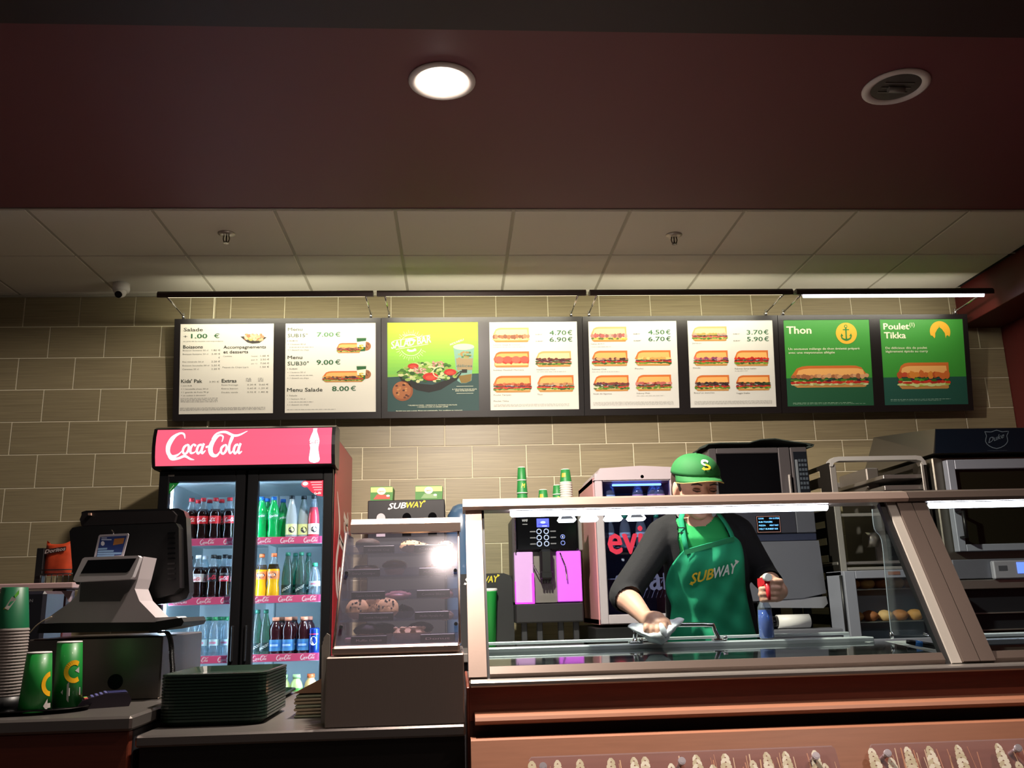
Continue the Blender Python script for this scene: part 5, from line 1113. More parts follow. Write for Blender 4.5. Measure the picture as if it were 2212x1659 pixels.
# sneeze guard ----------------------------------------------------
t = thing('sneeze_guard', 'slanted glass food guard with satin metal frame on sandwich counter', 'sneeze guard', (.8, 2.65, 1.0))
GB, GT = Vector((0, 2.52, 1.0)), Vector((0, 2.79, 1.478))
def slant(xb0, xb1, xt0, xt1, m, nm, th=.03, off=0):
    b0, t0 = GB, GT; n_ = Vector((0, -(GT-GB).z, (GT-GB).y)).normalized()
    vs = []
    for dd in (off, off-th):
        for (x, b) in ((xb0, b0), (xb1, b0), (xt1, t0), (xt0, t0)): vs.append(Vector((x, b.y, b.z))+n_*dd)
    mb = MB(); mb.add(vs, [(0, 1, 2, 3), (7, 6, 5, 4), (0, 4, 5, 1), (1, 5, 6, 2), (2, 6, 7, 3), (3, 7, 4, 0)]); return mb.build(nm, m, t)
xl = at(1009, 1440, 2.5).x; xr = at(1052, 1440, 2.5).x
slant(xl+.004, xr, xl+.004, xr, ALU, 'end_post', .035, .012)
slant(xr, xr+.008, xr, xr+.008, DARK, 'end_gasket', .02, .0)
XB = [at(x, 1440, 2.5).x for x in (2052, 2064, 2086, 2123, 2157)]
slant(XB[0], XB[1], XB[0]-.004, XB[1]-.004, BLACK, 'glass_gasket', .02, .0); slant(XB[1], XB[2], XB[1], XB[2], mat('strip_light_grey', '#a9a39b', .45), 'light_strip', .03, .006)
slant(XB[2]+.001, XB[3]-.001, XB[2]+.001, XB[3]-.001, BRON, 'slant_post', .04, .014); slant(XB[3]+.001, XB[4], XB[3]+.001, XB[4], BRON, 'slant_post', .04, .014)
gx = XB[0]; GGL = clear('guard_glass', '#f2f8f6', .35)
slant(xr+.008, gx, xr+.008, gx, GGL, 'front_glass', .006, -.002); slant(XB[4], SX1, XB[4], SX1, GGL, 'front_glass', .006, -.002)
def rail(xa, xb, m): 
    mb = MB(); mb.prism([(2.765, 1.476), (2.758, 1.486), (2.77, 1.506), (2.80, 1.514), (2.86, 1.514), (2.885, 1.50), (2.885, 1.476)], lambda u, v, d: (d, u, v), xa, xb); return mb.build('top_rail', m, t)
xs_ = at(1958, 1085, 2.78).x; rail(xl-.004, xs_-.001, ALU); rail(xs_+.001, SX1, BRON)
bx('top_glass', GLASS, t, xl+.02, SX1, 2.885, 3.0, 1.487, 1.493, 0)
MB().prism([(2.86, 1.0), (2.9, 1.0), (2.9, 1.49), (2.86, 1.49)], lambda u, v, d: (d, u, v), xl+.006, xl+.03).build('rear_post', mat('post_blue_grey', '#6c7484', .35, .3), t)
bx('screw', CHROME, t, xr+.012, xr+.02, 2.545, 2.55, 1.004, 1.012, .001); bx('screw', CHROME, t, XB[0]-.03, XB[0]-.022, 2.545, 2.55, 1.006, 1.014, .001)
SB = BRON; slant(xr+.008, XB[0]-.002, xr+.008, XB[0]-.002, SB, 'bottom_rail', .03, .0).scale = (1, 1, 1)
o = C.objects['bottom_rail']; bpy.data.objects.remove(o)
mb = MB(); mb.prism([(2.52, 1.0), (2.515, 1.012), (2.53, 1.03), (2.545, 1.03), (2.55, 1.0)], lambda u, v, d: (d, u, v), xr+.008, XB[0]-.002); mb.build('bottom_rail', BRON, t)
mb = MB(); mb.prism([(2.52, 1.0), (2.515, 1.012), (2.53, 1.03), (2.545, 1.03), (2.55, 1.0)], lambda u, v, d: (d, u, v), XB[4], SX1); mb.build('bottom_rail', BRON, t)
def fix(xa, xb, lab):
    f = thing('tube_light', lab, 'tube light', ((xa+xb)/2, 2.83, 1.45), group='tube lights under the guard rail')
    bx('fitting', DARK, f, xa, xb, 2.80, 2.83, 1.474, 1.4765, .002); o = MB(); o.tube([(xa, 2.812, 1.468), (xa+.004, 2.812, 1.468), (xb-.004, 2.812, 1.468), (xb, 2.812, 1.468)], [.007, .0118, .0118, .007], 14); o.build('tube', mat('guard_tube_lit', '#ffffff', .3, emit=17, ecol='#f0ecff'), f)
fix(at(1102, 1106, 2.815).x, at(1787, 1098, 2.815).x, 'glowing white tube light under the rail before the worker')
fix(at(2006, 1097, 2.815).x, 2.55, 'glowing white tube light under the rail at right edge')
f = thing('guard_reflection', 'glowing white four-lobed shape imitating a reflection in the guard glass', 'reflection', (at(1310, 1115, 2.9).x, 2.95, 1.43))  # glowing shape added to imitate a reflection in the guard glass
LW = mat('reflection_glow', '#ffffff', .3, emit=6, ecol='#f6f4ff'); xa, xb = at(1195, 1110, 2.93).x, at(1418, 1110, 2.93).x
bx('reflection_strip', LW, f, xa, xb, 2.92, 2.95, 1.468, 1.488, .004)
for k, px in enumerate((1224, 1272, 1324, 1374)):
    x = at(px, 1118, 2.93).x; mb = MB(); mb.add([(x-.02, 2.915, 1.470), (x+.02, 2.915, 1.470), (x+.03, 2.915, 1.454), (x+.024, 2.915, 1.447), (x-.024, 2.915, 1.447), (x-.03, 2.915, 1.454)]+[(x-.02, 2.95, 1.470), (x+.02, 2.95, 1.470), (x+.03, 2.95, 1.454), (x+.024, 2.95, 1.447), (x-.024, 2.95, 1.447), (x-.03, 2.95, 1.454)], [(0, 1, 2, 3, 4, 5), (11, 10, 9, 8, 7, 6)]+[(i, (i+1) % 6, 6+(i+1) % 6, 6+i) for i in range(6)]); h = mb.build('reflection_lobe', LW, f)
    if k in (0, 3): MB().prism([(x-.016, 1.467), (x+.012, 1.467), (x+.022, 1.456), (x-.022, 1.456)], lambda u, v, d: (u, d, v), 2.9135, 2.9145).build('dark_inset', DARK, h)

# things on the sandwich counter ----------------------------------
t = thing('lid_handle', 'chrome U-shaped handle on the counter lid beside the cloth', 'handle', (at(1460, 1385, 2.99).x, 2.99, zr))
h0, h1, h2, h3 = at(1371, 1388, 2.99), at(1374, 1352, 2.99), at(1540, 1350, 2.99), at(1552, 1384, 2.99)
MB().tube([h0, h0+(h1-h0)*.75, h1+Vector((.008, 0, 0)), h1+Vector((.03, 0, .002)), h2-Vector((.03, 0, -.002)), h2, h2+(h3-h2)*.35, h3+Vector((0, 0, .01)), h3], .0075, 12).build('grip', CHROME, t)
for p in (h0, h3): MB().box(p.x-.02, p.x+.025, 2.975, 3.005, zr, zr+.008, .003).cyl((p.x+.012, 2.975, zr+.01), (p.x+.024, 2.975, zr+.01), .007, n=12).build('foot', CHROME, t)
t = thing('food_divider', 'clear wavy-edged plastic divider hanging inside the food guard', 'divider', (at(1905, 1200, 2.95).x, 2.95, 1.1))
pts = [at(x, y, 2.93+.0*i) for i, (x, y) in enumerate([(1884, 1100), (1889, 1142), (1904, 1165), (1911, 1225), (1918, 1300), (1926, 1372)])]; pts = [Vector(q_) for q_ in crom([tuple(p) for p in pts], 4)]
mb = MB(); k = len(pts); vs = pts+[p+Vector((.03, -.16, 0)) for p in pts]; mb.add(vs, [(i, i+1, k+i+1, k+i) for i in range(k-1)]); mb.build('clear_sheet', clear('divider_sheet', '#e8ecf0', .7, 1.35, haze=.04), t)
MB().tube(pts, .0018, 6).build('sheet_edge', mat('edge_pale', '#8e949c', .25), t); MB().cyl(pts[-1]-Vector((0, 0, .012)), pts[-1]+Vector((0, 0, .01)), .006, n=10).build('clip', CHROME, t)
t = thing('bread_knife', 'black-handled knife with a blue band lying at counter right end', 'knife', tuple(at(1990, 1390, 2.8)))
a_, b_ = at(1958, 1386, 2.82), at(2026, 1397, 2.80); dv = (b_-a_)
MB().tube([a_, a_+dv*.15, a_+dv*.9, b_], [.006, .008, .009, .006], 10).build('handle', BLACK, t); MB().tube([a_+dv*.28, a_+dv*.5], .0093, 12).build('blue_band', mat('band_blue', '#2a78c8', .4), t)
MB().tube([b_, b_+Vector((-.012, .0, .028)), b_+Vector((-.03, .02, .04))], [.004, .005, .003], 8).build('blade_tang', CHROME, t)

# pastry case ------------------------------------------------------
t = thing('pastry_case', 'slant-glass pastry display case on a tall steel base', 'display case', (-.16, 2.62, .9))
px0, px1 = -.338, .016
bx('steel_base', mat('case_base_steel', '#978a82', .4, .45, bump=.1, bscale=20, stretch=(20, 1, 1)), t, px0, px1, 2.425, 2.86, .9, 1.072, .003)
bx('base_frame', ALU, t, px0+.012, px1-.01, 2.44, 2.86, 1.074, 1.098, .006)
cz = at(850, 1150, 2.66).z
mb = MB(); mb.prism([(2.655, cz), (2.66, cz+.025), (2.685, cz+.042), (2.705, cz+.042), (2.705, cz)], lambda u, v, d: (d, u, v), px0+.03, px1-.004); mb.build('top_cap', ALU, t)
bx('top_glass', GLASS, t, px0+.03, px1-.004, 2.706, 2.86, cz+.03, cz+.036, 0)
GP = clear('case_glass', '#f0eef8', .14, 1.5, haze=.03, rough=.12)
mb = MB(); mb.prism([(2.452, 1.095), (2.668, cz+.006), (2.673, cz+.004), (2.458, 1.095)], lambda u, v, d: (d, u, v), px0+.012, px1-.008); mb.build('front_glass', GP, t)
for x in (px0+.014, px1-.012):
    mb = MB(); mb.prism([(2.458, 1.098), (2.672, cz), (2.85, cz), (2.85, 1.098)], lambda u, v, d: (d, u, v), x, x+.004); mb.build('side_glass', GP, t)
    MB().tube([(x+.002, 2.452, 1.098), (x+.002, 2.668, cz)], .0035, 6).build('edge_trim', ALU, t)
for x in (px0+.03, px1-.02):
    for f_ in (.15, .62): MB().cyl((x, 2.445+.21*f_, 1.1+(cz-1.1)*f_), (x, 2.46+.21*f_, 1.1+(cz-1.1)*f_), .005, n=10).build('glass_clamp', CHROME, t)
SY = [1192, 1242, 1290, 1337, 1386]; SD = [2.66, 2.62, 2.58, 2.54, 2.50]; shz = [at(850, y, d).z for y, d in zip(SY, SD)]
TAG = mat('tag_maroon', '#2a161e', .4)
tags = [[(785, 852), (895, 965)], [(751, 821), (905, 975)], [(759, 832), (900, 972)], [(775, 850), (896, 970)], [(758, 836), (908, 983)]]
names = [['Brownie Cup', 'Cookie'], ['Donut Classique', 'Muffin Chocolat'], ['Cookie Choc & Noix', 'Cookie Blanc'], ['Cookie Nougatine', 'Muffin Myrtille Pur'], ['Muffin Choco', 'Donut']]
for k in range(5):
    s_ = bx('shelf', clear('case_shelf', '#e6e8f0', .7, 1.5, haze=.02), t, px0+.02, px1-.014, SD[k]-.01, 2.84, shz[k]-.005, shz[k], 0)
    bx('shelf_lip', clear('case_lip', '#e0dfe8', .7, 1.5, haze=.09), s_, px0+.02, px1-.014, SD[k]-.013, SD[k]-.01, shz[k]-.006, shz[k]+.02, 0)
    for (a, b), nm in zip(tags[k], names[k]):
        xa, xb = at(a, SY[k]-6, SD[k]-.016).x, at(b, SY[k]-6, SD[k]-.016).x
        g = bx('price_tag', TAG, s_, xa, xb, SD[k]-.018, SD[k]-.014, shz[k]-.004, shz[k]+.017, .001)
        fl = Flat(lambda u, v, h: (u, SD[k]-.0185-h, v)); fl.text(xa+.014, shz[k]+.003, nm, .006, '#b9a0a8', 1, xb-.014); fl.build('tag_print', PRINT, g) if False else None
        m_ = fl.mb; 
        if m_.v:
            # lettering merged as a second material on the tag would nest too deep, so the tag itself carries it
            base = len(g.data.vertices)
            bm = bmesh.new(); bm.from_mesh(g.data); vv = [bm.verts.new(Vector(v)-Vector(t.location)) for v in m_.v]
            for f_ in m_.f:
                try: fc = bm.faces.new([vv[i] for i in f_]); fc.material_index = 1
                except ValueError: pass
            bm.to_mesh(g.data); bm.free(); g.data.materials.append(mat('tag_text', '#c8b0b6', .5))
CK = mat('cookie_dough', '#eeb57c', .75, bump=.5, bscale=50, noise=.3); CKD = mat('chocolate_cake', '#3a201a', .75, bump=.5, bscale=50, noise=.3); CHP = mat('choc_chip', '#3a1e16', .4); DN = mat('donut_glaze', '#5a3428', .3); DW = mat('dough_pale', '#e0b890', .6, bump=.2, bscale=40); ICE = mat('icing_pink', '#c88a80', .4)
def cookie(x, k, y, label, m=CK, r=.044, tilt=0.6, sc=1, g='cookies in the pastry case', up=0):
    o = thing('cookie', label, 'cookie', (x, y, shz[k]+.001+r*sc*math.sin(tilt)*1.0+up), group=g); o.rotation_euler = (-tilt+math.pi*0, 0, 0); o.rotation_euler.x = tilt
    rr_ = random.Random(int(x*1000)+k); MB().blob((0, 0, 0), r*sc, r*sc, .013, 18, 8, jit=.06, rnd=rr_).build('dough', m, o, True)
    mb = MB()
    for i in range(9):
        a = rr_.random()*6.28; q = r*sc*.8*math.sqrt(rr_.random()); mb.blob((q*math.cos(a), q*math.sin(a), .011), .003, .003, .0028, 6, 4)
    mb.build('chips', CHP, o, True)['kind'] = 'stuff'
def muffin(x, k, y, label, m, r=.036, g='muffins in the pastry case'):
    o = thing('muffin', label, 'muffin', (x, y, shz[k]+.001), group=g)
    MB().lathe(0, 0, [(r*.65, 0), (r*.9, .022)], 18).build('paper_case', DW, o, True); rr_ = random.Random(int(x*999)); MB().blob((0, 0, .028), r*1.05, r*1.05, .018, 16, 8, jit=.04, rnd=rr_).build('crown', m, o, True)
def donut(x, k, y, label, m, g='donuts in the pastry case'):
    o = thing('donut', label, 'donut', (x, y, shz[k]+.015), group=g); n = 20
    for nm, rr0, mm, dz in (('ring', .014, DW, 0), ('glaze', .0125, m, .0045)):
        mb = MB(); mb.tube([(.026*math.cos(2*math.pi*i/n), .026*math.sin(2*math.pi*i/n), dz) for i in range(n+1)], rr0, 10); mb.build(nm, mm, o, True)
X_ = lambda px, k: at(px, SY[k]-12, SD[k]+.06).x
muffin(X_(792, 0), 0, 2.75, 'dark chocolate muffin on the top shelf of pastry case, left', CKD, .036)
cookie(X_(888, 0), 0, 2.72, 'pale cookie between the two tags on the top shelf', tilt=.5, sc=.8); cookie(X_(905, 0), 0, 2.76, 'pale cookie on the top shelf behind its neighbour', tilt=.4, sc=.8); cookie(X_(962, 0), 0, 2.73, 'cookie at the right end of the top shelf', DW, tilt=.6, sc=.6)
donut(X_(790, 1), 1, 2.69, 'chocolate-glazed donut at the left of the second shelf', DN); muffin(X_(851, 1), 1, 2.70, 'chocolate-topped muffin in the middle of the second shelf', DN, .036); cookie(X_(930, 1), 1, 2.68, 'broken pale cookie on the second shelf, left of two', DW, tilt=.35, sc=.7); cookie(X_(964, 1), 1, 2.68, 'broken pale cookie at the right end of second shelf', DW, tilt=.9, sc=.55)
cookie(X_(860, 2), 2, 2.63, 'flat pinkish cookie on the third shelf', ICE, tilt=.1, sc=.9); cookie(X_(960, 2), 2, 2.64, 'flat cookie at the right end of the third shelf', ICE, tilt=.15, sc=.6)
for i, (px, y, tl, m) in enumerate([(772, 2.585, 1.15, CK), (782, 2.66, .7, CKD), (805, 2.60, 1.2, CK), (838, 2.585, 1.1, CK), (868, 2.67, .5, CKD)]): cookie(X_(px, 3), 3, y, ['leftmost of the leaning cookies on fourth shelf', 'cookie leaning behind its two neighbours at left, fourth shelf', 'large cookie leaning in the middle, fourth shelf', 'nut cookie leaning right of the large one, fourth shelf', 'dark cookie behind at the right of the pile, fourth shelf'][i], m, tilt=tl, sc=.72)
cookie(X_(960, 3), 3, 2.6, 'flat pale cookie at the right end of fourth shelf', DW, tilt=.15, sc=.6)
muffin(X_(790, 4), 4, 2.60, 'dark chocolate muffin on the bottom shelf, left one', CKD, .036); muffin(X_(820, 4), 4, 2.62, 'big dark chocolate muffin on bottom shelf, right one', CKD, .042)
o = thing('pastry_slice', 'pale nut pastry slice on the bottom shelf of pastry case', 'pastry', (X_(885, 4), 2.56, shz[4]+.001)); MB().box(-.045, .042, -.02, .02, 0, .032, .012).build('slice', mat('nut_pastry', '#d8aa84', .7, bump=.6, bscale=40, noise=.3), o, True)
mb = MB(); rr_ = random.Random(3)
for i in range(16): mb.blob((rr_.uniform(-.04, .038), rr_.uniform(-.02, .01), .031), .007, .006, .005, 6, 4)
mb.build('nuts', DW, o, True)['kind'] = 'stuff'
muffin(X_(905, 4), 4, 2.66, 'chocolate muffin behind the nut pastry slice', CKD, .036)
bp_ = bx('crumb_plate', ICE, t, X_(755, 4)-.01, X_(765, 4)+.06, 2.53, 2.6, shz[4], shz[4]+.012, .003)

# trays -------------------------------------------------------------
TRG = mat('tray_green', '#14281f', .32, coat=.3)
def rrect(x0, x1, y0, y1, r, n=5):
    P = []
    for cx_, cy_, a0 in ((x1-r, y1-r, 0), (x0+r, y1-r, 90), (x0+r, y0+r, 180), (x1-r, y0+r, 270)):
        for i in range(n+1): P.append((cx_+r*math.cos(R(a0+90*i/n)), cy_+r*math.sin(R(a0+90*i/n))))
    return P
def tray_mesh(w_, d_):
    mb = MB(); A = rrect(-w_/2+.018, w_/2-.018, -d_/2+.018, d_/2-.018, .03); B_ = rrect(-w_/2+.004, w_/2-.004, -d_/2+.004, d_/2-.004, .042); D_ = rrect(-w_/2, w_/2, -d_/2, d_/2, .045); E_ = rrect(-w_/2+.008, w_/2-.008, -d_/2+.008, d_/2-.008, .04); n = len(A)
    L = [[(x, y, 0) for x, y in A], [(x, y, .0128) for x, y in B_], [(x, y, .0128) for x, y in D_], [(x, y, .0185) for x, y in D_], [(x, y, .0195) for x, y in E_], [(x, y, .004) for x, y in A]]
    vs = sum(L, []); mb.add(vs, [list(range(n))[::-1], list(range(5*n, 6*n))]+[(j*n+i, j*n+(i+1) % n, (j+1)*n+(i+1) % n, (j+1)*n+i) for j in range(5) for i in range(n)]); return mb
tx0, tx1, ty0, ty1 = -.795, -.515, 2.545, 2.90
to = tray_mesh(tx1-tx0, ty1-ty0).build('serving_tray', TRG); NT = 15; zt_ = at(450, 1455, 2.55).z; step = (zt_-.0195-.9005)/(NT-1)
lab = ['bottom tray', 'second tray from the bottom', 'third tray from the bottom', 'fourth tray from the bottom', 'fifth tray from the bottom', 'sixth tray from the bottom', 'seventh tray from the bottom', 'middle tray', 'seventh tray from the top', 'sixth tray from the top', 'fifth tray from the top', 'fourth tray from the top', 'third tray from the top', 'second tray from the top', 'topmost tray']
for i in range(NT):
    o = to if i == 0 else to.copy()
    if i: C.objects.link(o)
    o.location = ((tx0+tx1)/2+.0004*math.sin(i*2.3), (ty0+ty1)/2+.0004*math.cos(i*1.7), .9005+step*i); tag(o, lab[i]+' of the dark green serving tray stack', 'tray', 'stacked dark green serving trays')
o = to.copy(); C.objects.link(o); p = onz(618, 1500, .9); o.location = (p.x, 3.04, .9005); o.rotation_euler.z = .0; o.location.y = 3.2; o.location.x = -.715; tag(o, 'single dark green tray lying behind the tray stack', 'tray', 'single tray')
o.scale = (1, .6, 1); o.data = tray_mesh(.27, .5).build('x', TRG).data; bpy.data.objects.remove(C.objects['x']); o.scale = (1, 1, 1); o.name = 'small_tray'
# napkins and paper
t = thing('napkin_stack', 'small stack of folded napkins beside the pastry case base', 'napkins', (-.4, 2.75, .9))
r_ = random.Random(8); NAP = mat('napkin_tan', '#9a8c74', .9); NAPG = mat('napkin_greenish', '#8a9078', .9)
for i in range(7): MB().box(-.455+r_.uniform(-.003, .003), -.36, 2.66, 2.8, .9005+.009*i, .908+.009*i, .003).build('napkin', NAP if i % 3 else NAPG, t)
mb = MB(); mb.add([(-.46, 2.66, .966), (-.37, 2.66, .966), (-.37, 2.66, 1.01), (-.40, 2.72, .98), (-.46, 2.8, .966), (-.37, 2.8, 1.0)], [(0, 1, 2), (0, 2, 3), (0, 3, 4), (3, 2, 5), (3, 5, 4)]); o = mb.build('top_flap', mat('flap_brown', '#8c6a50', .8), t)
t = thing('paper_sheets', 'white paper sheets clipped upright to left side of pastry base', 'paper', (-.35, 2.6, .9))
mb = MB()
for i in range(3):
    P = [at(x, y, 2.46+.03*i) for x, y in ((697-2*i, 1562), (708, 1560), (712, 1440), (713, 1372), (706, 1368+6*i), (699-2*i, 1378+8*i))]; n = 6; q_ = P+[p+Vector((0, .004, 0)) for p in P]
    mb.add(q_, [tuple(range(n)), tuple(range(n, 2*n))[::-1]]+[(j, (j+1) % n, n+(j+1) % n, n+j) for j in range(n)])
mb.build('sheets', mat('paper_white', '#a9a49a', .9), t)

# till ---------------------------------------------------------------
t = thing('steel_box', 'brushed steel box under the till with a round black hole', 'box', (-1.0, 3.0, .95))
bx('box_shell', mat('box_steel', '#77716a', .3, .9, bump=.1, bscale=30, stretch=(1, 30, 30)), t, at(55, 1450, 2.8).x, -.868, 2.8, 3.22, .9505, 1.128, .004)
p = at(248, 1473, 2.795); MB().cyl((p.x, 2.802, p.z), (p.x, 2.797, p.z), .0215, n=24).build('cable_hole', BLACKG, t)
def pxprism(pts, D0, D1, name, m, par, dx=0):
    P = [at(x, y, D0) for x, y in pts]; n = len(P); mb = MB()
    vs = list(P)+[Vector((p.x, D1, p.z)) for p in P]; mb.add(vs, [list(range(n)), list(range(n, 2*n))[::-1]]+[(i, (i+1) % n, n+(i+1) % n, n+i) for i in range(n)]); return mb.build(name, m, par)
t = thing('till', 'till with black monitor seen from behind and white customer display', 'till', (-1.0, 2.95, 1.13))
pxprism([(176, 1106), (186, 1103), (385, 1098), (397, 1104), (402, 1118), (409, 1280), (403, 1293), (385, 1300), (340, 1306), (180, 1290)], 2.95, 3.0, 'monitor', mat('monitor_black', '#0b0a0c', .3, coat=.2), t)
mo = pxprism([(150, 1148), (156, 1140), (172, 1137), (380, 1130), (386, 1140), (388, 1270), (376, 1283), (340, 1292), (165, 1262), (158, 1250)], 2.9, 2.95, 'monitor_housing', BLACK, t)
pxprism([(172, 1122), (178, 1108), (372, 1103), (380, 1112), (376, 1128), (176, 1136)], 2.93, 2.95, 'monitor_lip', mat('lip_dark', '#1b1718', .4), t)
pxprism([(190, 1113), (196, 1113), (196, 1108), (190, 1108)], 2.92, 2.932, 'monitor_button', mat('button_tan', '#a08070', .5), t)
for k in range(10): pxprism([(362, 1150+11*k), (378, 1149+11*k), (378, 1153+11*k), (362, 1154+11*k)], 2.896, 2.901, 'vent_slot', BLACKG, mo)
TW_ = mat('till_silver', '#b5adb0', .42, .0)
pxprism([(300, 1202), (310, 1202), (298, 1250), (291, 1272), (301, 1298), (336, 1334), (331, 1344), (96, 1346), (98, 1338), (150, 1302), (166, 1285), (170, 1268), (176, 1250), (290, 1246)], 2.74, 2.86, 'stand_foot', TW_, t)
pxprism([(174, 1258), (292, 1252), (276, 1278), (266, 1285), (258, 1299), (171, 1300)], 2.732, 2.74, 'stand_inset', mat('inset_grey', '#4a4648', .5), t)
pxprism([(86, 1347), (335, 1343), (392, 1334), (397, 1343), (392, 1352), (340, 1363), (80, 1368)], 2.76, 3.0, 'till_base', BLACK, t)
pxprism([(336, 1334), (380, 1332), (392, 1338), (340, 1344)], 2.77, 2.86, 'receipt_slot', WHITEP, t)
DSP_ = pxprism([(158, 1253), (160, 1246), (178, 1207), (183, 1204), (298, 1200), (302, 1204), (286, 1246), (281, 1250), (164, 1257)], 2.69, 2.715, 'customer_display', mat('display_white', '#d4d0d4', .4), t)
pxprism([(174, 1239), (190, 1210), (294, 1206), (279, 1233), (272, 1237)], 2.687, 2.69, 'display_screen', BLACKG, DSP_)
t = thing('card_notice', 'small blue and white card notice propped on customer display', 'notice', tuple(at(240, 1200, 2.72)))
c = pxprism([(202, 1207), (213, 1158), (216, 1155), (276, 1152), (278, 1155), (266, 1203)], 2.716, 2.72, 'card', mat('card_white', '#b4b0b8', .5), t)
fl = Flat(lambda u, v, h: tuple(at(u, v, 2.7155-h)), .0004)
fl.poly([(208, 1203), (217, 1160), (274, 1157), (262, 1199)], '#243a7a', 1); fl.poly([(244, 1178), (247, 1164), (269, 1162), (266, 1174)], '#a87038', 2); fl.ell(222, 1174, 4, 5, '#d8dce8', 2); fl.rect(219, 1161, 231, 1163, '#b8c4e0', 2); fl.rect(219, 1164.5, 241, 1167, '#b8c4e0', 2)
for k, (a, b) in enumerate([(212, 232), (212, 246), (211, 263), (210, 247)]): fl.poly([(a, 1184+5*k), (b, 1183+5*k), (b-1, 1187+5*k), (a-1, 1188+5*k)], '#8ab0d8', 2)
fl.build('card_print', PRINT, c)
MB().tube([at(246, 1156, 2.72), at(245, 1150, 2.72), at(241, 1145, 2.73)], .0015, 6).build('clip', CHROME, t)
t = thing('coiled_cable', 'black coiled cable hanging beside the steel box', 'cable', tuple(at(366, 1440, 2.78)))
P = crom([tuple(at(x, y, 2.785)) for x, y in [(345, 1366), (358, 1365), (366, 1375), (370, 1395), (371, 1420), (373, 1445), (371, 1470)]], 4); Q = []
for i in range((len(P)-1)*8):
    a = P[i//8]; b = P[i//8+1]; f_ = (i % 8)/8; q_ = Vector(a)*(1-f_)+Vector(b)*f_; an = i*math.pi/2.0
    q_ += Vector((.0055*math.cos(an), .0055*math.sin(an), 0)); Q.append(q_)
MB().tube(Q, .0028, 5).build('coil', BLACK, t)
t = thing('thin_wire', 'thin pale wire curving down left of the till stand', 'wire', tuple(at(60, 1370, 2.74)))
MB().tube([Vector(q_) for q_ in crom([tuple(at(x, y, 2.735)) for x, y in [(112, 1332), (95, 1340), (78, 1352), (66, 1365), (56, 1374)]], 4)], .0016, 6).build('wire', mat('wire_tan', '#a89a84', .5), t)
# card terminal
p = at(226, 1500, 2.64); t = thing('card_terminal', 'dark card payment terminal with coloured keys lying on counter', 'card terminal', (p.x, p.y, .9505), R(24))
mb = MB(); mb.prism([(-.055, 0), (.055, 0), (.06, .012), (.052, .028), (.0, .03), (-.05, .018), (-.06, .008)], lambda u, v, d: (u, d, v), -.036, .036); mb.build('terminal_body', mat('terminal_body', '#241d26', .3), t, True)
mb = MB(); mb.box(0.006, .05, -.026, .026, .0295, .0315, .001); mb.build('terminal_screen', mat('terminal_lcd', '#3a3a66', .2), t, True)
for i, c_ in enumerate(('#b0303a', '#b09a30', '#308a4a')): MB().box(-.047, -.038, -.026+.019*i, -.012+.019*i, .0175, .0225, .001).build('key', mat('key_'+c_[1:], c_, .4), t, True)
for i in range(4):
    for j in range(3): MB().box(-.032+.010*i, -.025+.010*i, -.024+.018*j, -.011+.018*j, .0215+.0022*i, .0255+.0022*i, .001).build('key', mat('key_blue', '#50508a', .4), t, True)
t.scale = (1.1, 1.1, 1.2)
# dish and cups
p = onz(80, 1528, .95); DX, DY = -1.02, 2.535
t = thing('black_dish', 'round black glossy dish under the sample cups', 'dish', (-1.07, 2.56, .9505)); MB().lathe(0, 0, [(.001, .001), (.15, .002), (.175, .01), (.178, .014), (.17, .012), (.14, .006), (.001, .005)], 48, sx=1, sy=.62).build('dish', BLACKG, t, True)
CUPG = mat('sample_cup_green', '#0c7a2c', .45, coat=.1)
def sample(xb0, xb1, xt0, xt1, yb, yt, D, label, prn):
    a, b = at(xb0, yb, D), at(xb1, yb, D); c_, d_ = at(xt0, yt, D), at(xt1, yt, D); r0 = (b.x-a.x)/2; r1 = (d_.x-c_.x)/2; H = (c_.z+d_.z)/2-.957
    t = thing('sample_cup', label, 'cup', ((a.x+b.x)/2, D, .957), group='green sample cups by the till'); dx = (c_.x+d_.x)/2-(a.x+b.x)/2
    ring = lambda f, k=1: ((dx*f, 0, H*f), ((r0+(r1-r0)*f)*k, 0, 0), (0, (r0+(r1-r0)*f)*k, 0))
    MB().loft([ring(0), ring(.5), ring(1)], n=32).build('cup_body', CUPG, t, True)
    MB().loft([((dx*1.0, 0, H), (r1*1.01, 0, 0), (0, r1*1.01, 0)), ((dx, 0, H+.0035), (r1*.97, 0, 0), (0, r1*.97, 0))], n=32).build('rim', WHITEP, t, True)
    fl = Flat(lambda u, v, h: (dx*v+(r0+(r1-r0)*v+.0006+h)*math.sin(u), -(r0+(r1-r0)*v+.0006+h)*math.cos(u), H*v), .0003); prn(fl); fl.build('cup_print', PRINTG, t, True)
def pr1(f):
    f.arc_ring(.05, .055, .02, .02, .01, 90, 270, '#e0a81c', 1, sx=28.5, sy=8.5); f.rect(-1.15, .05, -1.1, .75, '#c8a838', 1, 2)
    f.poly([(.9, .1), (1.2, .22), (1.2, .14), (1.5, .14), (1.5, .06), (1.2, .06), (1.2, -.0)], '#b0a8a4', 1)
def pr2(f):
    f.arc_ring(.028, .082, .021, .021, .011, 55, 305, '#e0a81c', 1, sx=28.5, sy=6.7)
    f.poly([(-.1, .24), (.45, .40), (.45, .3), (1.35, .3), (1.35, .18), (.45, .18), (.45, .08)], '#b0a8a8', 1); f.poly([(.85, .56), (1.2, .62), (1.2, .52)], '#b0a8a8', 1.5)
sample(41, 110, 60, 111, 1524, 1411, 2.5, 'short green sample cup with yellow band, front one', pr1)
sample(117, 177, 125, 177, 1506, 1388, 2.6, 'tall green sample cup with a yellow S and white arrow', pr2)
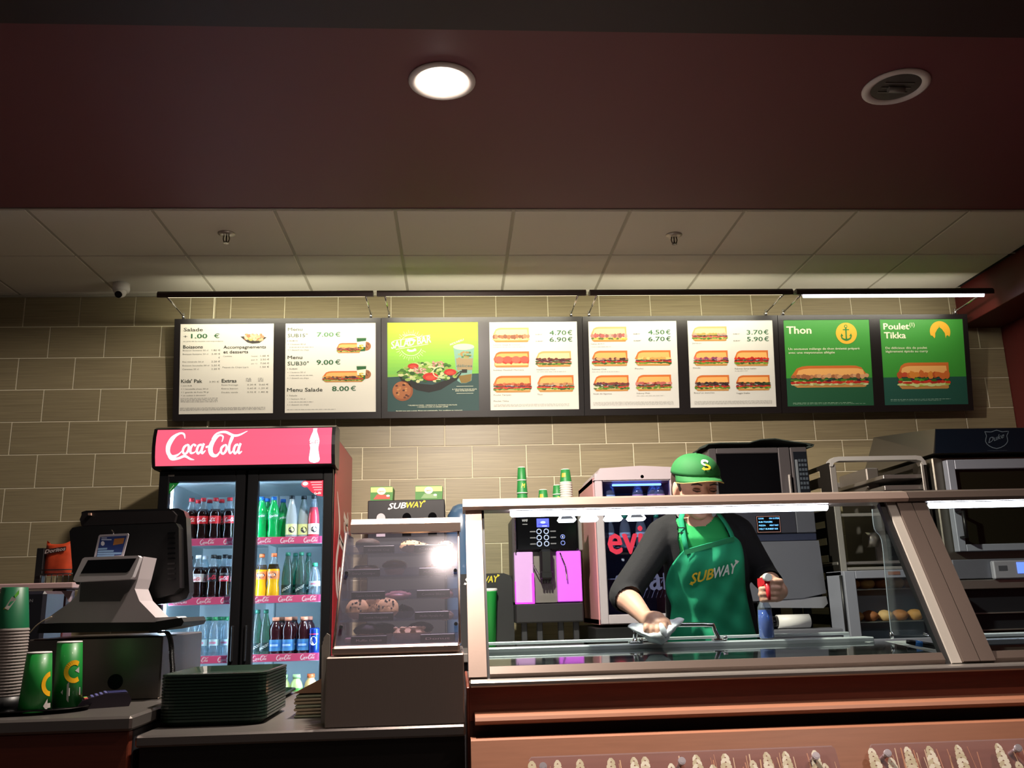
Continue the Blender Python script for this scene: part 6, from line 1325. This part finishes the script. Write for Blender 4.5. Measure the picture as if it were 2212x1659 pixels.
g_ = 'paper cups in the tall upside-down stack'; x = at(16, 1430, 2.56).x; zb_ = at(16, 1503, 2.56).z; zt2 = at(16, 1357, 2.56).z; zc = at(16, 1270, 2.56).z; N = 22; st_ = (zt2-zb_)/N
CUPW = mat('cup_wall_white', '#8f8682', .6)
c0 = thing('paper_cup', '', 'cup', (0, 0, 0)); MB().lathe(0, 0, [(.0445, 0), (.046, .0012), (.046, .0032), (.044, st_-.001), (.0435, st_+.002)], 28, caps=False).build('rim', CUPW, c0, True)
for i in range(N):
    o = c0 if i == 0 else copy_tree(c0); o.location = (x, 2.56, zb_+st_*i); o['label'] = 'white-rimmed cup in the tall stack at left edge, '+ORD[i]+' from below'; o['group'] = g_
t = thing('paper_cup', 'green printed cup topping the tall stack at the left edge', 'cup', (x, 2.56, zt2), group=g_); H = zc-zt2
MB().lathe(0, 0, [(.044, 0), (.0325, H), (.031, H+.001), (.029, H-.004), (.0001, H-.004)], 28, caps=False).build('cup_body', mat('cup_teal_green', '#0f5f3c', .45), t, True)
fl = Flat(lambda u, v, h: ((.0445-.012*v/H+.0006+h)*math.sin(u/.04), -(.0445-.012*v/H+.0006+h)*math.cos(u/.04), v), .0003)
fl.poly([(-.035, .0), (-.018, .0), (.006, .05), (-.004, .055)], '#b9b020', 1); fl.poly([(-.003, .052), (.007, .047), (.024, .075), (.012, .082)], '#b4b0a8', 2); fl.poly([(.018, .085), (.03, .1), (.03, .088), (.02, .078)], '#4a9a20', 1); fl.build('cup_print', PRINT, t, True)
z0 = .9505
t = thing('cup_holder', 'black round holder beneath the tall stack of white cups', 'holder', (x, 2.56, .9505)); MB().lathe(0, 0, [(.05, 0), (.052, zb_-.951), (.046, zb_-.951), (.001, zb_-.953)], 28).build('holder', BLACK, t, True)
t2 = C.objects['black_dish']; t2.location.x = -1.15; t2.location.y = 2.56
# ledge, printer and crisps behind the till
t = thing('side_shelf', 'pale pinkish shelf with upright behind the till', 'shelf', (-1.6, 3.35, .95))
x0, x1, z0, z1 = rect(-200, 1262, 157, 1275, 3.35); bx('shelf_board', mat('shelf_pink_white', '#a88c8c', .5), t, x0, x1, 3.35, 3.6, z0, z1, .003); q_ = rect(120, 1276, 150, 1330, 3.4)
mb = MB(); a = [at(118, 1276, 3.4), at(157, 1276, 3.4), at(148, 1300, 3.4), at(143, 1290, 3.4)]; mb.prism([(0, 0)]*0 or [(p.x, p.z) for p in a], lambda u, v, d: (u, d, v), 3.4, 3.42); mb.build('bracket', mat('shelf_pink_white', '#a88c8c', .5), t); bx('shelf_leg', DARK, t, x0, x0+.03, 3.45, 3.5, 0, z0)
bx('shelf_leg', mat('leg_dark_red', '#4a1418', .5), t, x1-.1, x1-.05, 3.42, 3.5, 0, z0)
x0, x1, z0, z1 = rect(50, 1278, 125, 1350, 3.2)
t = thing('label_printer', 'dark printer box standing on the till counter at left', 'printer', ((x0+x1)/2, 3.2, .95)); bx('printer_body', mat('printer_dark', '#1c1c24', .35), t, x0, x1, 3.1, 3.25, .9505, z1, .01); fl = Flat(lambda u, v, h: (u, 3.099-h, v)); fl.text(x0+.03, z1-.035, 'EPSON', .01, '#8a8a90', 1, x0+.075, .01); fl.build('printer_print', PRINT, t)
t = thing('crisp_rack', 'black wire rack holding the orange crisp bag', 'rack', tuple(at(100, 1262, 3.5)))
D = 3.45; pp = rect(76, 1184, 92, 1262, D); bx('post', BLACK, t, pp[0], pp[1], D, D+.03, pp[2]+.002, pp[3], .002)
mb = MB(); zz = pp[2]
for i in range(7): xw = pp[1]+.02*i; mb.cyl((xw, D-.01, zz+.002), (xw, D-.01, zz+.035), .0018, n=6)
for z_ in (zz+.035, zz+.05): mb.cyl((pp[1], D-.01, z_), (pp[1]+.13, D-.01, z_), .0022, n=6)
mb.build('wire_basket', BLACK, t)
x0, x1, z0, z1 = rect(90, 1166, 153, 1243, D+.005)
t = thing('crisp_bag', 'orange crisp bag standing in the black wire rack', 'bag', ((x0+x1)/2, D+.03, z0)); n, m_ = 10, 12; vs = []
r_ = random.Random(6)
for s_ in (-1, 1):
    for j in range(m_+1):
        for i in range(n+1):
            u, v = i/n, j/m_; e = (1-(2*u-1)**4)*(1-(2*v-1)**6); tz = .0
            if v > .9: tz = -.028*math.sin(math.pi*min(1, u*1.2))*(v-.9)*10
            vs.append((x0+(x1-x0)*u+(.008*(v-.5)), D+.03+s_*.022*e+r_.uniform(-.0015, .0015), z0+(z1-z0)*v+tz))
N_ = (n+1)*(m_+1); fs = [(k*N_+j*(n+1)+i, k*N_+j*(n+1)+i+1, k*N_+(j+1)*(n+1)+i+1, k*N_+(j+1)*(n+1)+i) for k in (0, 1) for j in range(m_) for i in range(n)]
o = MB().add(vs, fs, smooth=True).build('bag', mat('bag_orange', '#a23a1e', .35, noise=.5, bscale=25), t)
fl = Flat(lambda u, v, h: (u, D+.005-h, v)); fl.poly([(x0+.005, z0+.075), (x1-.02, z0+.09), (x1-.02, z0+.105), (x0+.005, z0+.095)], '#2a1614', 1); fl.text(x0+.01, z0+.08, 'Doritos', .014, '#a89a98', 2, x1-.022, .03, .2, .15); fl.build('bag_print', PRINT, t)
# ================================================================ THE WORKER
SKIN = mat('skin', '#c4937e', .5, bump=.05, bscale=120); HAIR = mat('hair_dark', '#2a1c16', .55)
TEE = mat('tee_green', '#14924a', .8, bump=.1, bscale=200); APR = mat('apron_green', '#149066', .85, bump=.15, bscale=300); KNIT = mat('black_knit', '#0e0c11', .9, bump=.3, bscale=250)
CAPM = mat('cap_green', '#0c5f28', .8, bump=.1, bscale=300)
TR = [(1552, 1560, 3.42, 100, .125), (1546, 1460, 3.41, 102, .13), (1541, 1400, 3.40, 97, .12), (1535, 1330, 3.37, 90, .112), (1528, 1270, 3.33, 84, .108), (1523, 1215, 3.28, 84, .112), (1516, 1165, 3.255, 84, .10), (1511, 1132, 3.25, 72, .072)]
RG = []
for px, py, D, hw, dep in TR:
    c = at(px, py, D); RG.append((c.z, c.x, D, hw*D/1965, dep))
RG.sort()
def tor(z):
    z = min(max(z, RG[0][0]), RG[-1][0])
    for a, b in zip(RG, RG[1:]):
        if a[0] <= z <= b[0]:
            f = (z-a[0])/(b[0]-a[0]); return [a[i]*(1-f)+b[i]*f for i in range(1, 5)]
    return list(RG[-1][1:])
def front_y(x, z, off=0):
    cx_, cy_, rx, ry = tor(z); q = min(abs(x-cx_)/(rx+off), .96); return cy_-(ry+off)*math.sqrt(1-q*q)
def onfront(px, py, off):
    D = 3.2
    for _ in range(5):
        p = at(px, py, D); D = front_y(p.x, p.z, 0)-off
    return at(px, py, D)
def limb(mb, pts, n=14):
    P = crom([(*p, r) for p, r in pts], 5); mb.tube([p[:3] for p in P], [p[3] for p in P], n)
    for q in (P[0], P[-1]): mb.blob(q[:3], q[3], q[3], q[3], 12, 8)
def torso(mb, off=0):
    rings = [((cx_, D, z), (rx+off, 0, 0), (0, ry+off, 0)) for z, cx_, D, rx, ry in RG]
    c = at(1509, 1119, 3.235); rings.append((tuple(c), (.085+off*.6, 0, 0), (0, .052, 0))); mb.loft(rings, n=28)
A_ = lambda x, y, D: Vector(at(x, y, D))
RS, RE, RW = A_(1432, 1158, 3.27), A_(1349, 1284, 3.20), A_(1398, 1338, 3.01)
LS, LE, LW_ = A_(1592, 1152, 3.27), A_(1650, 1243, 3.31), A_(1684, 1278, 3.06)
HC = A_(1503, 1052, 3.15)
def bake(mb, name, m, par, vox, smooth=6, cut=None):
    o = mb.build('tmp_'+name, m); md = o.modifiers.new('r', 'REMESH'); md.mode = 'VOXEL'; md.voxel_size = vox; md.use_smooth_shade = True
    s_ = o.modifiers.new('s', 'SMOOTH'); s_.factor = .5; s_.iterations = smooth
    dg = bpy.context.evaluated_depsgraph_get(); me = bpy.data.meshes.new_from_object(o.evaluated_get(dg)); bpy.data.objects.remove(o)
    inv = wm(par).inverted(); 
    if cut:
        bm = bmesh.new(); bm.from_mesh(me); bmesh.ops.delete(bm, geom=[v for v in bm.verts if cut(v.co, v.normal)], context='VERTS'); bm.to_mesh(me); bm.free()
    me.transform(inv); me.name = name; me.materials.clear(); me.materials.append(m)
    me.polygons.foreach_set('use_smooth', [True]*len(me.polygons))
    n = bpy.data.objects.new(name, me); C.objects.link(n); n.parent = par; return n
foot = at(1552, 1560, 3.42)
per = thing('person', 'worker in green cap, green apron and black cardigan wiping the counter', 'person', (foot.x, 3.42, 0))
mb = MB(); torso(mb)
# legs down to the floor
for s_ in (-1, 1):
    hx = foot.x+s_*.085; limb(mb, [((hx, 3.43, .86), .085), ((hx+s_*.005, 3.42, .62), .068), ((hx+s_*.01, 3.43, .46), .052), ((hx+s_*.01, 3.46, .28), .05), ((hx+s_*.01, 3.47, .09), .036)])
    mb.blob((hx+s_*.012, 3.41, .045), .045, .125, .042, 14, 8)
# neck and head
limb(mb, [(A_(1509, 1128, 3.25), .055), (A_(1508, 1108, 3.23), .048), (A_(1506, 1085, 3.19), .047)])
fd = Vector((.14, -.95, -.27)).normalized(); rt_ = Vector((.99, .12, .0)).normalized(); up_ = rt_.cross(fd).normalized(); 
if up_.z < 0: up_ = -up_
def hd_(r, f, u): return HC+rt_*r+fd*f+up_*u
def eblob(mb, c, a, b, cc, n=18, k=12):
    vs = []
    for j in range(k+1):
        t_ = math.pi*j/k
        for i in range(n): q = 2*math.pi*i/n; vs.append(c+rt_*(a*math.sin(t_)*math.cos(q))+fd*(b*math.sin(t_)*math.sin(q))+up_*(-cc*math.cos(t_)))
    mb.add(vs, [(j*n+i, j*n+(i+1) % n, (j+1)*n+(i+1) % n, (j+1)*n+i) for j in range(k) for i in range(n)], None, 0, True)
eblob(mb, hd_(0, -.012, .028), .074, .093, .088); eblob(mb, hd_(0, .012, -.03), .062, .07, .078); eblob(mb, hd_(0, .04, -.085), .03, .03, .026)
for s_ in (-1, 1): eblob(mb, hd_(s_*.073, -.01, -.01), .009, .018, .03); eblob(mb, hd_(s_*.036, .045, -.035), .022, .022, .02)
mb.tube([hd_(0, .075, .012), hd_(0, .092, -.012), hd_(0, .102, -.032), hd_(0, .088, -.04)], [.008, .010, .014, .008], 10)
eblob(mb, hd_(0, .078, -.064), .024, .008, .005); eblob(mb, hd_(0, .077, -.072), .02, .009, .006); eblob(mb, hd_(0, .07, .022), .05, .012, .009)
# arms
limb(mb, [(RS, .05), (RS.lerp(RE, .5), .043), (RE, .040), (RE.lerp(RW, .35), .039), (RE.lerp(RW, .75), .030), (RW, .0255)])
limb(mb, [(LS, .05), (LS.lerp(LE, .5), .043), (LE, .040), (LE.lerp(LW_, .4), .037), (LW_, .027)])
def finger(mb, pts, r0, r1):
    P = crom([tuple(p) for p in pts], 4); n = len(P); mb.tube(P, [r0+(r1-r0)*i/(n-1) for i in range(n)], 10)
    mb.blob(P[-1], r1, r1, r1, 10, 6)
# right hand of the worker (left in the picture): pressing the cloth down, fingers curled over it
HR = A_(1418, 1343, 2.97); d = (HR-RW).normalized()
limb(mb, [(RW, .026), (RW.lerp(HR, .5), .032), (HR, .034)]); mb.blob(HR+Vector((.008, -.01, -.004)), .036, .036, .022, 14, 8)
for i, (x, y, x2, y2, L_) in enumerate([(1397, 1349, 1394, 1366, 0), (1408, 1350, 1407, 1371, .003), (1421, 1350, 1421, 1371, .004), (1433, 1346, 1436, 1366, 0)]):
    a, b = A_(x, y, 2.955), A_(x2, y2, 2.925-L_); finger(mb, [HR.lerp(a, .6), a, A_((x+x2)/2, (y+y2)/2-3, 2.925), b], .0115, .0088)
finger(mb, [HR+Vector((.02, 0, 0)), A_(1440, 1341, 2.96), A_(1446, 1352, 2.94)], .012, .0095)
# left hand: wrapped round the sprayer neck
BXp = A_(1656, 1290, 2.985); HL = A_(1681, 1275, 3.0)
limb(mb, [(LW_, .027), (LW_.lerp(HL, .5), .03), (HL, .030)]); mb.blob(HL+Vector((.0, .002, .002)), .026, .028, .04, 14, 10)
for i, (yy, xe) in enumerate([(1258, 1650), (1272, 1645), (1284, 1644), (1296, 1648)]):
    k0 = A_(1684-2*i, yy-2, 2.985); k1 = A_(1684-3*i, yy-2, 2.957); k2 = A_(1668, yy-1, 2.945); k3 = A_(xe, yy, 2.95); k4 = A_(xe-1, yy+1, 2.972)
    finger(mb, [HL.lerp(k0, .4), k0, k1, k2, k3, k4] if i else [HL.lerp(k0, .4), k0, A_(1686, 1256, 2.96), A_(1672, 1256, 2.948), A_(1664, 1258, 2.95)], .0108, .0082)
finger(mb, [HL+Vector((-.005, .01, .02)), A_(1668, 1248, 3.01), A_(1655, 1246, 3.005), A_(1646, 1250, 2.99)], .0125, .0095)
body = bake(mb, 'body', SKIN, per, .0042, 4)
# face details
for s_ in (-1, 1):
    m1 = MB(); eblob(m1, hd_(s_*.031, .0745, .002), .0145, .008, .0055, 14, 8); m1.build('eyelid', mat('eyelid', '#8d6254', .5), per)
    m1 = MB(); m1.tube([hd_(s_*.017, .084, -.002), hd_(s_*.031, .0845, -.0045), hd_(s_*.045, .078, -.001)], [.001, .0022, .001], 6); m1.build('eyelashes', HAIR, per)
    m1 = MB(); m1.tube([hd_(s_*.014, .086, .018), hd_(s_*.03, .0865, .023), hd_(s_*.05, .074, .018)], [.002, .003, .0015], 6); m1.build('eyebrow', HAIR, per)
m1 = MB(); eblob(m1, hd_(0, .0845, -.064), .021, .005, .0035, 14, 6); eblob(m1, hd_(0, .084, -.071), .018, .006, .0045, 14, 6); m1.build('lips', mat('lips', '#a85a54', .45), per)
# hair under the cap
m1 = MB(); eblob(m1, hd_(0, -.022, .026), .079, .092, .088); eblob(m1, hd_(0, -.06, -.02), .066, .055, .075); eblob(m1, hd_(0, -.105, .0), .034, .034, .036)
hair = bake(m1, 'hair', HAIR, per, .005, 3, cut=lambda c, n: (c-HC).dot(fd) > .028 and (c-HC).dot(up_) < .04)
# trousers
m1 = MB()
for s_ in (-1, 1):
    hx = foot.x+s_*.085; limb(m1, [((hx, 3.43, .88), .10), ((hx+s_*.005, 3.42, .62), .08), ((hx+s_*.01, 3.43, .46), .066), ((hx+s_*.01, 3.46, .28), .064), ((hx+s_*.01, 3.47, .1), .058)])
m1.loft([((foot.x, 3.42, .84), (.175, 0, 0), (0, .13, 0)), ((foot.x, 3.42, .98), (.17, 0, 0), (0, .135, 0))], n=24); bake(m1, 'trousers', mat('trousers_black', '#141418', .9), per, .009, 3)
for s_ in (-1, 1): m1 = MB(); m1.blob((foot.x+s_*(.097), 3.40, .05), .052, .14, .05, 16, 8); m1.build('shoe', BLACK, per)
# tee and cardigan
m1 = MB(); torso(m1, .006); sc = A_(1508, 1104, 3.2)
def teecut(c, n):
    p = project(c); return c.y < tor(c.z)[1]+.02 and ((p[0]-1508)/35)**2+((p[1]-1103)/34)**2 < 1
def project(c):
    v = Vector(c)-CAM; k = v.dot(FW); return 1106+FPX*v.dot(R2)/k, 829.5-FPX*v.dot(U2)/k
bake(m1, 't_shirt', TEE, per, .005, 5, cut=teecut)
m1 = MB(); torso(m1, .013)
m1.tube([p for p in (A_(1470, 1124, 3.26), RS+Vector((.01, 0, .012)))], [.045, .06], 14); m1.tube([p for p in (A_(1548, 1122, 3.26), LS+Vector((-.01, 0, .012)))], [.045, .06], 14)
limb(m1, [(RS, .064), (RS.lerp(RE, .5), .056), (RE, .054), (RE.lerp(RW, .16), .050)]); limb(m1, [(LS, .064), (LS.lerp(LE, .5), .056), (LE, .052), (LE.lerp(LW_, .55), .043)])
rd = (RW-RE).normalized(); ld = (LW_-LE).normalized()
def cardcut(c, n):
    if (c-RE).dot(rd) > .045 and (c-RE).length < .12: return True
    if (c-LE).dot(ld) > .12 and (c-LE).length < .22: return True
    if c.y < tor(c.z)[1]+.0:
        p = project(c); lft = 1462+max(0, p[1]-1118)*.10; rgt = 1556+max(0, p[1]-1118)*.42
        if lft < p[0] < rgt and p[1] < 1200: return True
    return False
bake(m1, 'cardigan', KNIT, per, .006, 5, cut=cardcut)
# apron
EL = crom([(1479, 1187), (1462, 1205), (1447, 1228), (1438, 1258), (1441, 1285), (1450, 1310), (1446, 1350), (1441, 1400), (1436, 1470), (1436, 1540)], 4)
ER = crom([(1586, 1158), (1600, 1172), (1607, 1200), (1609, 1235), (1611, 1270), (1618, 1310), (1629, 1355), (1641, 1400), (1652, 1470), (1660, 1540)], 4)
mb = MB(); nu = 26; n = len(EL); vs = []; rr_ = random.Random(4)
for j in range(n):
    for i in range(nu+1):
        u = i/nu; px = EL[j][0]*(1-u)+ER[j][0]*u; py = EL[j][1]*(1-u)+ER[j][1]*u; fy = (py-1190)/200
        fold = .0042*math.sin(px*.12+py*.04+.8*math.sin(py*.03))+.0042*math.sin(px*.05-py*.1+math.sin(px*.04))*min(1, max(0, fy))+.004*math.sin(px*.16+1)*max(0, fy-.4)
        e = .006*abs(2*u-1)**3
        vs.append(onfront(px, py, .033+1.5*fold-e*.0+.0))
mb.add(vs, [(j*(nu+1)+i, j*(nu+1)+i+1, (j+1)*(nu+1)+i+1, (j+1)*(nu+1)+i) for j in range(n-1) for i in range(nu)], smooth=True)
ap = mb.build('apron', APR, per); s_ = ap.modifiers.new('s', 'SOLIDIFY'); s_.thickness = .002
fl = Flat(lambda u, v, h: tuple(onfront(u, v, .042+h)), .0008)
mb = MB(); hem = []
subway(fl, 1492, 1262, 1597, -23, '#dcb82c', '#d4dcd8', 1, -.26)
for k in range(12): pass
fl.build('apron_logo', PRINT, ap)
fl = Flat(lambda u, v, h: tuple(onfront(u, v, .040+h)), .0006)
for i in range(14):
    a, b = i/14, (i+1)/14; f = lambda q, o_: (1479+q*107, 1187+o_-29*q)
    fl.poly([f(a, 1), f(b, 1), f(b, 12), f(a, 12)], '#0b6a42', 1)
fl.build('apron_hem', vcol('hem_print', .85), ap)
def strap(P, w_, name):
    mb = MB(); L = []
    for (x, y, off) in P: L += [onfront(x-w_/2, y, off), onfront(x+w_/2, y, off)]
    k = len(P); mb.add(L, [(2*i, 2*i+1, 2*i+3, 2*i+2) for i in range(k-1)], smooth=True); o = mb.build(name, APR, per); s_ = o.modifiers.new('s', 'SOLIDIFY'); s_.thickness = .002; s_.offset = 1; return o
strap([(1484, 1192, .034), (1478, 1165, .024), (1474, 1140, .018), (1471, 1122, .014), (1474, 1110, .0)], 11, 'apron_strap'); strap([(1584, 1166, .034), (1577, 1148, .024), (1568, 1132, .02), (1558, 1118, .014), (1551, 1110, .0)], 9, 'apron_strap')
c = onfront(1473, 1145, .026); MB().box(c.x-.012, c.x+.012, c.y-.002, c.y+.002, c.z-.012, c.z-.008).box(c.x-.012, c.x+.012, c.y-.002, c.y+.002, c.z+.006, c.z+.01).build('strap_buckle', BLACK, per)
MB().tube([onfront(x, y, .032) for x, y in [(1447, 1288), (1460, 1284), (1474, 1268), (1487, 1246)]], .0014, 6).build('apron_string', mat('string_green', '#5fa070', .7), per)
# cap
mb = MB()
CN, CK_ = 24, 10; vs = []; cc = hd_(0, -.008, .058); CH = .07
for j in range(CK_+1):
    t_ = math.pi/2*j/CK_
    for i in range(CN):
        q = 2*math.pi*i/CN; vs.append(cc+rt_*(.0815*math.cos(t_)**.85*math.cos(q))+fd*(.099*math.cos(t_)**.85*math.sin(q))+up_*(-.012+CH*math.sin(t_)))
mb.add(vs, [(j*CN+i, j*CN+(i+1) % CN, (j+1)*CN+(i+1) % CN, (j+1)*CN+i) for j in range(CK_) for i in range(CN)], smooth=True)
cap = mb.build('cap', CAPM, per); s_ = cap.modifiers.new('s', 'SOLIDIFY'); s_.thickness = .003; s_.offset = 1
mb = MB(); vs = []; N_ = 16
for j in range(5):
    for i in range(N_+1):
        q = math.pi*(.04+.92*i/N_); k = 1+.0*j; f_ = j/4
        r = .0815*math.cos(q)*(1+.02*f_); fwd = .097*math.sin(q)+f_*.048*math.sin(q)**.7
        vs.append(cc+rt_*r+fd*fwd+up_*(-.010-.006*f_-.022*abs(math.cos(q))**2*f_))
mb.add(vs, [(j*(N_+1)+i, j*(N_+1)+i+1, (j+1)*(N_+1)+i+1, (j+1)*(N_+1)+i) for j in range(4) for i in range(N_)], smooth=True)
br = mb.build('cap_brim', CAPM, per); s_ = br.modifiers.new('s', 'SOLIDIFY'); s_.thickness = .003
MB().tube([v-up_*.0022 for v in vs[-(N_+1):]], .0018, 6).build('brim_edge', mat('brim_tan', '#b09a5a', .8), per)
def capf(u, v, h):
    "u right, v up in metres over the crown front"
    v = v*.8+.002; t_ = math.asin(min(.99, (v+.012)/CH)); rr2 = math.cos(t_)**.85; a = math.pi/2-u/.08
    return tuple(cc+rt_*((.0815*rr2+.004+h)*math.cos(a))+fd*((.099*rr2+.004+h)*math.sin(a))+up_*(v+h*.5))
fl = Flat(capf, .001)
fl.stroke([(.012, .048, .007), (.004, .052, .0075), (-.008, .05, .008), (-.013, .043, .008), (-.006, .036, .007), (.004, .034, .006)], '#e8e4dc', 2, 3); fl.poly([(.010, .056), (.022, .05), (.011, .042)], '#e8e4dc', 2)
fl.stroke([(-.002, .036, .006), (.006, .033, .007), (.013, .027, .008), (.008, .020, .008), (-.004, .018, .0075), (-.01, .02, .006)], '#e2b62c', 2.5, 3); fl.poly([(-.008, .028), (-.018, .019), (-.008, .012)], '#e2b62c', 2.5)
fl.build('cap_badge', PRINT, cap)
m1 = MB(); eblob(m1, cc+up_*(CH-.01), .007, .007, .004, 10, 6); m1.build('cap_button', CAPM, cap)

# ---------------------------------------------------------------- cloth and sprayer
t = thing('wiping_cloth', 'white wiping cloth pressed under the worker hand', 'cloth', tuple(A_(1415, 1375, 2.93)))
CL = mat('cloth_white', '#d9dade', .8, bump=.3, bscale=80)
rows = [[(1353, 1350, 2.95), (1385, 1343, 2.95), (1415, 1352, 2.95), (1448, 1336, 2.96), (1479, 1333, 2.96)],
        [(1357, 1354, 2.94), (1384, 1358, 2.925), (1414, 1366, 2.94), (1447, 1350, 2.93), (1478, 1340, 2.95)],
        [(1364, 1360, 2.935), (1388, 1369, 2.91), (1412, 1372, 2.90), (1444, 1360, 2.91), (1470, 1350, 2.945)],
        [(1374, 1366, 2.94), (1396, 1377, 2.92), (1416, 1379, 2.885), (1440, 1368, 2.89), (1460, 1358, 2.94)],
        [(1386, 1372, 2.95), (1402, 1385, 2.935), (1418, 1389, 2.90), (1438, 1378, 2.885), (1452, 1366, 2.94)],
        [(1398, 1378, 2.955), (1408, 1391, 2.94), (1420, 1394, 2.92), (1437, 1391, 2.90), (1449, 1374, 2.94)]]
mb = MB(); vs = [A_(*p) for r_ in rows for p in r_]; mb.add(vs, [(j*5+i, j*5+i+1, (j+1)*5+i+1, (j+1)*5+i) for j in range(5) for i in range(4)], smooth=True); o = mb.build('cloth', CL, t)
ss = o.modifiers.new('u', 'SUBSURF'); ss.levels = 3; ss.render_levels = 3
tx = bpy.data.textures.new('crumple', 'CLOUDS'); tx.noise_scale = .022; dm = o.modifiers.new('d', 'DISPLACE'); dm.texture = tx; dm.strength = .012; dm.mid_level = .5
s_ = o.modifiers.new('s', 'SOLIDIFY'); s_.thickness = .003
mb = MB(); P = [(1421, 1346, 2.915), (1430, 1343, 2.92), (1442, 1362, 2.905), (1444, 1378, 2.90), (1432, 1380, 2.895), (1426, 1366, 2.895)]; vs = [A_(*p) for p in P]+[A_(1431, 1362, 2.88)]; mb.add(vs, [(i, (i+1) % 6, 6) for i in range(6)], smooth=True); o = mb.build('cloth_fold', CL, t); ss = o.modifiers.new('u', 'SUBSURF'); ss.levels = 2; ss.render_levels = 2; s_ = o.modifiers.new('s', 'SOLIDIFY'); s_.thickness = .003
b0 = A_(1657, 1379, 2.99); bt_ = A_(1656, 1300, 2.99); H = bt_.z-b0.z
t = thing('spray_bottle', 'clear spray bottle of blue liquid with red trigger held by worker', 'spray bottle', tuple(b0))
prof = [(0, 0), (.022, 0), (.0245, .004), (.0245, H*.45), (.0225, H*.8), (.022, H*.86), (.015, H*.97), (.011, H*1.08)]
MB().lathe(0, 0, prof, 28, caps=False).build('bottle_body', clear('spray_plastic', '#dfe8f0', .9, 1.5, haze=.08), t, True)
MB().lathe(0, 0, [(.0001, .001), (.021, .001), (.0237, .005), (.0237, H*.45), (.0218, H*.78), (.0001, H*.78)], 28, caps=False).build('blue_liquid', mat('liquid_blue', '#1f4fa8', .1, coat=.5), t, True)
RDM_ = mat('trigger_red', '#c4202c', .35); top = bt_-b0
MB().cyl((0, 0, top.z), (0, 0, top.z+.022), .0135, n=18).build('collar', RDM_, t, True)
mb = MB(); mb.prism([(-.052, .100), (.018, .096), (.022, .075), (.010, .05), (.008, .02), (-.008, .02), (-.008, .06), (-.02, .072), (-.05, .078)], lambda u, v, d: (d, u, top.z+v-.02), -.009, .009); mb.build('spray_head', RDM_, t, True)
MB().tube([(0, -.02, top.z+.062), (0, -.052, top.z+.05), (0, -.052, top.z+.025), (0, -.056, top.z+.006)], [.009, .0085, .0075, .005], 10).build('trigger', RDM_, t, True)
MB().cyl((0, -.046, top.z+.078), (0, -.068, top.z+.078), .0135, .012, n=18).build('nozzle', WHITEP, t, True)
